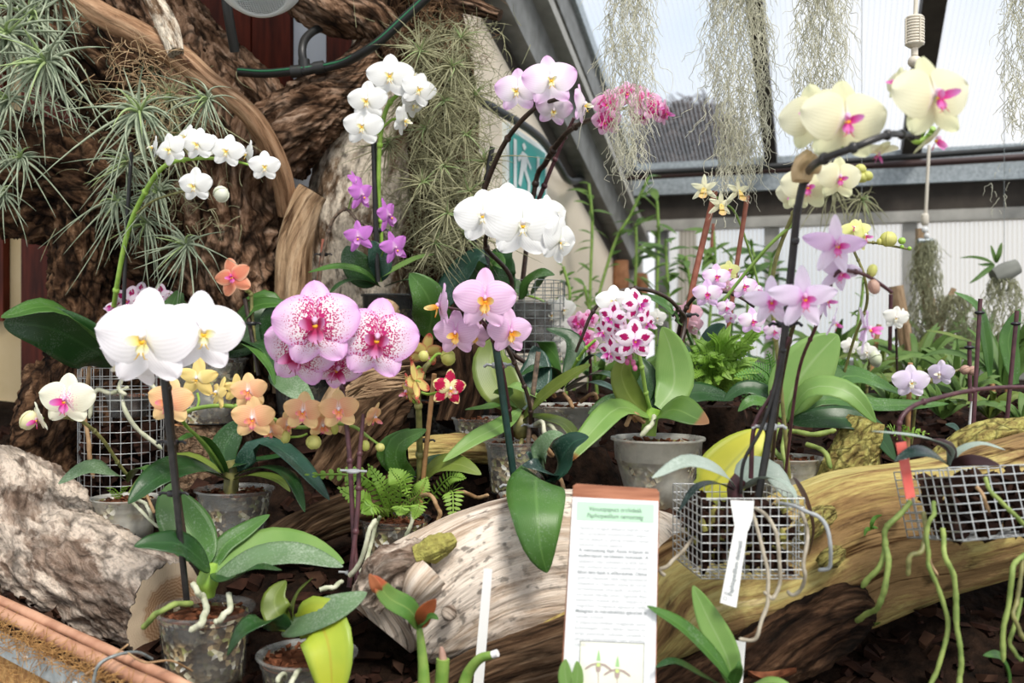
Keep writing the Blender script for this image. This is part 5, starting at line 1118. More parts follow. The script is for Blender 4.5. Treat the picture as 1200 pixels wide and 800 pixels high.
# ---- orchid with the drooping front leaf over the bleached log
t = orchid(618, 612, 1.33, 'dark-leaved orchid with one broad leaf drooping over the bleached log', name='potted_orchid')
pot(612, 578, 1.36, 56, 38, t, .85, kindm='pot_haze')
leaves(t, [([(632,560,1.30), (628,562,1.22), (629,592,1.14), (633,640,1.12), (641,671,1.125)], 70, 'leaf_green', dict(n='C', fold=-.12, w0=.75, peak=.95)), ([(640,566,1.34), (632,535,1.30), (645,512,1.28), (660,508,1.28)], 30, 'leaf_dusty', dict(n='UC')),
           ([(645,568,1.34), (655,545,1.30), (670,520,1.28), (690,512,1.27)], 44, 'leaf_bluedark', dict(n='UC', w0=.4)), ([(645,566,1.33), (640,552,1.28), (628,545,1.26), (612,545,1.26)], 30, 'leaf_blackgreen', dict(n='UC', w0=.5)),
           ([(640,565,1.35), (630,545,1.32), (620,532,1.31), (616,530,1.31)], 20, 'leaf_bluedark', dict(n='UC'))])
# ---- big central pot: magenta/white blotched harlequin
t = orchid(771, 598, 1.42, 'harlequin orchid with magenta-blotched white flowers in the big grey pot', rpx=36)
pot(771, 512, 1.42, 110, 86, t, .68, kindm='pot_cloudy', rimh=.30)
leaves(t, [([(762,490,1.42), (738,465,1.40), (728,435,1.39), (742,414,1.38)], 32, 'leaf_olive', dict(n='C', w0=.3)), ([(772,478,1.42), (790,450,1.44), (786,410,1.44), (776,383,1.43)], 46, 'leaf_light', dict(n='C', w0=.3, fold=.12)),
           ([(760,488,1.41), (725,478,1.36), (690,510,1.32), (662,545,1.29)], 32, 'leaf_light_dry_tip', dict(n='UC', w0=.35)), ([(766,490,1.42), (790,480,1.38), (815,490,1.36), (831,496,1.35)], 46, 'leaf_green_dry_tip', dict(n='UC', fold=.2, w0=.5)),
           ([(757,482,1.42), (735,470,1.41), (712,472,1.39), (689,485,1.38)], 22, 'leaf_green', dict(n='UC')), ([(768,480,1.43), (775,470,1.44), (820,460,1.46), (860,468,1.47)], 34, 'leaf_dark', dict(n='UC')),
           ([(762,485,1.43), (752,470,1.44), (760,440,1.45), (750,418,1.46)], 24, 'leaf_dark', dict(n='C'))])
mb = MB(); mb.tube(wpath([(760,510,1.42), (762,492,1.42), (766,478,1.42)], 4), R(9, 1.42), 10); mb.build('crown', 'stem_brightgreen', t)
for i, pp in enumerate([[(768,490,1.40), (762,500,1.37), (750,511,1.36)], [(745,492,1.40), (738,488,1.38), (733,500,1.38)], [(755,495,1.4), (747,488,1.38), (742,485,1.37)]]): root_tube(pp, 3, t, 'aerial_root' if i == 0 else 'root_brown', seed=i)
spike(t, [(764,485,1.42), (757,460,1.40), (752,430,1.38), (745,400,1.37), (735,375,1.36)], 2.4, 'stem_green')
spike(t, [(772,480,1.43), (802,385,1.50), (795,362,1.48), (775,345,1.44), (745,338,1.40), (715,346,1.38), (695,365,1.38), (682,395,1.39), (675,412,1.40)], [2.6,2.6,2.4,2.4,2.2,2,1.8], 'stem_brown')
flowers(t, 'magspot', [(748,357,1.33,42,20,6,-10), (717,372,1.32,40,-30,-6,10), (757,378,1.32,38,44,-16,10), (708,388,1.32,36,-54,-20,0), (744,398,1.30,50,4,-4,0), (716,412,1.32,40,-40,-20,0), (728,388,1.33,34,10,-30,0)])
flowers(t, 'white_small', [(719,353,1.35,44,-6,10,0), (737,352,1.35,32,20,0,0)])
for (x, y) in ((738,418), (742,425), (744,431), (735,424)): bud(x, y, 1.32, 6, 'bud_purple', t, 8)
tube_obj('pedicel', [(732,405,1.34), (738,416,1.32), (744,432,1.32)], 1.2, 'bud_purple', t, 4)
# ---- pot behind with dark arching leaves
t = orchid(668, 520, 1.62, 'dark-leaved orchid in a wide cloudy pot before the short wire cylinder', rpx=36)
pot(668, 474, 1.62, 92, 48, t, .8, kindm='pot_cloudy', rimh=.4)
leaves(t, [([(660,455,1.62), (655,425,1.58), (640,405,1.55), (624,400,1.53)], 24, 'leaf_green', dict(n='UL', w0=.3)), ([(658,456,1.62), (645,435,1.56), (630,430,1.52), (610,440,1.50)], 24, 'leaf_dark', dict(n='U')),
           ([(662,455,1.62), (685,425,1.60), (700,415,1.58), (712,425,1.56)], 22, 'leaf_bluedark', dict(n='U')), ([(664,455,1.62), (690,440,1.58), (710,438,1.56), (726,448,1.54)], 22, 'leaf_dark', dict(n='U')),
           ([(664,458,1.62), (690,448,1.54), (710,452,1.50), (728,462,1.48)], 20, 'leaf_bluedark', dict(n='U')), ([(662,450,1.63), (675,415,1.65), (668,395,1.66), (640,385,1.66)], 24, 'leaf_dark', dict(n='UC')),
           ([(655,455,1.62), (640,450,1.56), (630,455,1.52), (624,462,1.50)], 20, 'leaf_dark', dict(n='U'))])
spike(t, [(662,450,1.61), (672,430,1.58), (685,410,1.55), (698,398,1.54)], 1.8, 'stem_brightgreen')
for i, pp in enumerate([[(662,462,1.6), (668,470,1.56), (672,478,1.54)], [(680,470,1.58), (695,460,1.55), (700,468,1.55)], [(650,465,1.6), (645,455,1.58), (640,462,1.57)]]): root_tube(pp, 2.4, t, 'root_brown', seed=i)
# ---- black/square pots deeper in
for (x, y, Y, w, h, lab, lv) in ((562, 489, 1.62, 66, 46, 'bare clear pot of bark half hidden behind the bright strap leaf', 0), (540, 428, 1.84, 84, 60, 'dark speckled pot standing behind the root wood', 0), (520, 470, 1.78, 80, 44, 'black pot shoulder showing behind the crimson flower', 0)):
    t = orchid(x, y+h, Y, lab, 'pot', 'plant_pot', rpx=w*.42); pot(x, y, Y, w, h, t, .82, kindm='pot_dark' if Y > 1.7 else 'pot_haze')
# ---- pink-white orchid high in the middle, with white rounded orchid
t = orchid(560, 505, 1.80, 'tall pale pink orchid whose blooms reach up to the rafters', name='orchid_spray', rpx=30)
spike(t, [(530,470,1.78), (538,330,1.76), (560,245,1.72), (585,180,1.66), (608,145,1.60), (630,125,1.55), (650,117,1.52), (663,115,1.52)], [3.6,3.6,3.4,3,2.8,2.4,2], 'stem_brown')
stake([(526,465,1.79), (558,270,1.75), (577,172,1.73)], 3, t, 'stake_black')
leaves(t, [([(520,360,1.72), (530,335,1.72), (560,300,1.70), (572,310,1.70)], 40, 'leaf_bluedark', dict(n='UC', w0=.3)), ([(500,396,1.62), (506,370,1.58), (500,345,1.56), (480,320,1.55)], 46, 'leaf_green', dict(n='C', wave=.02))])
flowers(t, 'pinkwhite', [(645,93,1.46,68,4,4,-6), (606,105,1.50,58,-12,0,0), (649,128,1.53,46,0,-24,10)])
flower('pinkwhite', 683, 122, 1.48, 52, t, 72, 0, 0)
t = orchid(600, 500, 1.72, 'large pure white orchid cluster in front of the beige wall', name='orchid_spray', rpx=30)
spike(t, [(640,440,1.74), (590,400,1.72), (600,330,1.70), (570,290,1.64), (578,268,1.58), (610,282,1.55), (650,290,1.52)], [3,3,2.8,2.4,2.2], 'stem_brown')
stake([(572,440,1.73), (571,290,1.70)], 3, t, 'stake_black')
leaves(t, [([(600,345,1.74), (585,325,1.74), (590,300,1.74), (600,290,1.74)], 40, 'leaf_dark', dict(n='C')), ([(610,350,1.74), (620,330,1.72), (635,320,1.7), (650,322,1.7)], 22, 'leaf_green', dict(n='UC')), ([(575,350,1.73), (560,325,1.73), (580,305,1.72), (590,315,1.7)], 30, 'leaf_green', dict(n='C'))])
flowers(t, 'white_round', [(612,262,1.42,90,6,2,2), (566,252,1.46,72,-6,8,-4), (594,240,1.48,66,-4,14,0)])
flower('white_round', 656, 282, 1.44, 62, t, 44, -8, 14, sx=.9); flower('white_round', 646, 250, 1.50, 52, t, 40, 10, 0)
# ---- magenta pink behind moss, high
t = orchid(712, 480, 1.95, 'rose-pink spotted orchid on a long brown spike up by the hanging moss', name='orchid_spray', rpx=26)
spike(t, [(600,440,1.95), (625,230,1.92), (640,190,1.88), (660,160,1.82), (680,145,1.76), (700,138,1.7)], [3,3.4,3.6,3,2.4], 'stem_brown')
spike(t, [(625,250,1.93), (643,205,1.90), (660,165,1.88), (673,138,1.86)], [3,2.4,2], 'stem_purple')
flowers(t, 'magpink', [(712,122,1.66,42,-20,0,0), (710,142,1.66,40,-30,-20,0), (735,110,1.68,38,0,10,0), (757,118,1.64,42,10,10,0), (768,126,1.64,38,30,0,10), (780,132,1.65,34,60,-10,0), (752,134,1.66,34,10,-30,0), (745,105,1.7,30,10,30,0)])
tube_obj('flower_spike', [(700,138,1.7), (720,130,1.7), (750,124,1.68), (778,128,1.68)], 2, 'stem_green', t, 5)
# ---- second row between: white, purple small flowers
t = orchid(655, 470, 2.0, 'faint greenish-white orchid beside the short wire cylinder', name='orchid_spray', rpx=20)
spike(t, [(606,345,1.95), (625,348,1.94), (645,360,1.93), (662,390,1.92)], 1.6, 'stem_brightgreen', ())
flowers(t, 'palewhite', [(646,368,1.9,40,0,0,0), (660,362,1.9,36,20,0,0), (655,385,1.9,40,-10,0,0), (664,402,1.9,34,10,-20,0), (668,408,1.88,30,0,0,0), (770,372,1.9,24,0,0,0)])
t = orchid(690, 470, 1.85, 'deep magenta orchid cluster half hidden behind the harlequin blooms', name='orchid_spray', rpx=20)
spike(t, [(690,470,1.85), (692,430,1.82), (688,400,1.8), (680,380,1.78)], 2, 'stem_purple', ())
flowers(t, 'magpink', [(678,378,1.74,30,-20,0,0), (690,374,1.74,26,10,0,0), (684,395,1.74,30,0,-10,0), (692,404,1.74,24,20,0,0), (676,392,1.76,24,-30,0,0)])
# ---- long leaf plant + salmon flower
t = orchid(830, 470, 1.75, 'salmon-pink orchid low behind the bright green fern', name='orchid_spray', rpx=30)
flowers(t, 'salmon', [(806,368,1.62,36,-10,0,0), (812,382,1.64,30,20,-20,0), (852,335,1.66,20,0,0,0)])
leaves(t, [([(815,440,1.66), (812,400,1.62), (785,362,1.58), (752,344,1.56)], 30, 'leaf_green', dict(n='UL', w0=.4)), ([(830,450,1.68), (835,410,1.66), (840,390,1.66), (850,380,1.66)], 40, 'leaf_bluedark', dict(n='C'))])
spike(t, [(830,450,1.7), (820,410,1.68), (808,380,1.66)], 2, 'stem_green', ())
# ---- mini pink cluster + yellow cattleya on red-brown canes
t = orchid(845, 475, 1.62, 'pale pink miniature orchid cluster on an arching dark spike above the fern', name='orchid_spray', rpx=26)
stake([(797,408,1.60), (815,320,1.59), (838,224,1.58)], 3.6, t, 'stake_redbrown', ((803,369,'clip_black'),))
stake([(850,415,1.62), (862,320,1.61), (876,229,1.60)], 2.8, t, 'stake_redbrown')
spike(t, [(793,400,1.60), (800,370,1.58), (812,350,1.56), (825,346,1.54), (850,342,1.52), (870,350,1.52), (884,360,1.52)], [2.4,2.4,2.2,1.8,1.6], 'stem_brown')
flowers(t, 'miniphal', [(840,324,1.48,34,-4,6,0), (829,344,1.47,36,-8,-4,0), (851,360,1.48,24,10,-10,0), (872,335,1.48,34,6,4,0), (882,376,1.46,34,4,0,0), (888,340,1.5,22,40,0,0), (856,372,1.52,16,0,0,0)])
flower('limeflower', 855, 316, 1.58, 26, t, 0, 10, 0)
t = orchid(862, 480, 1.7, 'small pale yellow orchid trio with tubular lips beside the red-brown canes', name='orchid_spray', rpx=20)
spike(t, [(895,360,1.66), (880,300,1.64), (862,250,1.62), (845,236,1.60), (835,225,1.6)], 1.4, 'stem_green', ())
flowers(t, 'cattleya', [(825,221,1.55,34,-20,0,0), (845,240,1.55,32,10,-10,0), (866,224,1.55,34,24,0,0)])
# ---- the big arching cream orchid in wire basket
t = orchid(880, 684, 1.08, 'tall cream orchid with magenta lips arching from the wire basket with a white tag', name='wire_basket_orchid')
mb = MB(); Y0 = 1.02; a = P(822, 678, Y0); b = P(943, 678, Y0); c_ = P(822, 584, Y0); ax = b-a; az = V3((0,0,(c_-a).z)); ay = V3((-.012, .105, 0))
wirebox(mb, a, ax, ay, az, 12, 7, 9, .0006); mb.build('wire_basket', 'wire_metal', t)
mb = MB(); rng = random.Random(8)
for i in range(260):
    q = a+ax*rng.uniform(.06,.94)+ay*rng.uniform(.1,.9)+az*rng.uniform(.04,.86); chip(mb, q, rng.uniform(.010,.022), Euler((rng.uniform(0,6), rng.uniform(0,6), rng.uniform(0,6))).to_matrix(), rng, 0 if rng.random() < .86 else 1, 1.2)
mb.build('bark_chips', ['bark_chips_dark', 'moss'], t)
leaves(t, [([(862,572,1.08), (845,552,1.04), (805,540,1.0), (764,560,.98)], 24, 'leaf_silver', dict(n='UC', fold=.08)), ([(866,572,1.10), (880,548,1.13), (905,553,1.14), (930,590,1.12)], 32, 'leaf_silver', dict(n='UC', fold=.1)),
           ([(868,574,1.09), (900,560,1.05), (925,570,1.03), (935,590,1.02)], 18, 'leaf_silver', dict(n=(.3,-.3,.9))), ([(862,576,1.08), (840,566,1.05), (815,572,1.03), (795,600,1.02)], 14, 'leaf_blackgreen', dict(n='U')),
           ([(930,560,1.10), (945,590,1.11), (952,620,1.11), (948,650,1.11)], 26, 'leaf_maroon', dict(n='R')), ([(825,580,1.16), (840,562,1.2), (865,535,1.22), (895,504,1.24)], 62, 'leaf_yellow', dict(n='C', w0=.6, fold=.1))])
mb = MB(); mb.tube(wpath([(862,585,1.08), (861,570,1.08), (868,560,1.08)], 4), R(9, 1.08), 10); mb.build('crown', 'stem_purple', t)
stake([(889,582,1.06), (905,490,1.05), (920,390,1.04), (929,300,1.03), (935,240,1.02)], 4.6, t, 'stake_black', ((901,500,'clip_grey'), (920,380,'clip_black')))
spike(t, [(868,578,1.07), (872,540,1.06), (893,500,1.05), (912,440,1.04), (921,385,1.03), (930,300,1.01), (935,245,.99), (945,205,.97), (962,188,.90), (1000,173,.865), (1040,158,.87), (1062,158,.90), (1076,160,.92)], [2.4,2.4,2.6,3,4.2,5,4.6,4,3.6,4], 'stake_black', (.3,.45,.58,.68,.76,.84,.9,.96))
spike(t, [(925,395,1.03), (915,420,1.04), (905,460,1.05), (884,500,1.06), (880,560,1.07)], [2.4,2.4,3], 'stem_purple')
flowers(t, 'cream', [(991,140,.90,106,2,4,2), (952,134,.94,86,-34,6,-10), (1096,112,.88,108,14,6,-6), (1050,96,.95,40,-70,10,0)])
flower('cream', 1096, 160, .93, 66, t, 78, -40, 0); flower('cream', 1030, 178, .95, 46, t, 10, -80, 0)
tube_obj('pedicel', [(1076,160,.95), (1082,150,.94), (1080,130,.93), (1076,122,.93)], 4, 'stem_brightgreen', t, 6); tube_obj('pedicel', [(1066,160,.95), (1075,166,.94), (1088,160,.94), (1094,150,.93)], 3.4, 'stem_brightgreen', t, 6)
tube_obj('pedicel', [(990,176,.94), (985,165,.92), (985,155,.91)], 3, 'stem_brightgreen', t, 6)
trunk('paper_wrap', [(939,212,.965,11),(940,200,.965,14),(946,190,.962,16),(954,181,.96,11)], 'tan_paper', parent=t, seed=61, amp=.5, ku=4, kv=30, seg=40, ring=.002, lump=.4)
for i, pp in enumerate([[(878,592,1.03), (890,625,1.0), (898,660,.99), (900,695,.985), (896,720,.985), (885,748,.98), (866,748,.98)], [(885,596,1.02), (905,612,.99), (912,640,.985), (915,680,.985), (905,700,.985), (896,694,.985)], [(915,590,1.03), (940,596,1.0), (965,610,.99), (974,640,.99), (972,665,1.0), (958,668,1.01)], [(938,600,1.02), (946,620,1.0), (942,660,.99), (942,680,.99), (932,695,1.0), (922,692,1.01)], [(812,630,1.05), (796,650,1.03), (782,662,1.02), (774,668,1.02), (778,674,1.02)]]): root_tube(pp, 2.3, t, 'root_twig' if i != 2 else 'clip_grey', seed=i+40)
# white tag on this basket with printed lines
def plant_tag(pix4, parent, label=None, text=None, Y=None, mat='white_plastic', name='plant_tag'):
    q = [P(x, y, Y) for x, y in pix4]; n_ = (q[1]-q[0]).cross(q[3]-q[0]).normalized()
    if n_.y > 0: n_ = -n_
    mb = MB(); f = q; b = [p-n_*.0009 for p in q]
    mb.face(f); mb.face(b[::-1]); [mb.face([f[i], b[i], b[(i+1) % 4], f[(i+1) % 4]]) for i in range(4)]
    o = mb.build(name, mat, parent, True)
    return o, q, n_
def text_on(body, size, origin, xdir, ydir, nrm, mat, parent, name='printed_text', width=None, bold=0, squeeze=None, offset=.0007, italic=0):
    cu = bpy.data.curves.new('t', 'FONT'); cu.body = body; cu.size = 1; cu.offset = bold; cu.shear = italic
    ob = bpy.data.objects.new('t', cu); COL.objects.link(ob); bpy.context.view_layer.update()
    me = bpy.data.meshes.new_from_object(ob.evaluated_get(bpy.context.evaluated_depsgraph_get())); bpy.data.objects.remove(ob); bpy.data.curves.remove(cu)
    xs = [v.co.x for v in me.vertices]; w = max(xs)-min(xs) if xs else 1
    sx = size if width is None else width/w
    base = V3(parent['_o'])
    for v in me.vertices: v.co = origin+xdir*(v.co.x-min(xs))*sx+ydir*v.co.y*size+nrm*offset-base
    me.materials.clear(); me.materials.append(MATS[mat]); o = bpy.data.objects.new(name, me); COL.objects.link(o); o.parent = parent; o['_o'] = tuple(base); return o
o, q, n_ = plant_tag([(844,706), (862,612), (877,617), (863,712)], t, Y=.985)
yd = (q[1]-q[0]).normalized(); xd = (q[3]-q[0]).normalized()
text_on('Paphiopedilum delenatii', .0062, lerp(q[0], q[3], .62)+yd*.010, yd, -xd, n_, 'ink_bold', o, width=.055, bold=.02)
text_on('D 8', .006, lerp(q[0], q[3], .35)+yd*.004, yd, -xd, n_, 'ink_grey', o)
mb = MB(); qq = [P(x, y, .988) for x, y in ((856,586), (884,587), (882,608), (877,622), (861,616))]; b = [p+V3((0,.001,0)) for p in qq]; mb.face(qq); mb.face(b[::-1]); [mb.face([qq[i], b[i], b[(i+1) % 5], qq[(i+1) % 5]]) for i in range(5)]
mb.build('tag_fold', 'white_plastic', t, True)
# ---- smaller cream flowers below the arch (second plant)
t = orchid(905, 600, 1.30, 'smaller cream orchid flowers clustered below the tall arching spray', name='orchid_spray')
spike(t, [(925,560,1.28), (915,450,1.25), (905,330,1.22), (930,250,1.18), (950,225,1.12), (975,210,1.10), (1000,205,1.10)], 2.6, 'stem_olive')
flowers(t, 'cream', [(984,208,1.04,54,0,0,4), (946,218,1.06,62,-8,0,0), (930,228,1.10,44,-30,-20,0), (1000,204,1.08,30,40,20,0)])
for (x, y) in ((1008,198), (1016,206), (1010,208)): bud(x, y, 1.07, 14, 'bud_yellow', t, 12)
tube_obj('side_spike', [(930,262,1.19), (905,284,1.2), (880,312,1.22), (848,352,1.24)], 2.0, 'stem_green', t)
# ---- lilac blurry sprays near the lens
t = orchid(900, 590, 1.24, 'lilac star-shaped orchid spray in front of the black cane', name='orchid_spray')
spike(t, [(905,540,1.22), (912,470,1.18), (925,400,1.12), (935,370,1.06), (950,352,1.02)], 2.6, 'stem_brown')
spike(t, [(920,560,1.20), (935,440,1.14), (955,385,1.08), (968,350,1.04), (980,320,1.0), (1000,318,1.0), (1020,325,1.02), (1045,342,1.04)], 2.2, 'stem_purple')
flowers(t, 'lilacstrong', [(980,286,.98,76,6,0,4)])
flowers(t, 'lilac', [(942,348,.98,80,0,0,0), (904,352,1.0,62,-10,-4,0), (985,318,1.0,56,10,-20,10), (968,352,1.02,46,50,0,0), (978,378,1.02,40,70,-20,0)])
flower('lilacstrong', 1016, 385, 1.0, 62, t, 80, 0, 30); flower('miniphal', 907, 388, 1.1, 26, t, 10, -10, 0)
bud(1022, 317, 1.02, 12, 'bud_yellow', t, 16, 20); bud(1024, 336, 1.02, 14, 'bud_brown', t, 18, -20)
# ---- lime flowers and buds
t = orchid(1010, 520, 1.5, 'yellow-green orchid with fat buds on a thin side spike', name='orchid_spray', rpx=20)
spike(t, [(980,470,1.5), (1000,400,1.46), (1016,355,1.42), (1012,320,1.4), (1000,288,1.4), (1020,284,1.4), (1045,288,1.4), (1066,292,1.4)], [1.8,1.8,1.6,1.6,1.4,1.2], 'stem_olive')
flowers(t, 'limeflower', [(1012,276,1.38,42,50,0,0), (1002,268,1.40,36,-20,30,0)])
for (x, y, w, h, m_) in ((1041,280,20,18,'bud_yellow'), (1057,282,9,8,'stem_brightgreen'), (1057,289,5,5,'stem_brightgreen'), (1066,291,5,5,'stem_brightgreen'), (1031,283,7,8,'bud_yellow')): bud(x, y, 1.39, w, m_, t, h)
# ---- pot with big dusty leaves behind the mossy log
t = orchid(922, 592, 1.40, 'orchid with big dusty upright leaves and green aerial roots in a brown pot', rpx=30)
pot(924, 535, 1.40, 80, 56, t, .8, kindm='pot_cloudy')
leaves(t, [([(921,490,1.40), (930,455,1.40), (955,420,1.40), (982,392,1.40)], 66, 'leaf_light', dict(n='C', w0=.3, fold=.1)), ([(922,492,1.40), (950,455,1.36), (995,460,1.34), (1027,495,1.33)], 30, 'leaf_light', dict(n='UL', w0=.4)),
           ([(925,490,1.41), (965,468,1.42), (1030,475,1.44), (1112,473,1.46)], 22, 'leaf_green', dict(n='UC')), ([(925,488,1.42), (970,455,1.46), (1000,440,1.48), (1058,462,1.5)], 32, 'leaf_green', dict(n='UC', fold=.25)),
           ([(925,495,1.39), (980,490,1.38), (1020,500,1.38), (1050,540,1.37)], 36, 'leaf_dark', dict(n='UC')), ([(918,490,1.41), (895,460,1.42), (870,455,1.42), (848,470,1.42)], 24, 'leaf_dark', dict(n='UC')),
           ([(918,492,1.41), (900,475,1.38), (880,470,1.36), (865,482,1.36)], 22, 'leaf_green', dict(n='UC'))])
for i, pp in enumerate([[(920,500,1.38), (918,530,1.34), (922,555,1.33), (920,560,1.33)], [(924,505,1.38), (950,508,1.35), (980,504,1.34)], [(945,520,1.38), (965,530,1.36), (975,550,1.35)], [(915,495,1.38), (905,520,1.36), (917,540,1.35)]]): root_tube(pp, 3, t, 'root_green', seed=i+60)
# ---- tilted wire basket
t = orchid(1130, 640, 1.02, 'dark-leaved orchid in the tilted wire basket trailing long green roots', name='wire_basket_orchid')
mb = MB(); a = P(1129, 634, .98); ax = P(1262, 622, 1.06)-a; ay = P(1064, 630, 1.10)-a; az = P(1110, 548, .99)-a; wirebox(mb, a, ax, ay, az, 9, 7, 8, .00072); mb.build('wire_basket', 'wire_metal', t)
mb = MB(); rng = random.Random(9)
for i in range(200):
    q = a+ax*rng.uniform(.08,.92)+ay*rng.uniform(.12,.9)+az*rng.uniform(.05,.85); chip(mb, q, rng.uniform(.014,.03), Euler((rng.uniform(0,6), rng.uniform(0,6), rng.uniform(0,6))).to_matrix(), rng, 0, 1.2)
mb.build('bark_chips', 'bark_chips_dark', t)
leaves(t, [([(1112,545,1.03), (1112,525,1.0), (1080,512,.97), (1022,505,.95)], 13, 'leaf_silver', dict(n='U', w0=.4)), ([(1112,545,1.03), (1090,532,.99), (1070,530,.97), (1048,540,.96)], 22, 'leaf_blackgreen', dict(n='UC', fold=.2)),
           ([(1112,545,1.04), (1125,528,1.04), (1150,520,1.04), (1178,527,1.03)], 14, 'leaf_silver', dict(n='U')), ([(1112,548,1.04), (1130,540,1.02), (1150,540,1.01), (1172,545,1.0)], 14, 'leaf_maroon', dict(n='C')), ([(1116,548,1.05), (1116,530,1.02), (1105,520,.99), (1090,515,.98)], 16, 'leaf_maroon', dict(n='C'))])
spike(t, [(1062,530,1.04), (1054,512,1.03), (1056,490,1.03), (1072,475,1.04), (1100,466,1.06), (1135,458,1.08), (1170,454,1.1), (1215,453,1.12)], [2.4,2.6,2.8,2.6,2.4], 'stem_purple')
for i, pp in enumerate([[(1096,590,1.0), (1092,605,.98), (1086,622,.98), (1088,650,.98), (1092,672,.98), (1106,705,.98), (1110,740,.98), (1100,780,.98), (1088,806,.98)], [(1082,600,1.02), (1084,625,.99), (1080,645,.98), (1066,652,.98), (1064,674,.98)], [(1104,620,.99), (1108,650,.97), (1118,680,.97), (1121,720,.97), (1124,755,.97), (1128,780,.97), (1124,806,.97)],
      [(1084,622,1.0), (1090,655,.99), (1100,674,.99)], [(1066,588,1.03), (1050,605,1.02), (1040,618,1.02), (1036,640,1.02), (1030,665,1.02), (1010,688,1.03)], [(1036,635,1.02), (1042,660,1.01), (1036,690,1.01), (1028,712,1.02), (1012,722,1.05), (1004,728,1.07)],
      [(1200,650,1.0), (1188,665,.98), (1184,700,.98), (1176,735,.98), (1175,775,.98)], [(1200,655,1.0), (1192,700,.99), (1188,720,.98), (1196,740,.98), (1212,760,.98)], [(1196,700,1.0), (1184,745,.99), (1190,765,.99), (1200,775,.99)], [(1155,560,.97), (1165,580,.96), (1185,600,.96), (1206,620,.97)], [(1145,570,.97), (1152,582,.96), (1160,600,.97)]]):
    root_tube(pp, [3.2,3.4,3.6,2,4,4,3.6,3.2,3,3,2.6][i]*.85, t, ['root_green','stem_olive','root_green','root_brown','root_green','root_green','root_green','stem_olive','root_green','root_green','root_brown'][i], seed=i+80)
plant_tag([(1050,519), (1062,517), (1073,582), (1062,585)], t, Y=.985, mat='red_tag', name='plant_tag')
# pale lilac flower on a pinkish cane
t = orchid(1078, 540, 1.56, 'pale lilac orchid bloom crossed by a pinkish bamboo cane', name='orchid_spray', rpx=20)
stake([(1063,560,1.50), (1064,500,1.49), (1067,425,1.48)], 3, t, 'stake_bamboo')
spike(t, [(1068,520,1.53), (1074,470,1.51), (1082,452,1.50), (1090,446,1.49), (1105,440,1.49), (1122,434,1.49), (1135,430,1.49)], 1.8, 'stem_olive')
flowers(t, 'palelilac', [(1068,447,1.46,44,-12,0,0)]); flower('palelilac', 1102, 437, 1.46, 34, t, -50, 0, 0)
for (x, y) in ((1131,433), (1140,434)): bud(x, y, 1.48, 11, 'bud_brown', t, 12, 70)
# small white flower on brown stake
t = orchid(1050, 480, 1.9, 'small white orchid on a short stem before the clear wall sheets', name='orchid_spray', rpx=14)
spike(t, [(1052,480,1.9), (1051,420,1.88), (1050,385,1.86)], 1.4, 'stem_brown'); flowers(t, 'palewhite', [(1050,372,1.84,30,-10,0,10), (1060,370,1.86,20,30,0,0)])
stake([(1043,410,1.9), (1044,345,1.88)], 2.4, t, 'stem_purple')
t = orchid(1020, 470, 1.9, 'creamy orchid buds low among the back greenery', name='orchid_spray', rpx=14)
spike(t, [(1015,470,1.9), (1018,430,1.88), (1022,412,1.86)], 1.6, 'stem_olive'); bud(1026, 420, 1.85, 20, 'bud_white', t, 14, 80); flowers(t, 'palewhite', [(1016,412,1.85,24,-20,0,0), (996,405,1.9,22,0,0,0)])
# ---- front strap-leaved seedlings
t = orchid(858, 812, 1.0, 'young orchid with two long upright strap leaves in front of the mossy log', name='orchid_seedling')
leaves(t, [([(862,806,1.0), (840,775,.99), (800,735,.98), (758,710,.97)], 27, 'leaf_green', dict(n='UR', fold=.25)), ([(860,806,1.0), (852,770,1.0), (830,725,1.0), (812,686,1.0)], 34, 'leaf_light', dict(n='C', fold=.2, w0=.4)), ([(850,806,1.0), (820,790,.98), (790,775,.97), (768,782,.96)], 22, 'leaf_dark', dict(n='U')),
           ([(858,806,1.0), (862,790,.99), (866,782,.98), (866,774,.98)], 16, 'leaf_green', dict(n='C')), ([(870,808,1.0), (890,800,.98), (910,798,.97), (930,806,.96)], 18, 'leaf_light', dict(n='U'))])
o, q, n_ = plant_tag([(864,800), (859,750), (874,752), (870,806)], None, Y=1.03); tag(o, 'short white plant tag behind the strap-leaved seedling', 'plant tag')
t = orchid(672, 815, .96, 'pair of small pale green leaves poking up before the notice', name='orchid_seedling')
leaves(t, [([(670,815,.96), (664,800,.96), (662,785,.96), (663,772,.96)], 18, 'leaf_light', dict(n='C')), ([(676,815,.96), (676,800,.96), (677,785,.96), (676,774,.96)], 15, 'leaf_light', dict(n='C'))])
t = orchid(498, 812, 1.06, 'cane plant with one broad orange-tipped leaf before the bleached log', name='orchid_seedling', cat='plant')
mb = MB(); mb.tube(wpath([(497,812,1.06), (496,780,1.06), (493,750,1.06), (491,732,1.06)], 5), [R(k, 1.06) for k in np.linspace(8, 3.2, 16)], 9); mb.build('stem', 'stem_green', t)
leaves(t, [([(491,735,1.06), (480,715,1.04), (455,700,1.03), (437,674,1.02)], 30, 'leaf_red_patch', dict(n='UC', w0=.3)), ([(492,735,1.06), (497,720,1.04), (505,710,1.03), (511,702,1.02)], 20, 'leaf_redtip', dict(n='C')), ([(493,736,1.06), (498,728,1.03), (506,722,1.02), (514,726,1.01)], 14, 'leaf_green', dict(n='UC')), ([(445,695,1.03), (441,688,1.02), (437,680,1.015), (433,672,1.01)], 13, 'leaf_redtip', dict(n='C'))])
t = orchid(545, 815, 1.05, 'leafless cut green cane stump curving up beside the white tag', name='cane_stump', cat='plant')
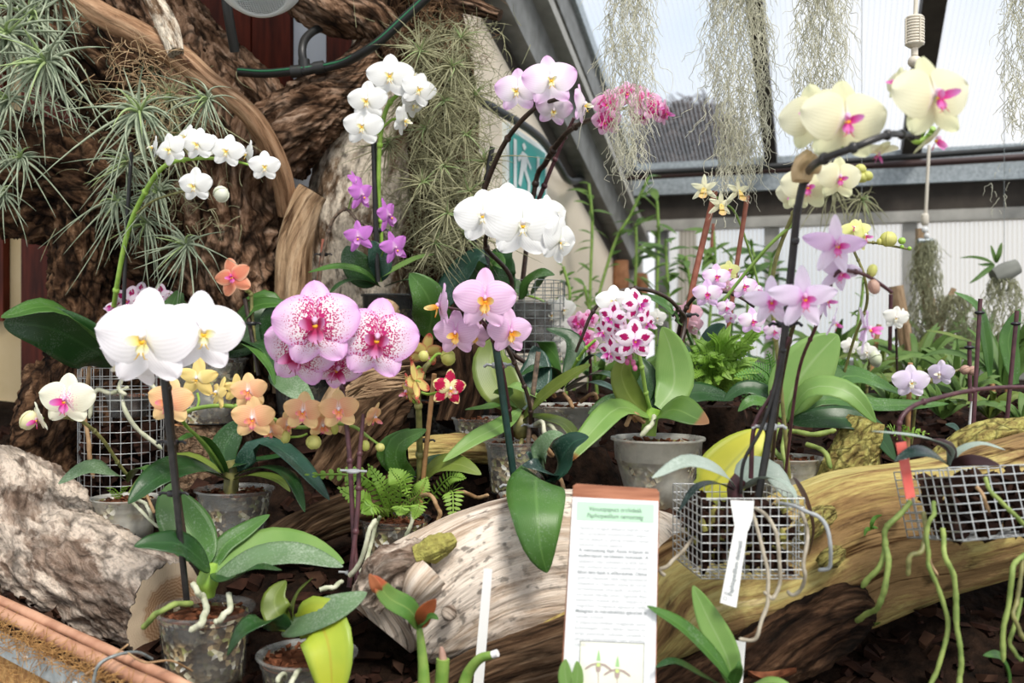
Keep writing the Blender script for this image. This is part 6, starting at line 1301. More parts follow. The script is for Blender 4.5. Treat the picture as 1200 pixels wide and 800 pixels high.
mb = MB(); mb.tube(wpath([(540,820,1.05), (548,790,1.05), (562,772,1.04), (578,767,1.03)], 6), [R(k, 1.05) for k in np.linspace(8, 4.5, 19)], 10); mb.build('cane', 'stem_green', t)
mb = MB(); mb.tube([P(577,767,1.03), P(583,765,1.028)], R(4.6, 1.03), 10); mb.build('cut_end', 'white_plastic', t)
t = orchid(518, 815, 1.08, 'short thick cane stub with a pinkish cut tip below the bleached log', name='cane_stump', cat='plant')
mb = MB(); mb.tube(wpath([(516,815,1.08), (518,790,1.08), (519,772,1.08)], 5), [R(8,1.08)]*11, 10); mb.build('cane', 'stem_green', t); mb = MB(); mb.tube([P(519,773,1.08), P(518,764,1.08), P(517,758,1.08)], [R(5,1.08), R(4,1.08), R(2,1.08)], 8); mb.build('cut_end', 'bud_brown', t)
o, q, n_ = plant_tag([(554,808), (567,666), (577,667), (566,808)], None, Y=1.09); tag(o, 'tall blank white plant tag stuck in front of the bleached log', 'plant tag')
# long leaf at the far corner
t = orchid(1185, 812, 1.05, 'curling green leaf tip sticking up from the dark mulch', name='orchid_seedling', cat='plant')
leaves(t, [([(1184,812,1.05), (1180,785,1.03), (1170,768,1.01), (1152,768,1.0)], 18, 'leaf_green', dict(n='UC', w0=.6))])
# maroon canes at the edge
for (x0, y0, x1, y1, Y, lab) in ((1140,512,1149,350,1.42,'plum-coloured cane with a black tie beside the long curved leaf'), (1178,516,1192,364,1.48,'plum-coloured cane tied to the outermost arching leaf plant'), (1137,470,1136,400,1.6,'thin brown cane behind the bud pair')):
    mb = MB(); mb.tube([P(x0,y0,Y), P(x1,y1,Y)], R(2.6,Y), 8); o = tag(mb.build('support_cane', 'stem_purple'), lab, 'cane')
    cb = MB(); c = P(lerp(x0,x1,.9), lerp(y0,y1,.9), Y); cb.ball(c, R(5,Y), 8, sc=(1.3,1,.5)); cb.build('tie', 'clip_black', o)
# ================================================================ printed notice
def notice():
    Y = .985; tl = P(672, 567, Y); tr = P(771, 571, Y); ob = P(660, 900, Y-.02)
    base = ob.copy(); th = thing('plant_notice', base, 'tall white printed notice about slipper orchids on a reddish wooden board', 'sign')
    xd = (tr-tl).normalized(); yd = (tl-ob); yd = (yd-xd*yd.dot(xd)).normalized(); nd = xd.cross(yd).normalized()
    if nd.y > 0: nd = -nd
    u = R(1, Y); TL = P(672, 567, Y)
    def A(x, y, off=0): return TL+xd*x*u-yd*y*u+nd*off     # x right, y down from the board's top corner, in sign units
    def quad(mb, x0, y0, x1, y1, off, skew=0): mb.face([A(x0, y1, off), A(x1, y1, off), A(x1, y0, off), A(x0, y0, off)])
    mb = MB()
    out = [(0,3), (4,0), (40,1), (98,2), (101,6), (105,330), (-9,330)]
    f = [A(x, y) for x, y in out]; b = [p-nd*.009 for p in f]; mb.face(f[::-1], 0, [(0,0)]*7); mb.face(b, 0, [(0,0)]*7)
    for i in range(7): mb.face([f[i], b[i], b[(i+1) % 7], f[(i+1) % 7]])
    mb.build('board', 'sign_wood', th, True)
    mb = MB(); f = [A(-.5,15,.0012), A(100,16,.0012), A(103.5,328,.0012), A(-6.5,328,.0012)]; b = [p-nd*.001 for p in f]; mb.face(f[::-1]); mb.face(b)
    for i in range(4): mb.face([f[i], b[i], b[(i+1) % 4], f[(i+1) % 4]])
    paper = mb.build('paper', 'paper_white', th, True)
    mb = MB(); quad(mb, 5, 20, 95, 41, .0016); mb.build('header_band', 'paper_green', th, True)
    mb = MB(); quad(mb, 3.2, 19, 3.7, 232, .0016); quad(mb, 96.5, 19, 97, 232, .0016); mb.build('border_line', 'ink_faint', th, True)
    def line(s, x, y, w, h, mat, **k): text_on(s, h*u*1.35, A(x, y, 0), xd, yd, nd, mat, th, width=w*u, offset=.0019, **k)
    line('Vénuszpapucs orchideák', 19, 30, 62, 5.6, 'ink_green'); line('Paphiopedilum nemzetség', 17, 37.8, 66, 5.6, 'ink_green', italic=.2)
    body = ['Nevüket virágjuk alakjáról kapták, a két', 'alsó sziromlevél összenövéséből "papucs"', 'forma alakult ki, görög eredetű nevük', 'jelentése: Vénusz papucsa.', 'A nemzetség fajai Ázsia trópusi és',
            'szubtrópusi területein honosak. A', 'talajlakó vagy sziklalakó erdők lakói,', 'vagy mohával borított sziklákon élnek,', 'fákon lakó fajaik is előfordulnak. Olykor', 'gyakran képeznek több négyzetméteres',
            'telepeket is. Fajainak száma 60 körüli,', 'termesztésük elterjedt. Leveleik és', 'kertészeti hibridje ismert. Egyesek illata', 'kellemes, mások akár 2 méterre is', 'megnőhet. Virágzatuk egyesével nyílik.', 'Melegházi és mérsékeltházi igényűek is', 'vannak köztük.',
            'A papucsorchideák virágainak színe', 'különleges: zöld, fehér, barna és', 'sárga, pettyesek, csíkosak. Leveleik is', 'lehetnek pettyezettek vagy egyszínű', 'zöldek.']
    yy = 51.5
    for i, s in enumerate(body):
        full = 82 if not s.endswith('.') or i in (14, 5) else (52 if i == 3 else 34 if i == 16 else 14)
        bold_ = i in (15,) or (i in (4, 5, 8)); line(s, 9.5-.012*yy, yy, full, 4.1, 'ink_bold' if bold_ else 'ink_grey', bold=.012 if bold_ else 0); yy += 6.35
    # picture: two slipper orchids
    px0, py0, px1, py1 = 14.5, 180, 88, 262
    mb = MB(); quad(mb, px0-.7, py0-.7, px1+.7, py1, .0016); mb.build('picture_border', 'ink_frame', th, True)
    mb = MB(); quad(mb, px0, py0, px1, py1, .0019); mb.build('picture_field', 'paper_cream', th, True)
    def shp(pts, mat, cx, cy, s=1, name='print_shape', off=.0022):
        mb = MB(); mb.face([A(cx+x*s, cy+y*s, off) for x, y in pts], 0, [(0,0)]*len(pts)); return mb
    for cx, cy in ((36, 203), (58, 209)):
        m1 = MB()
        for pts in ([(-2.5,-2), (-1.5,-9), (0,-15), (1.5,-9), (2.5,-2)], [(-1.5,0), (1.5,0), (2.2,3), (-2.2,3)]): m1.face([A(cx+x, cy+y, .0022) for x, y in pts], 0, [(0,0)]*len(pts))
        m1.build('print_sepal', 'print_green', th, True)
        m2 = MB()
        for sg in (-1, 1): m2.face([A(cx+sg*x, cy+y, .0023) for x, y in [(1,0), (8,1.5), (14,5.5), (16,8.5), (13.5,8), (7,4), (1,2.5)]], 0, [(0,0)]*7)
        m2.face([A(cx+x, cy+y, .0024) for x, y in [(-2.6,2), (2.6,2), (3,6), (2,10.5), (-2,10.5), (-3,6)]], 0, [(0,0)]*6)
        m2.face([A(cx+x, cy+y, .0021) for x, y in [(-.4,10), (.5,10), (2.6,50), (1.8,50)]], 0, [(0,0)]*4)
        m2.build('print_petals', 'print_brown', th, True)
        m3 = MB(); m3.face([A(cx+x, cy+y, .0026) for x, y in [(-2.4,1), (2.4,1), (1.6,4.5), (-1.6,4.5)]], 0, [(0,0)]*4); m3.build('print_lip', 'print_lime', th, True)
notice()
# ================================================================ bed surface, mulch
bump(240, 803, 1.17, 44); bump(985, 600, 1.38, 40)
mb = MB(); rows = []; uvs = []; NX, NY = 190, 150
for j in range(NY):
    t = (j/(NY-1))**1.7; row = []; ur = []
    for i in range(NX):
        x = -1.35+i/(NX-1)*3.5; y0, y1 = ystart(x), yend(x); y = lerp(y0, max(y1, y0+.1), t); row.append(V3((x, y, bedz(x, y)))); ur.append((x, y))
    rows.append(row); uvs.append(ur)
mb.grid(rows, uvs)
fr = [[V3((p.x, p.y, 0)) for p in rows[0]], [V3((p.x, p.y, p.z)) for p in rows[0]]]; mb.grid(fr, [uvs[0], uvs[0]])
bed = mb.build('planting_bed', 'soil'); structure(bed)
rng = random.Random(77); mb = MB(); cnt = 0
while cnt < 5200:
    x = rng.uniform(-1.0, 1.7); y = ystart(x)+.03+(rng.random()**1.6)*1.9
    if y > yend(x)-.03 or y > yend(x)-.09 or abs(x) > .62*y+.05: continue
    cnt += 1; z = bedz(x, y); sz = rng.uniform(.014, .045); chip(mb, V3((x, y, z+.004)), sz, Euler((rng.uniform(-.6,.6), rng.uniform(-.6,.6), rng.uniform(0,6.28))).to_matrix(), rng, 0 if rng.random() < .7 else 1, .55)
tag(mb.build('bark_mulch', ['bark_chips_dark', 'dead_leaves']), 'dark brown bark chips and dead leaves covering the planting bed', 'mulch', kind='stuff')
def dead_leaf(px, py, Y, w, seed, mat='dead_leaves', lab=''):
    rng = random.Random(seed); p = P(px, py, Y); p.z = max(p.z, bedz(p.x, p.y)+.01); a = rng.uniform(0, 6.28); L_ = R(w, Y); d = V3((math.cos(a), math.sin(a), 0)); s_ = V3((-d.y, d.x, 0)); rows = []; uv = []
    for i in range(9):
        v = i/8; ww = L_*.5*max(.03, math.sin(PI*v)**.7)*.5; rows.append([p+d*(v-.5)*L_+s_*u_*ww+V3((0,0,.12*L_*abs(u_)+.15*L_*math.sin(v*3+seed))) for u_ in (-1,-.5,0,.5,1)]); uv.append([(k/4, v) for k in range(5)])
    mb = MB(); mb.grid(rows, uv); return tag(mb.build('dead_leaf', mat), lab, 'leaf')
dead_leaf(1085, 712, 1.22, 70, 3, lab='broad dead brown leaf on the mulch below the mossy log')
dead_leaf(1150, 725, 1.2, 60, 5, lab='curled dark dead leaf on the mulch near the trailing roots')
dead_leaf(1020, 735, 1.18, 45, 8, 'leaf_olive', 'olive dead leaf fragment on the mulch under the mossy log')
dead_leaf(905, 790, 1.1, 55, 9, 'bark_chips', 'reddish dead leaf on the mulch beside the hollow log piece')
# ================================================================ planter edge: rails, galvanised angle, coir
def rail(a, b, r, label):
    A_, B_ = P(*a), P(*b); e_ = (B_-A_); A_ = A_-e_*.25; B_ = B_+e_*.75; mb = MB(); n = 48; pts = [lerp(A_, B_, i/n)+noise.noise_vector(V3((i*.4, r*9, 1)))*.0012 for i in range(n+1)]
    mb.tube(pts, [r*(1+.06*math.sin(i*1.3)) for i in range(n+1)], 10); return tag(mb.build('wooden_rail', 'bamboo_rail'), label, 'rail')
rail((-60, 677, 1.295), (262, 824, .975), .0062, 'inner reddish rod of the planter edge, nearest the grey log')
rail((-60, 690, 1.27), (250, 838, .955), .0075, 'outer reddish rod of the planter edge, above the metal strip')
A_, B_ = P(-60, 704, 1.26), P(170, 818, 1.00); dr = (B_-A_).normalized(); pn = V3((dr.y, -dr.x, 0)).normalized(); pn = pn if pn.y < 0 else -pn
mb = MB(); hgt = .027
eA, eB = A_-dr*.12, B_+dr*.33; off = pn*.010; q = [eA+off, eB+off, eB+off+V3((0,0,-hgt)), eA+off+V3((0,0,-hgt))]; q2 = [p-pn*.003 for p in q]
mb.face(q[::-1]); mb.face(q2); [mb.face([q[i], q2[i], q2[(i+1) % 4], q[(i+1) % 4]]) for i in range(4)]
st = mb.build('metal_strip', 'galvanised', None, True); tag(st, 'galvanised metal strip screwed along the coir-covered planter front', 'metal strip')
for k in (.25, .50, .74, .95):
    sb = MB(); c = lerp(A_, B_, k)+off+V3((0,0,-hgt*.5))+pn*.001; sb.ball(c, .0035, 10, sc=(1,.6,1)); sb.build('screw', 'wire_metal', st)
# coir mat: backing + fibres
mb = MB(); rows = []; uv = []; so = A_-dr*.3; L_ = (B_-A_).length+.7
for j in range(30):
    z = -.001-j/29*.42; rows.append([so+dr*(i/79*L_)+V3((0,0,z))+pn*(.004+.006*noise.noise(V3((i*.35, j*.5, 2)))) for i in range(80)]); uv.append([(i/79, j/29) for i in range(80)])
mb.grid(rows, uv); rng = random.Random(4)
for i in range(5200):
    a_ = rng.random(); zz = rng.random()**1.2; p = so+dr*(a_*L_)+V3((0,0,(.012-.016*rng.random()) if i % 3 == 0 else .004-.22*zz))+pn*rng.uniform(.004, .013)
    if -.046 < (p.z-lerp(A_, B_, a_).z) < -.006 and 0: continue
    d = V3((rng.gauss(0,1), rng.gauss(0,.5), rng.gauss(0,.7))).normalized(); ln = rng.uniform(.008, .026)
    inb = -.030 < p.z-lerp(so, so+dr*L_, a_).z < -.004
    if inb: 
        if rng.random() < .8: continue
    mb.tube([p, p+d*ln*.5+pn*.003, p+d*ln+V3((rng.uniform(-.004,.004), 0, rng.uniform(-.004,.004)))], .00042, 3, cap=False)
tag(mb.build('coir_mat', 'fibre_coir'), 'orange-brown coir fibre mat covering the front of the planter', 'coir mat', kind='stuff')
mb = MB(); mb.tube(wpath([(108,806,1.02), (115,780,1.02), (135,768,1.03), (160,764,1.05), (178,772,1.07)], 8), .0018, 6); tag(mb.build('wire_loop', 'wire_dull'), 'grey wire loop bent around the reddish planter rods', 'wire')
for k, pp in enumerate([[(150,765,1.03), (170,776,1.01), (200,774,1.02), (225,786,1.05)], [(100,790,1.03), (130,770,1.04), (150,755,1.06)]]):
    mb = MB(); mb.tube(wpath(pp, 6), .0011, 5); tag(mb.build('tendril', 'root_brown'), ['curly dry tendril lying over the reddish rods near the clear pot', 'short dry tendril crossing the reddish rods'][k], 'tendril')
# ================================================================ air plants on the wood
for i, (x, y, Y, r, mt, n, dr_, lab) in enumerate([
    (54, 73, 1.62, 70, 'air_green', 54, .55, 'largest grey-green air plant star on the upper limb, with long drooping leaves'),
    (8, 40, 1.66, 74, 'air_green', 50, .5, 'big air plant cut by the frame edge beside the largest star'), (38, 18, 1.70, 62, 'air_green', 50, .4, 'air plant just above the largest star'), (60, -20, 1.72, 60, 'air_green', 40, .8, 'air plant hanging in from the very top corner'),
    (8, 118, 1.68, 52, 'air_green', 44, .5, 'air plant under the frame-edge clump'), (24, 185, 1.66, 46, 'air_green', 40, .4, 'small air plant on the dark limb below the big stars'), (-6, 160, 1.66, 44, 'air_green', 40, .5, 'half-hidden air plant at the frame edge above the dark limb'), (5, 228, 1.68, 40, 'air_green', 34, .5, 'lowest small air plant on the dark limb'),
    (163, 132, 1.60, 66, 'air_green', 50, .45, 'bright-centred air plant beside the tangled dry roots'), (243, 117, 1.62, 42, 'air_green', 38, .55, 'small air plant at the tip of the smooth branch'), (218, 287, 1.64, 48, 'air_green', 44, .5, 'air plant star low on the craggy trunk'),
    (150, 190, 1.70, 48, 'air_green', 40, .5, 'air plant hanging from the middle of the tangle'), (185, 225, 1.68, 46, 'air_green', 40, .4, 'air plant behind the green orchid spike'), (138, 235, 1.70, 46, 'air_green', 38, .7, 'air plant with long trailing leaves beside the bark stump'), (172, 262, 1.70, 44, 'air_green', 38, .5, 'air plant between the green spike and the low star'), (200, 115, 1.68, 46, 'air_olive', 44, .3, 'olive air plant tangle under the smooth branch'),
    (205, 160, 1.72, 44, 'air_olive', 40, .5, 'olive air plant just behind the white spray')]):
    air_rosette(x, y, Y, r, mt, lab, n, i+1, dr_, group=None, face=(rng.uniform(-.4,.4), -1, rng.uniform(-.1,.5)))
rng = random.Random(21)
cl = [(492,60,'topmost olive air plant by the broken branch tip'), (530,78,'olive air plant under the broken branch tip'), (480,108,'olive air plant beside the tall white orchid'), (520,118,'olive air plant in the upper middle of the wall clump'), (556,112,'olive air plant at the wall edge of the clump'), (500,150,'bright olive air plant behind the tall white orchid spray'), (545,158,'olive air plant near the exit sign'), (568,190,'olive air plant overlapping the exit sign'), (455,168,'pale air plant star just below the white flowers'), (520,195,'olive air plant in the heart of the clump'), (495,215,'olive air plant above the blue-green leaf'), (550,225,'olive air plant below the exit sign'), (525,250,'olive air plant low in the clump'), (545,275,'olive air plant behind the white rounded blooms'), (510,285,'lowest olive air plant of the wall clump'), (540,45,'small olive air plant against the beige wall')]
for i, (x, y, lab) in enumerate(cl): air_rosette(x, y, 1.78-.10*math.exp(-((x-520)/40)**2)+rng.uniform(-.02,.02), rng.uniform(32, 44), 'air_olive', lab, 44, 40+i, .35, face=(rng.uniform(-.6,.6), -1, rng.uniform(-.3,.6)), w=.028, down=.2)
def tangle(cx, cy, Y, w, h, n, mat, label, seed, r=.0009):
    rng = random.Random(seed); mb = MB()
    for i in range(n):
        x = rng.gauss(0, .42)*w; y = rng.uniform(-.5, .5)*h
        p = P(cx+x, cy+y, Y+rng.uniform(-.03, .05)); pts = [p.copy()]; d = V3((rng.gauss(0,1), rng.gauss(0,.5), rng.gauss(0,.8))).normalized(); c = V3((rng.gauss(0,1), rng.gauss(0,1), rng.gauss(0,1)-.6))
        ln = rng.uniform(.03, .07)
        for k in range(7): d = (d+c*.16).normalized(); p = p+d*ln/7; pts.append(p.copy())
        mb.tube(pts, [r*(1-.8*k/7) for k in range(8)], 3, cap=False)
    return tag(mb.build('air_plant_mat', mat), label, 'air plant', kind='stuff')
tangle(522, 170, 1.82, 66, 290, 2600, 'air_olive', 'dense mat of curling olive air plant leaves covering the slim trunk', 5)
tangle(515, 30, 1.84, 60, 90, 420, 'fibre_brown', 'brown fibrous root mat above the olive air plants', 6, .0007)
tangle(168, 100, 1.66, 50, 110, 170, 'air_dry', 'dry curling brown roots tangled around the air plants under the smooth branch', 7, .0009)
tangle(190, 175, 1.74, 100, 200, 420, 'air_olive', 'loose olive tangle of old air plant leaves on the craggy trunk', 8, .001)
tangle(30, 70, 1.80, 100, 220, 420, 'air_green', 'mass of grey-green air plant leaves filling the upper limb fork', 9, .0012)
for i, (x, y, Y, lab) in enumerate(((977, 222, 2.35, 'air plant hanging below the small cream flowers'), (1010, 235, 2.35, 'spiky air plant hanging against the dark eaves beam'))): air_rosette(x, y, Y, 34, 'air_olive', lab, 34, 70+i, .7)
for (x, y) in ((977,222), (1010,235)):
    mb = MB(); mb.tube([P(x,y,2.35), P(x,y,2.35)+V3((0,0,.55))], .0007, 4); tag(mb.build('hanging_wire', 'wire_dull'), 'thin wire holding the %s below the roof' % ('hanging air plant under the small cream flowers' if x < 1000 else 'spiky air plant before the eaves beam'), 'wire')
# Spanish moss
hanging_moss(737, -60, 205, 1.50, 62, 520, 'pale Spanish moss strand dangling over the rose-pink orchid', seed=1)
hanging_moss(868, -60, 215, 1.55, 84, 900, 'longest pale Spanish moss hank hanging before the narrow rafter', seed=2, top=(-5,0))
hanging_moss(958, -60, 195, 1.45, 66, 620, 'wiry Spanish moss hanging above the tall cream orchid', mat='spanish_moss', seed=3, top=(8,0))
hanging_moss(1198, -30, 160, 1.35, 50, 260, 'Spanish moss wisp hanging at the frame edge beyond the ribbed sensor', seed=4)
hanging_moss(1085, 280, 410, 2.7, 40, 520, 'greenish moss drooping from the hanging wood strip', mat='spanish_moss_green', seed=5, r=.0011)
hanging_moss(1120, 345, 420, 2.65, 62, 620, 'triangular greenish moss clump by the wood strip', mat='spanish_moss_green', seed=6, r=.0011)
hanging_moss(1175, 325, 430, 2.5, 62, 420, 'greenish moss trailing from the hanging bark slab', mat='spanish_moss_green', seed=7, r=.001)
hanging_moss(845, 195, 265, 1.5, 50, 30, 'loose moss wisps around the small pale yellow orchids', seed=8)
hanging_moss(1175, 190, 262, 2.0, 46, 14, 'thin moss tendrils dangling before the eaves beam', seed=9)
# hanging slabs, sticks
def slab(name, pix, mat, lab, cat, **k): o = trunk(name, pix, mat, **k); return tag(o, lab, cat)
slab('wood_strip', [(1080,268,2.76,7),(1081,320,2.76,7),(1092,370,2.76,7),(1102,430,2.76,7)], 'wood_stub', 'narrow wood strip hanging on a cord before the clear wall', 'wood strip', seed=41, amp=.2, ku=3, kv=5, seg=24, ring=.01)
slab('wood_strip', [(1118,338,2.68,3),(1106,365,2.68,4),(1098,400,2.68,5)], 'wood_stub', 'slanting thin wood stick inside the triangular moss clump', 'wood strip', seed=42, amp=.2, ku=3, kv=5, seg=20, ring=.01)
slab('wood_strip', [(1050,335,2.6,8),(1056,370,2.6,8),(1064,420,2.6,8)], 'wood_stub', 'leaning mossy wood piece behind the small white orchid', 'wood strip', seed=43, amp=.2, ku=3, kv=5, seg=24, ring=.01)
o = slab('bark_slab', [(1164,324,2.5,9),(1178,318,2.5,11),(1192,312,2.5,9)], 'stone_grey', 'grey bark slab hanging with a small spiky plant on it', 'bark slab', seed=44, amp=.2, ku=3, kv=5, seg=24, ring=.008)
t = thing('small_epiphyte', P(1166,318,2.48), 'small spiky dark-leaved plant growing on the hanging bark slab', 'plant')
leaves(t, [([(1166,310,2.48), (1155,304,2.46), (1140,301,2.45), (1125,302,2.45)], 4, 'bg_leaf', {}), ([(1166,310,2.48), (1155,318,2.46), (1145,326,2.45), (1136,332,2.45)], 6, 'cane_leaf', {}), ([(1167,308,2.48), (1165,300,2.47), (1163,293,2.47), (1161,287,2.47)], 5, 'bg_leaf', {}), ([(1168,308,2.48), (1170,300,2.47), (1172,292,2.47), (1174,284,2.47)], 6, 'bg_leaf', {}), ([(1166,310,2.48), (1158,310,2.47), (1150,310,2.46), (1146,309,2.46)], 4, 'cane_leaf', {})])
mb = MB(); mb.tube([P(1177,312,2.5), P(1177,-40,2.5)], .0008, 4); tag(mb.build('hanging_wire', 'wire_dull'), 'thin wire from which the bark slab hangs', 'wire')
for (x, y0, y1, r, lab) in ((728,305,350,8,'rust-brown wood block on the corner post'), (752,320,345,7,'small rust-brown wood block beside the corner post')): slab('wood_block', [(x,y1,3.75,r),(x,(y0+y1)/2,3.75,r+1),(x,y0,3.75,r)], 'wood_slab', lab, 'wood block', seed=45+int(x), amp=.25, ku=3, kv=5, seg=20, ring=.015)
# ribbed ivory sensor on a rod
Y = 1.75; t = thing('hanging_sensor', P(1072, 76, Y), 'ivory ribbed capsule hanging on a rod from the roof above the cream orchid', 'sensor')
mb = MB(); c = P(1072, 37, Y); r = R(11, Y)
prof = [(0,-R(19,Y)), (r*.5,-R(19,Y)), (r*.85,-R(16,Y))]
for k in range(9):
    z = -R(15,Y)+R(30,Y)*k/9; prof += [(r,z), (r,z+R(2.0,Y)), (r*.86,z+R(2.1,Y)), (r*.86,z+R(3.2,Y))]
prof += [(r,R(15.5,Y)), (r*.8,R(18,Y)), (r*.3,R(19,Y)), (0,R(19,Y))]; mb.lathe(prof, c, 16); mb.build('ribbed_housing', 'ivory_plastic', t)
mb = MB()
for k in range(4): a_ = PI/4+k*PI/2-.6; mb.tube([c+V3((math.cos(a_)*r*1.02, math.sin(a_)*r*1.02, -R(15,Y))), c+V3((math.cos(a_)*r*1.02, math.sin(a_)*r*1.02, R(15,Y)))], r*.09, 5)
mb.build('cage_bar', 'ivory_plastic', t)
mb = MB(); mb.tube([P(1073,18,Y), P(1075,-60,Y)], R(2.6,Y), 8); mb.build('rod', 'ivory_plastic', t)
mb = MB(); mb.tube([P(1072,56,Y), P(1072,65,Y)], R(4,Y), 10); mb.ball(P(1072,72,Y), R(8,Y), 12, sc=(1,1,.9)); mb.build('cable_gland', 'ivory_plastic', t)
Y = 2.70; t = thing('pull_cord', P(1085, 264, Y), 'ivory cord with a small toggle hanging before the eaves beam', 'cord')
mb = MB(); mb.tube([P(1089,170,Y), P(1085,252,Y)], R(2,Y), 6); mb.build('cord', 'ivory_plastic', t)
mb = MB(); mb.lathe([(0,0), (R(3.5,Y),0), (R(4.5,Y),-R(3,Y)), (R(4.5,Y),-R(11,Y)), (R(3,Y),-R(14,Y)), (0,-R(14,Y))], P(1084,250,Y), 12); mb.build('toggle', 'ivory_plastic', t); mb = MB(); mb.ball(P(1084,269,Y), R(4,Y), 8); mb.ball(P(1086,276,Y), R(3.5,Y), 8); mb.build('beads', 'white_plastic', t)
mb = MB(); mb.tube([P(1076,282,2.7), P(1093,282,2.7)], R(3,2.7), 8); tag(mb.build('clamp_bar', 'galvanised'), 'short grey clamp bar across the top of the wood strip', 'clamp')
# ================================================================ hose, lamp
t = thing('irrigation_hose', P(352, 84, 1.85), 'black irrigation hose with green stripe and T-piece before the mahogany boards', 'hose')
mb = MB(); pts = wpath([(280,84,1.86), (310,86,1.84), (345,83,1.82), (385,78,1.82), (410,70,1.8), (440,52,1.76), (470,25,1.74), (505,-8,1.72)], 7); mb.tube(pts, R(5.5,1.8), 10); mb.build('hose', 'hose_black', t)
mb = MB(); mb.tube([p+V3((0,-R(5.0,1.8),R(1.4,1.8))) for p in pts], R(1.4,1.8), 5); mb.build('stripe', 'hose_stripe', t)
mb = MB(); mb.tube(wpath([(357,80,1.82), (354,60,1.82), (358,45,1.84), (372,34,1.87), (392,30,1.9)], 6), R(5,1.8), 10); mb.build('branch_hose', 'hose_black', t)
mb = MB(); mb.tube([P(341,84,1.82), P(354,83,1.82)], R(7.5,1.8), 12); mb.tube([P(354,83,1.82), P(368,80,1.82)], R(6.5,1.8), 12); mb.tube([P(357,83,1.82), P(356,70,1.82)], R(7,1.8), 12); mb.tube([P(368,80,1.82), P(380,78,1.82)], R(7.5,1.8), 12); mb.build('tee_connector', 'hose_black', t)
Y = 1.60; t = thing('mesh_lamp', P(312, 20, Y), 'white perforated lamp guard at the top edge in front of the trunks', 'lamp')
M_ = Matrix.Rotation(-.16, 3, 'Y') @ Matrix.Rotation(-.55, 3, 'X'); c = P(304, -26, Y); r = R(50, Y)
mb = MB(); mb.lathe([(r*.62,-r*.50), (r*.66,-r*.53), (r*.78,-r*.46), (r*1.0,-r*.16), (r*1.02,-r*.12), (r*.98,-r*.11), (r*.76,-r*.42), (r*.62,-r*.48)], c, 48, 0, M_); mb.build('rim', 'lamp_white', t)
mb = MB()
for k in range(-11, 12):
    for ax_ in (0, 1):
        x = k/11.5; h = math.sqrt(max(0, 1-x*x)); pts = []
        for j in range(13):
            y = -h+2*h*j/12; z = -.50-.07*(1-(x*x+y*y)); v = V3((x*.66, y*.66, z)) if ax_ == 0 else V3((y*.66, x*.66, z)); pts.append(c+M_ @ (v*r))
        if h > .1: mb.tube(pts, r*.011, 4, cap=False)
mb.build('mesh_grid', 'lamp_white', t)
mb = MB(); mb.lathe([(r*.99,-r*.14), (r*.9,r*.25), (r*.55,r*.6), (r*.2,r*.75), (0,r*.78)], c, 40, 0, M_); mb.build('lamp_shade', 'lamp_white', t)
mb = MB(); mb.tube(wpath([(262,-20,1.7), (268,20,1.72), (275,60,1.75)], 5), R(6,1.72), 8); tag(mb.build('downpipe', 'hose_black'), 'dark pipe running down the mahogany boards behind the lamp', 'pipe')
# short wire cylinder by the beige wall
t = thing('wire_cylinder', P(628, 410, 1.92), 'short wire mesh cylinder standing before the beige wall', 'wire basket'); bump(628, 428, 1.92, 34)
mb = MB(); wirecyl(mb, P(620,330,1.92), R(42,1.92), R(96,1.92), 22, 11, .0008); mb.build('mesh', 'wire_dull', t)
pot(622, 352, 1.92, 66, 62, t, .85, kindm='pot_haze', mix='bark_chips_dark')
leaves(t, [([(620,345,1.92), (600,332,1.88), (585,322,1.86), (575,325,1.86)], 16, 'leaf_dusty', {}), ([(622,345,1.92), (632,330,1.9), (640,322,1.88), (650,322,1.87)], 8, 'leaf_dusty', {})])
# ================================================================ ferns in the middle
def fern(px, py, Y, label, fronds, mat='fern_green'):
    f = thing('fern', P(px, py, Y), label, 'fern')
    for (b, c_, w) in fronds:
        a = (px, py, Y); mb = MB(); pts = [P(*a), P(*b), P(*c_)]; frond(mb, pts, (pts[0]-pts[1]).length+(pts[1]-pts[2]).length, R(w, Y), V3((0,-.9,.45)), pairs=17); mb.build('frond', mat, f)
rng = random.Random(55)
fern(835, 470, 1.55, 'frothy bright green fern between the harlequin pot and the dusty-leaved orchid', [((lerp(838, x, .6)+rng.uniform(-8,8), lerp(462, y, .6)-12, 1.51), (x+rng.uniform(-9,9), y+rng.uniform(-9,9), 1.5+rng.uniform(-.03,.03)), rng.uniform(10, 16)) for k_ in range(3) for x, y in ((806,418),(818,400),(835,392),(850,385),(866,392),(880,402),(812,440),(828,430),(848,420),(864,430),(880,425),(898,385),(842,450),(870,450),(822,455),(856,405),(808,462),(888,440),(835,415),(860,440))])
fern(905, 470, 1.50, 'mid-green fern with neat fronds left of the dusty upright leaf', [((890,440,1.47),(862,440,1.44),22), ((895,445,1.46),(870,468,1.43),26), ((905,440,1.48),(900,412,1.46),24), ((900,450,1.45),(888,478,1.42),22), ((902,440,1.46),(880,425,1.43),24)], 'fern_mid')
fern(985, 455, 1.75, 'dark feathery fern behind the long horizontal leaf', [((985,430,1.72),(972,415,1.7),18), ((988,430,1.72),(992,420,1.7),18), ((990,440,1.72),(1004,432,1.7),14), ((980,440,1.72),(966,432,1.7),16)], 'fern_mid')
t = orchid(1048, 530, 1.45, 'little bright seedling with pinnate leaves by the red tag', 'seedling', 'fern_seedling')
for (x, y) in ((1040,500),(1060,498),(1078,505),(1088,508)):
    mb = MB(); p = P(1055,515,1.4); frond(mb, [p, lerp(p, P(x,y,1.38), .5)+V3((0,0,.006)), P(x,y,1.38)], .03, .016, V3((0,-.8,.5)), pairs=6); mb.build('frond', 'fern_green', t)
t = orchid(1022, 622, 1.15, 'tiny bright green seedling on the mossy log', 'seedling', 'seedling')
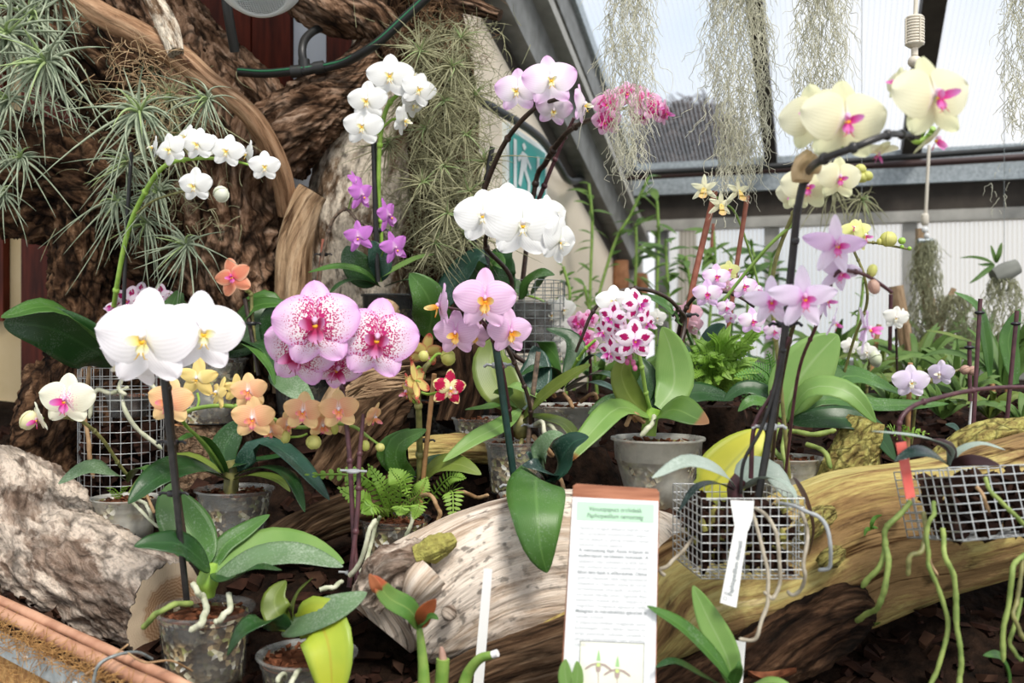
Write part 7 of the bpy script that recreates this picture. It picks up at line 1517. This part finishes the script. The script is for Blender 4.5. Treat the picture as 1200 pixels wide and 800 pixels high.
leaves(t, [([(1021,620,1.165), (1022,612,1.16), (1026,606,1.16), (1034,603,1.155)], 5, 'leaf_bright', {}), ([(1021,620,1.165), (1016,620,1.16), (1014,624,1.16), (1013,628,1.16)], 5, 'leaf_bright', {}), ([(1021,620,1.165), (1024,618,1.16), (1026,618,1.16), (1029,619,1.16)], 4, 'leaf_bright', {})])
# ================================================================ background canes and leafy plants
canes = [([(690,400,3.0),(692,330,3.0),(694,260,3.0),(690,215,3.0)], 12, 22, 'leggy green vine climbing in front of the beige wall corner'),
 ([(664,420,2.3),(662,380,2.3),(668,345,2.3),(660,312,2.3)], 16, 12, 'zigzag green leaf chain under the white rounded blooms'),
 ([(672,400,3.1),(715,300,3.1),(740,250,3.1),(760,208,3.1)], 14, 16, 'slanting pale green cane reaching up to the dark eaves'),
 ([(768,410,3.1),(770,340,3.1),(772,280,3.1),(770,235,3.1)], 14, 26, 'upright leafy cane just inside the corner post'),
 ([(745,410,3.3),(744,350,3.3),(746,300,3.3),(745,262,3.3)], 10, 24, 'narrow leafy cane against the corner post'),
 ([(790,420,2.9),(785,370,2.9),(782,320,2.9),(780,280,2.9)], 16, 22, 'bushy cane with fine pointed leaves before the first clear pane'),
 ([(826,420,2.9),(832,370,2.9),(838,310,2.9),(836,270,2.9)], 16, 26, 'leafy cane whose tip stands behind the thicker red-brown cane'),
 ([(880,420,3.0),(876,360,3.0),(884,310,3.0),(880,285,3.0)], 18, 26, 'dense leafy cane behind the pale pink miniature orchids'),
 ([(905,420,3.1),(908,370,3.1),(902,330,3.1),(905,300,3.1)], 18, 24, 'dense leafy cane half behind the black cane'),
 ([(700,430,2.6),(695,390,2.6),(690,360,2.6),(685,335,2.6)], 14, 18, 'low dull green cane in front of the rust-brown wood block'),
 ([(812,400,3.2),(810,350,3.2),(806,315,3.2),(804,300,3.2)], 14, 20, 'thin leafy cane in the middle of the first clear pane'),
 ([(855,420,3.2),(858,370,3.2),(860,330,3.2),(856,300,3.2)], 14, 22, 'thin leafy cane next to the thinner red-brown cane'),
 ([(1000,420,2.4),(1004,390,2.4),(1010,350,2.4),(1012,325,2.4)], 6, 12, 'sparse thin cane behind the lilac spray'),
 ([(722,430,2.6),(720,400,2.6),(724,370,2.6),(722,345,2.6)], 14, 20, 'yellowish bushy cane below the corner post')]
for i, (pp, n_, ll, lab) in enumerate(canes):
    p_ = P(*pp[0]); pp = [(pp[0][0], 400+(CZ-bedz(p_.x, p_.y)-.002)/pp[0][2]*F, pp[0][2])]+pp[1:]; leafy_cane(pp, int(n_*1.5), ll*1.2, 'cane_leaf' if i % 3 else 'bg_leaf', lab, 'plant', 'leafy_cane', seed=i+1, stemr=1.8)
def tuft(px, py, Y, label, n, ln, w, mat, seed, up=1.0, name='strap_leaf_plant'):
    rng = random.Random(seed); t = thing(name, P(px, py, Y), label, 'plant'); p0 = P(px, py, Y)
    for i in range(n):
        a = 2*PI*i/n+rng.uniform(-.3,.3); L_ = 1.2*R(ln, Y)*rng.uniform(.75,1.15); d = V3((math.cos(a), math.sin(a)*.7, 0)); k = rng.uniform(.35, .9)/up
        pts = [p0+d*L_*k*q+V3((0,0,L_*(q*1.0-q*q*.75*k*1.2))) for q in (0,.35,.7,1)]
        inv = [((p.x/p.y)*F+600, 400-(p.z-CZ)/p.y*F, p.y) for p in pts]; leaf(inv, w, mat, t, n='UC', seed=i, nu=5, nv=10, w0=.3)
    return t
for i, a in enumerate([(1075,440,2.2,'mid-green strap-leaved plant behind the pale lilac bloom',12,80,9,'bg_leaf'), (1120,450,2.0,'strap-leaved plant behind the plum-coloured canes',13,80,10,'bg_leaf'), (1175,455,1.9,'glossy strap-leaved plant by the frame edge',12,90,11,'cane_leaf'), (1030,440,2.4,'yellowish strap-leaved plant behind the creamy buds',12,66,8,'leaf_olive'), (1150,430,2.9,'distant strap-leaved plant under the bark slab',12,90,9,'cane_leaf'),
    (1100,420,3.0,'distant strap-leaved plant under the triangular moss clump',12,80,8,'bg_leaf'), (975,430,2.6,'distant strap-leaved plant behind the dusty upright leaf',12,80,10,'bg_leaf'), (1160,490,1.65,'low strap-leaved plant just behind the mossy log end',12,60,12,'leaf_olive'), (1105,490,1.7,'low bushy plant behind the tilted wire basket',12,60,12,'bg_leaf'), (1045,480,1.75,'low green plant behind the pinkish bamboo cane',11,50,11,'bg_leaf'), (1200,500,1.6,'low green plant at the frame edge above the tilted basket',12,60,11,'bg_leaf'),
    (1180,440,2.4,'tall strap-leaved plant rising behind the outermost plum-coloured cane',14,100,11,'bg_leaf'), (1060,455,2.6,'yellow-green strap-leaved plant behind the leaning mossy wood piece',14,80,9,'leaf_olive'), (1130,475,1.85,'leafy clump between the two plum-coloured canes',13,64,11,'bg_leaf'), (1080,470,1.95,'leafy clump right behind the pinkish bamboo cane',13,60,10,'leaf_olive'), (1010,460,2.1,'leafy clump behind the long horizontal leaf',12,60,10,'bg_leaf'),
    (820,450,2.5,'shadowy strap-leaved plant behind the bright fern',12,80,10,'leaf_dark'), (745,450,2.4,'shadowy strap-leaved plant behind the harlequin leaves',12,80,10,'cane_leaf'), (700,450,2.3,'shadowy low plant behind the deep magenta cluster',12,60,10,'cane_leaf')]): tuft(*a, seed=i+3)
for i, (pp, w, m_, lab) in enumerate([([(1160,440,1.8), (1155,400,1.78), (1145,360,1.76), (1118,342,1.75)], 20, 'leaf_green', 'long curved dark leaf with yellow tip behind the plum-coloured cane'), ([(1190,450,1.7), (1184,420,1.7), (1182,395,1.7), (1195,362,1.7)], 24, 'leaf_green', 'upright wavy leaf beside the outermost plum-coloured cane'), ([(1150,405,1.9), (1125,396,1.9), (1105,390,1.9), (1084,387,1.9)], 6, 'leaf_olive', 'narrow horizontal leaf with orange tip under the moss'), ([(1128,525,1.5), (1125,510,1.48), (1118,500,1.47), (1108,497,1.47)], 16, 'leaf_bluedark', 'small upright blue-green leaf behind the silver leaf')]):
    o = leaf(pp, w, m_, None, n='UC', name='arching_leaf', w0=.4); tag(o, lab, 'leaf')
for (x0,y0,x1,y1,Y,w,mt,lab) in ((1157,395,1166,480,2.3,3,'stake_bamboo','straw-coloured cane behind the glossy strap leaves'), (1175,400,1182,470,2.2,3,'stake_bamboo','second straw-coloured cane nearer the frame edge'), (1021,440,1030,380,2.2,3,'stake_bamboo','short bamboo cane behind the creamy buds'), (1068,430,1062,380,2.4,5,'wood_stub','dry yellow stub behind the pale lilac bloom'), (1098,470,1098,425,2.1,2.4,'white_plastic','short white marker rod in the back greenery'), (1137,500,1140,470,1.6,2.6,'white_plastic','white marker tag tip at the foot of the plum-coloured cane'), (833,300,836,262,2.9,2,'stake_redbrown','faint reddish cane among the back leaves')):
    mb = MB(); mb.tube([P(x0,y0,Y), P(x1,y1,Y)], R(w,Y), 7); tag(mb.build('thin_cane', mt), lab, 'cane')
# light & camera
cam = bpy.data.cameras.new('camera'); co = bpy.data.objects.new('camera', cam); COL.objects.link(co); co.location = (0,0,CZ); co.rotation_euler = (PI/2, 0, 0)
cam.lens = 35; cam.sensor_width = 36; cam.sensor_fit = 'HORIZONTAL'; cam.dof.use_dof = True; cam.dof.focus_distance = 1.42; cam.dof.aperture_fstop = 5.4; cam.clip_start = .02; cam.clip_end = 200
SC.camera = co
wd = bpy.data.worlds.new('sky'); SC.world = wd; wd.use_nodes = True; nt = wd.node_tree; nt.nodes.clear()
o_ = nt.nodes.new('ShaderNodeOutputWorld'); bg = nt.nodes.new('ShaderNodeBackground'); tc = nt.nodes.new('ShaderNodeTexCoord'); ns = nt.nodes.new('ShaderNodeTexNoise'); ns.inputs['Scale'].default_value = 2.6; ns.inputs['Detail'].default_value = 4
rp = nt.nodes.new('ShaderNodeValToRGB'); rp.color_ramp.elements[0].position = .38; rp.color_ramp.elements[0].color = (.78,.88,1.0,1); rp.color_ramp.elements[1].position = .58; rp.color_ramp.elements[1].color = (1.0,1.0,1.0,1)
nt.links.new(tc.outputs['Generated'], ns.inputs['Vector']); nt.links.new(ns.outputs[0], rp.inputs[0]); nt.links.new(rp.outputs[0], bg.inputs[0]); bg.inputs[1].default_value = .95; nt.links.new(bg.outputs[0], o_.inputs[0])
sl = bpy.data.lights.new('sun', 'SUN'); so_ = bpy.data.objects.new('sun', sl); COL.objects.link(so_); sl.energy = 3.2; sl.angle = math.radians(16); sl.color = (1,.94,.86)
so_.rotation_euler = V3((.45, -1.0, 1.35)).to_track_quat('Z', 'Y').to_euler()
SC.view_settings.view_transform = 'Standard'; SC.view_settings.look = 'None'; SC.view_settings.gamma = 1; SC.view_settings.use_curve_mapping = False; SC.view_settings.exposure = .17
SC.cycles.use_denoising = True; SC.cycles.max_bounces = 8; SC.cycles.transparent_max_bounces = 16; SC.cycles.caustics_reflective = False; SC.cycles.caustics_refractive = False
GROUPS = {'air_plant': 'air plants on the trunks and wall', 'spanish_moss': 'hanging moss strands', 'leafy_cane': 'leafy canes along the back', 'strap_leaf_plant': 'strap-leaved plants in the back bed', 'potted_orchid': 'orchids in pots', 'orchid_spray': 'orchid sprays between the pots',
 'wire_basket_orchid': 'orchids in wire baskets', 'thin_cane': 'thin canes in the back greenery', 'log': 'logs along the front of the bed', 'tree_limb': 'limbs of the dead trees', 'dead_tree': 'standing dead trees', 'fern': 'ferns', 'orchid_seedling': 'young plants along the front', 'plant_tag': 'white plant tags', 'dead_leaf': 'dead leaves on the mulch', 'knot': 'knots and burls on the bleached log', 'plant_pot': 'pots without open flowers', 'support_cane': 'plum-coloured canes', 'wooden_rail': 'rods of the planter edge', 'wood_strip': 'hanging wood pieces', 'cane_stump': 'cut cane stumps', 'driftwood': 'driftwood pieces', 'root_wood': 'root wood pieces', 'branch': 'bare branches', 'arching_leaf': 'single arching leaves', 'tendril': 'dry tendrils', 'wood_block': 'rust-brown wood blocks', 'stump': 'stumps', 'air_plant_mat': None}
for o in bpy.data.objects:
    if '_o' in o: del o['_o']
    g_ = GROUPS.get(o.name.split('.')[0])
    if o.parent is None and g_ and 'label' in o: o['group'] = g_
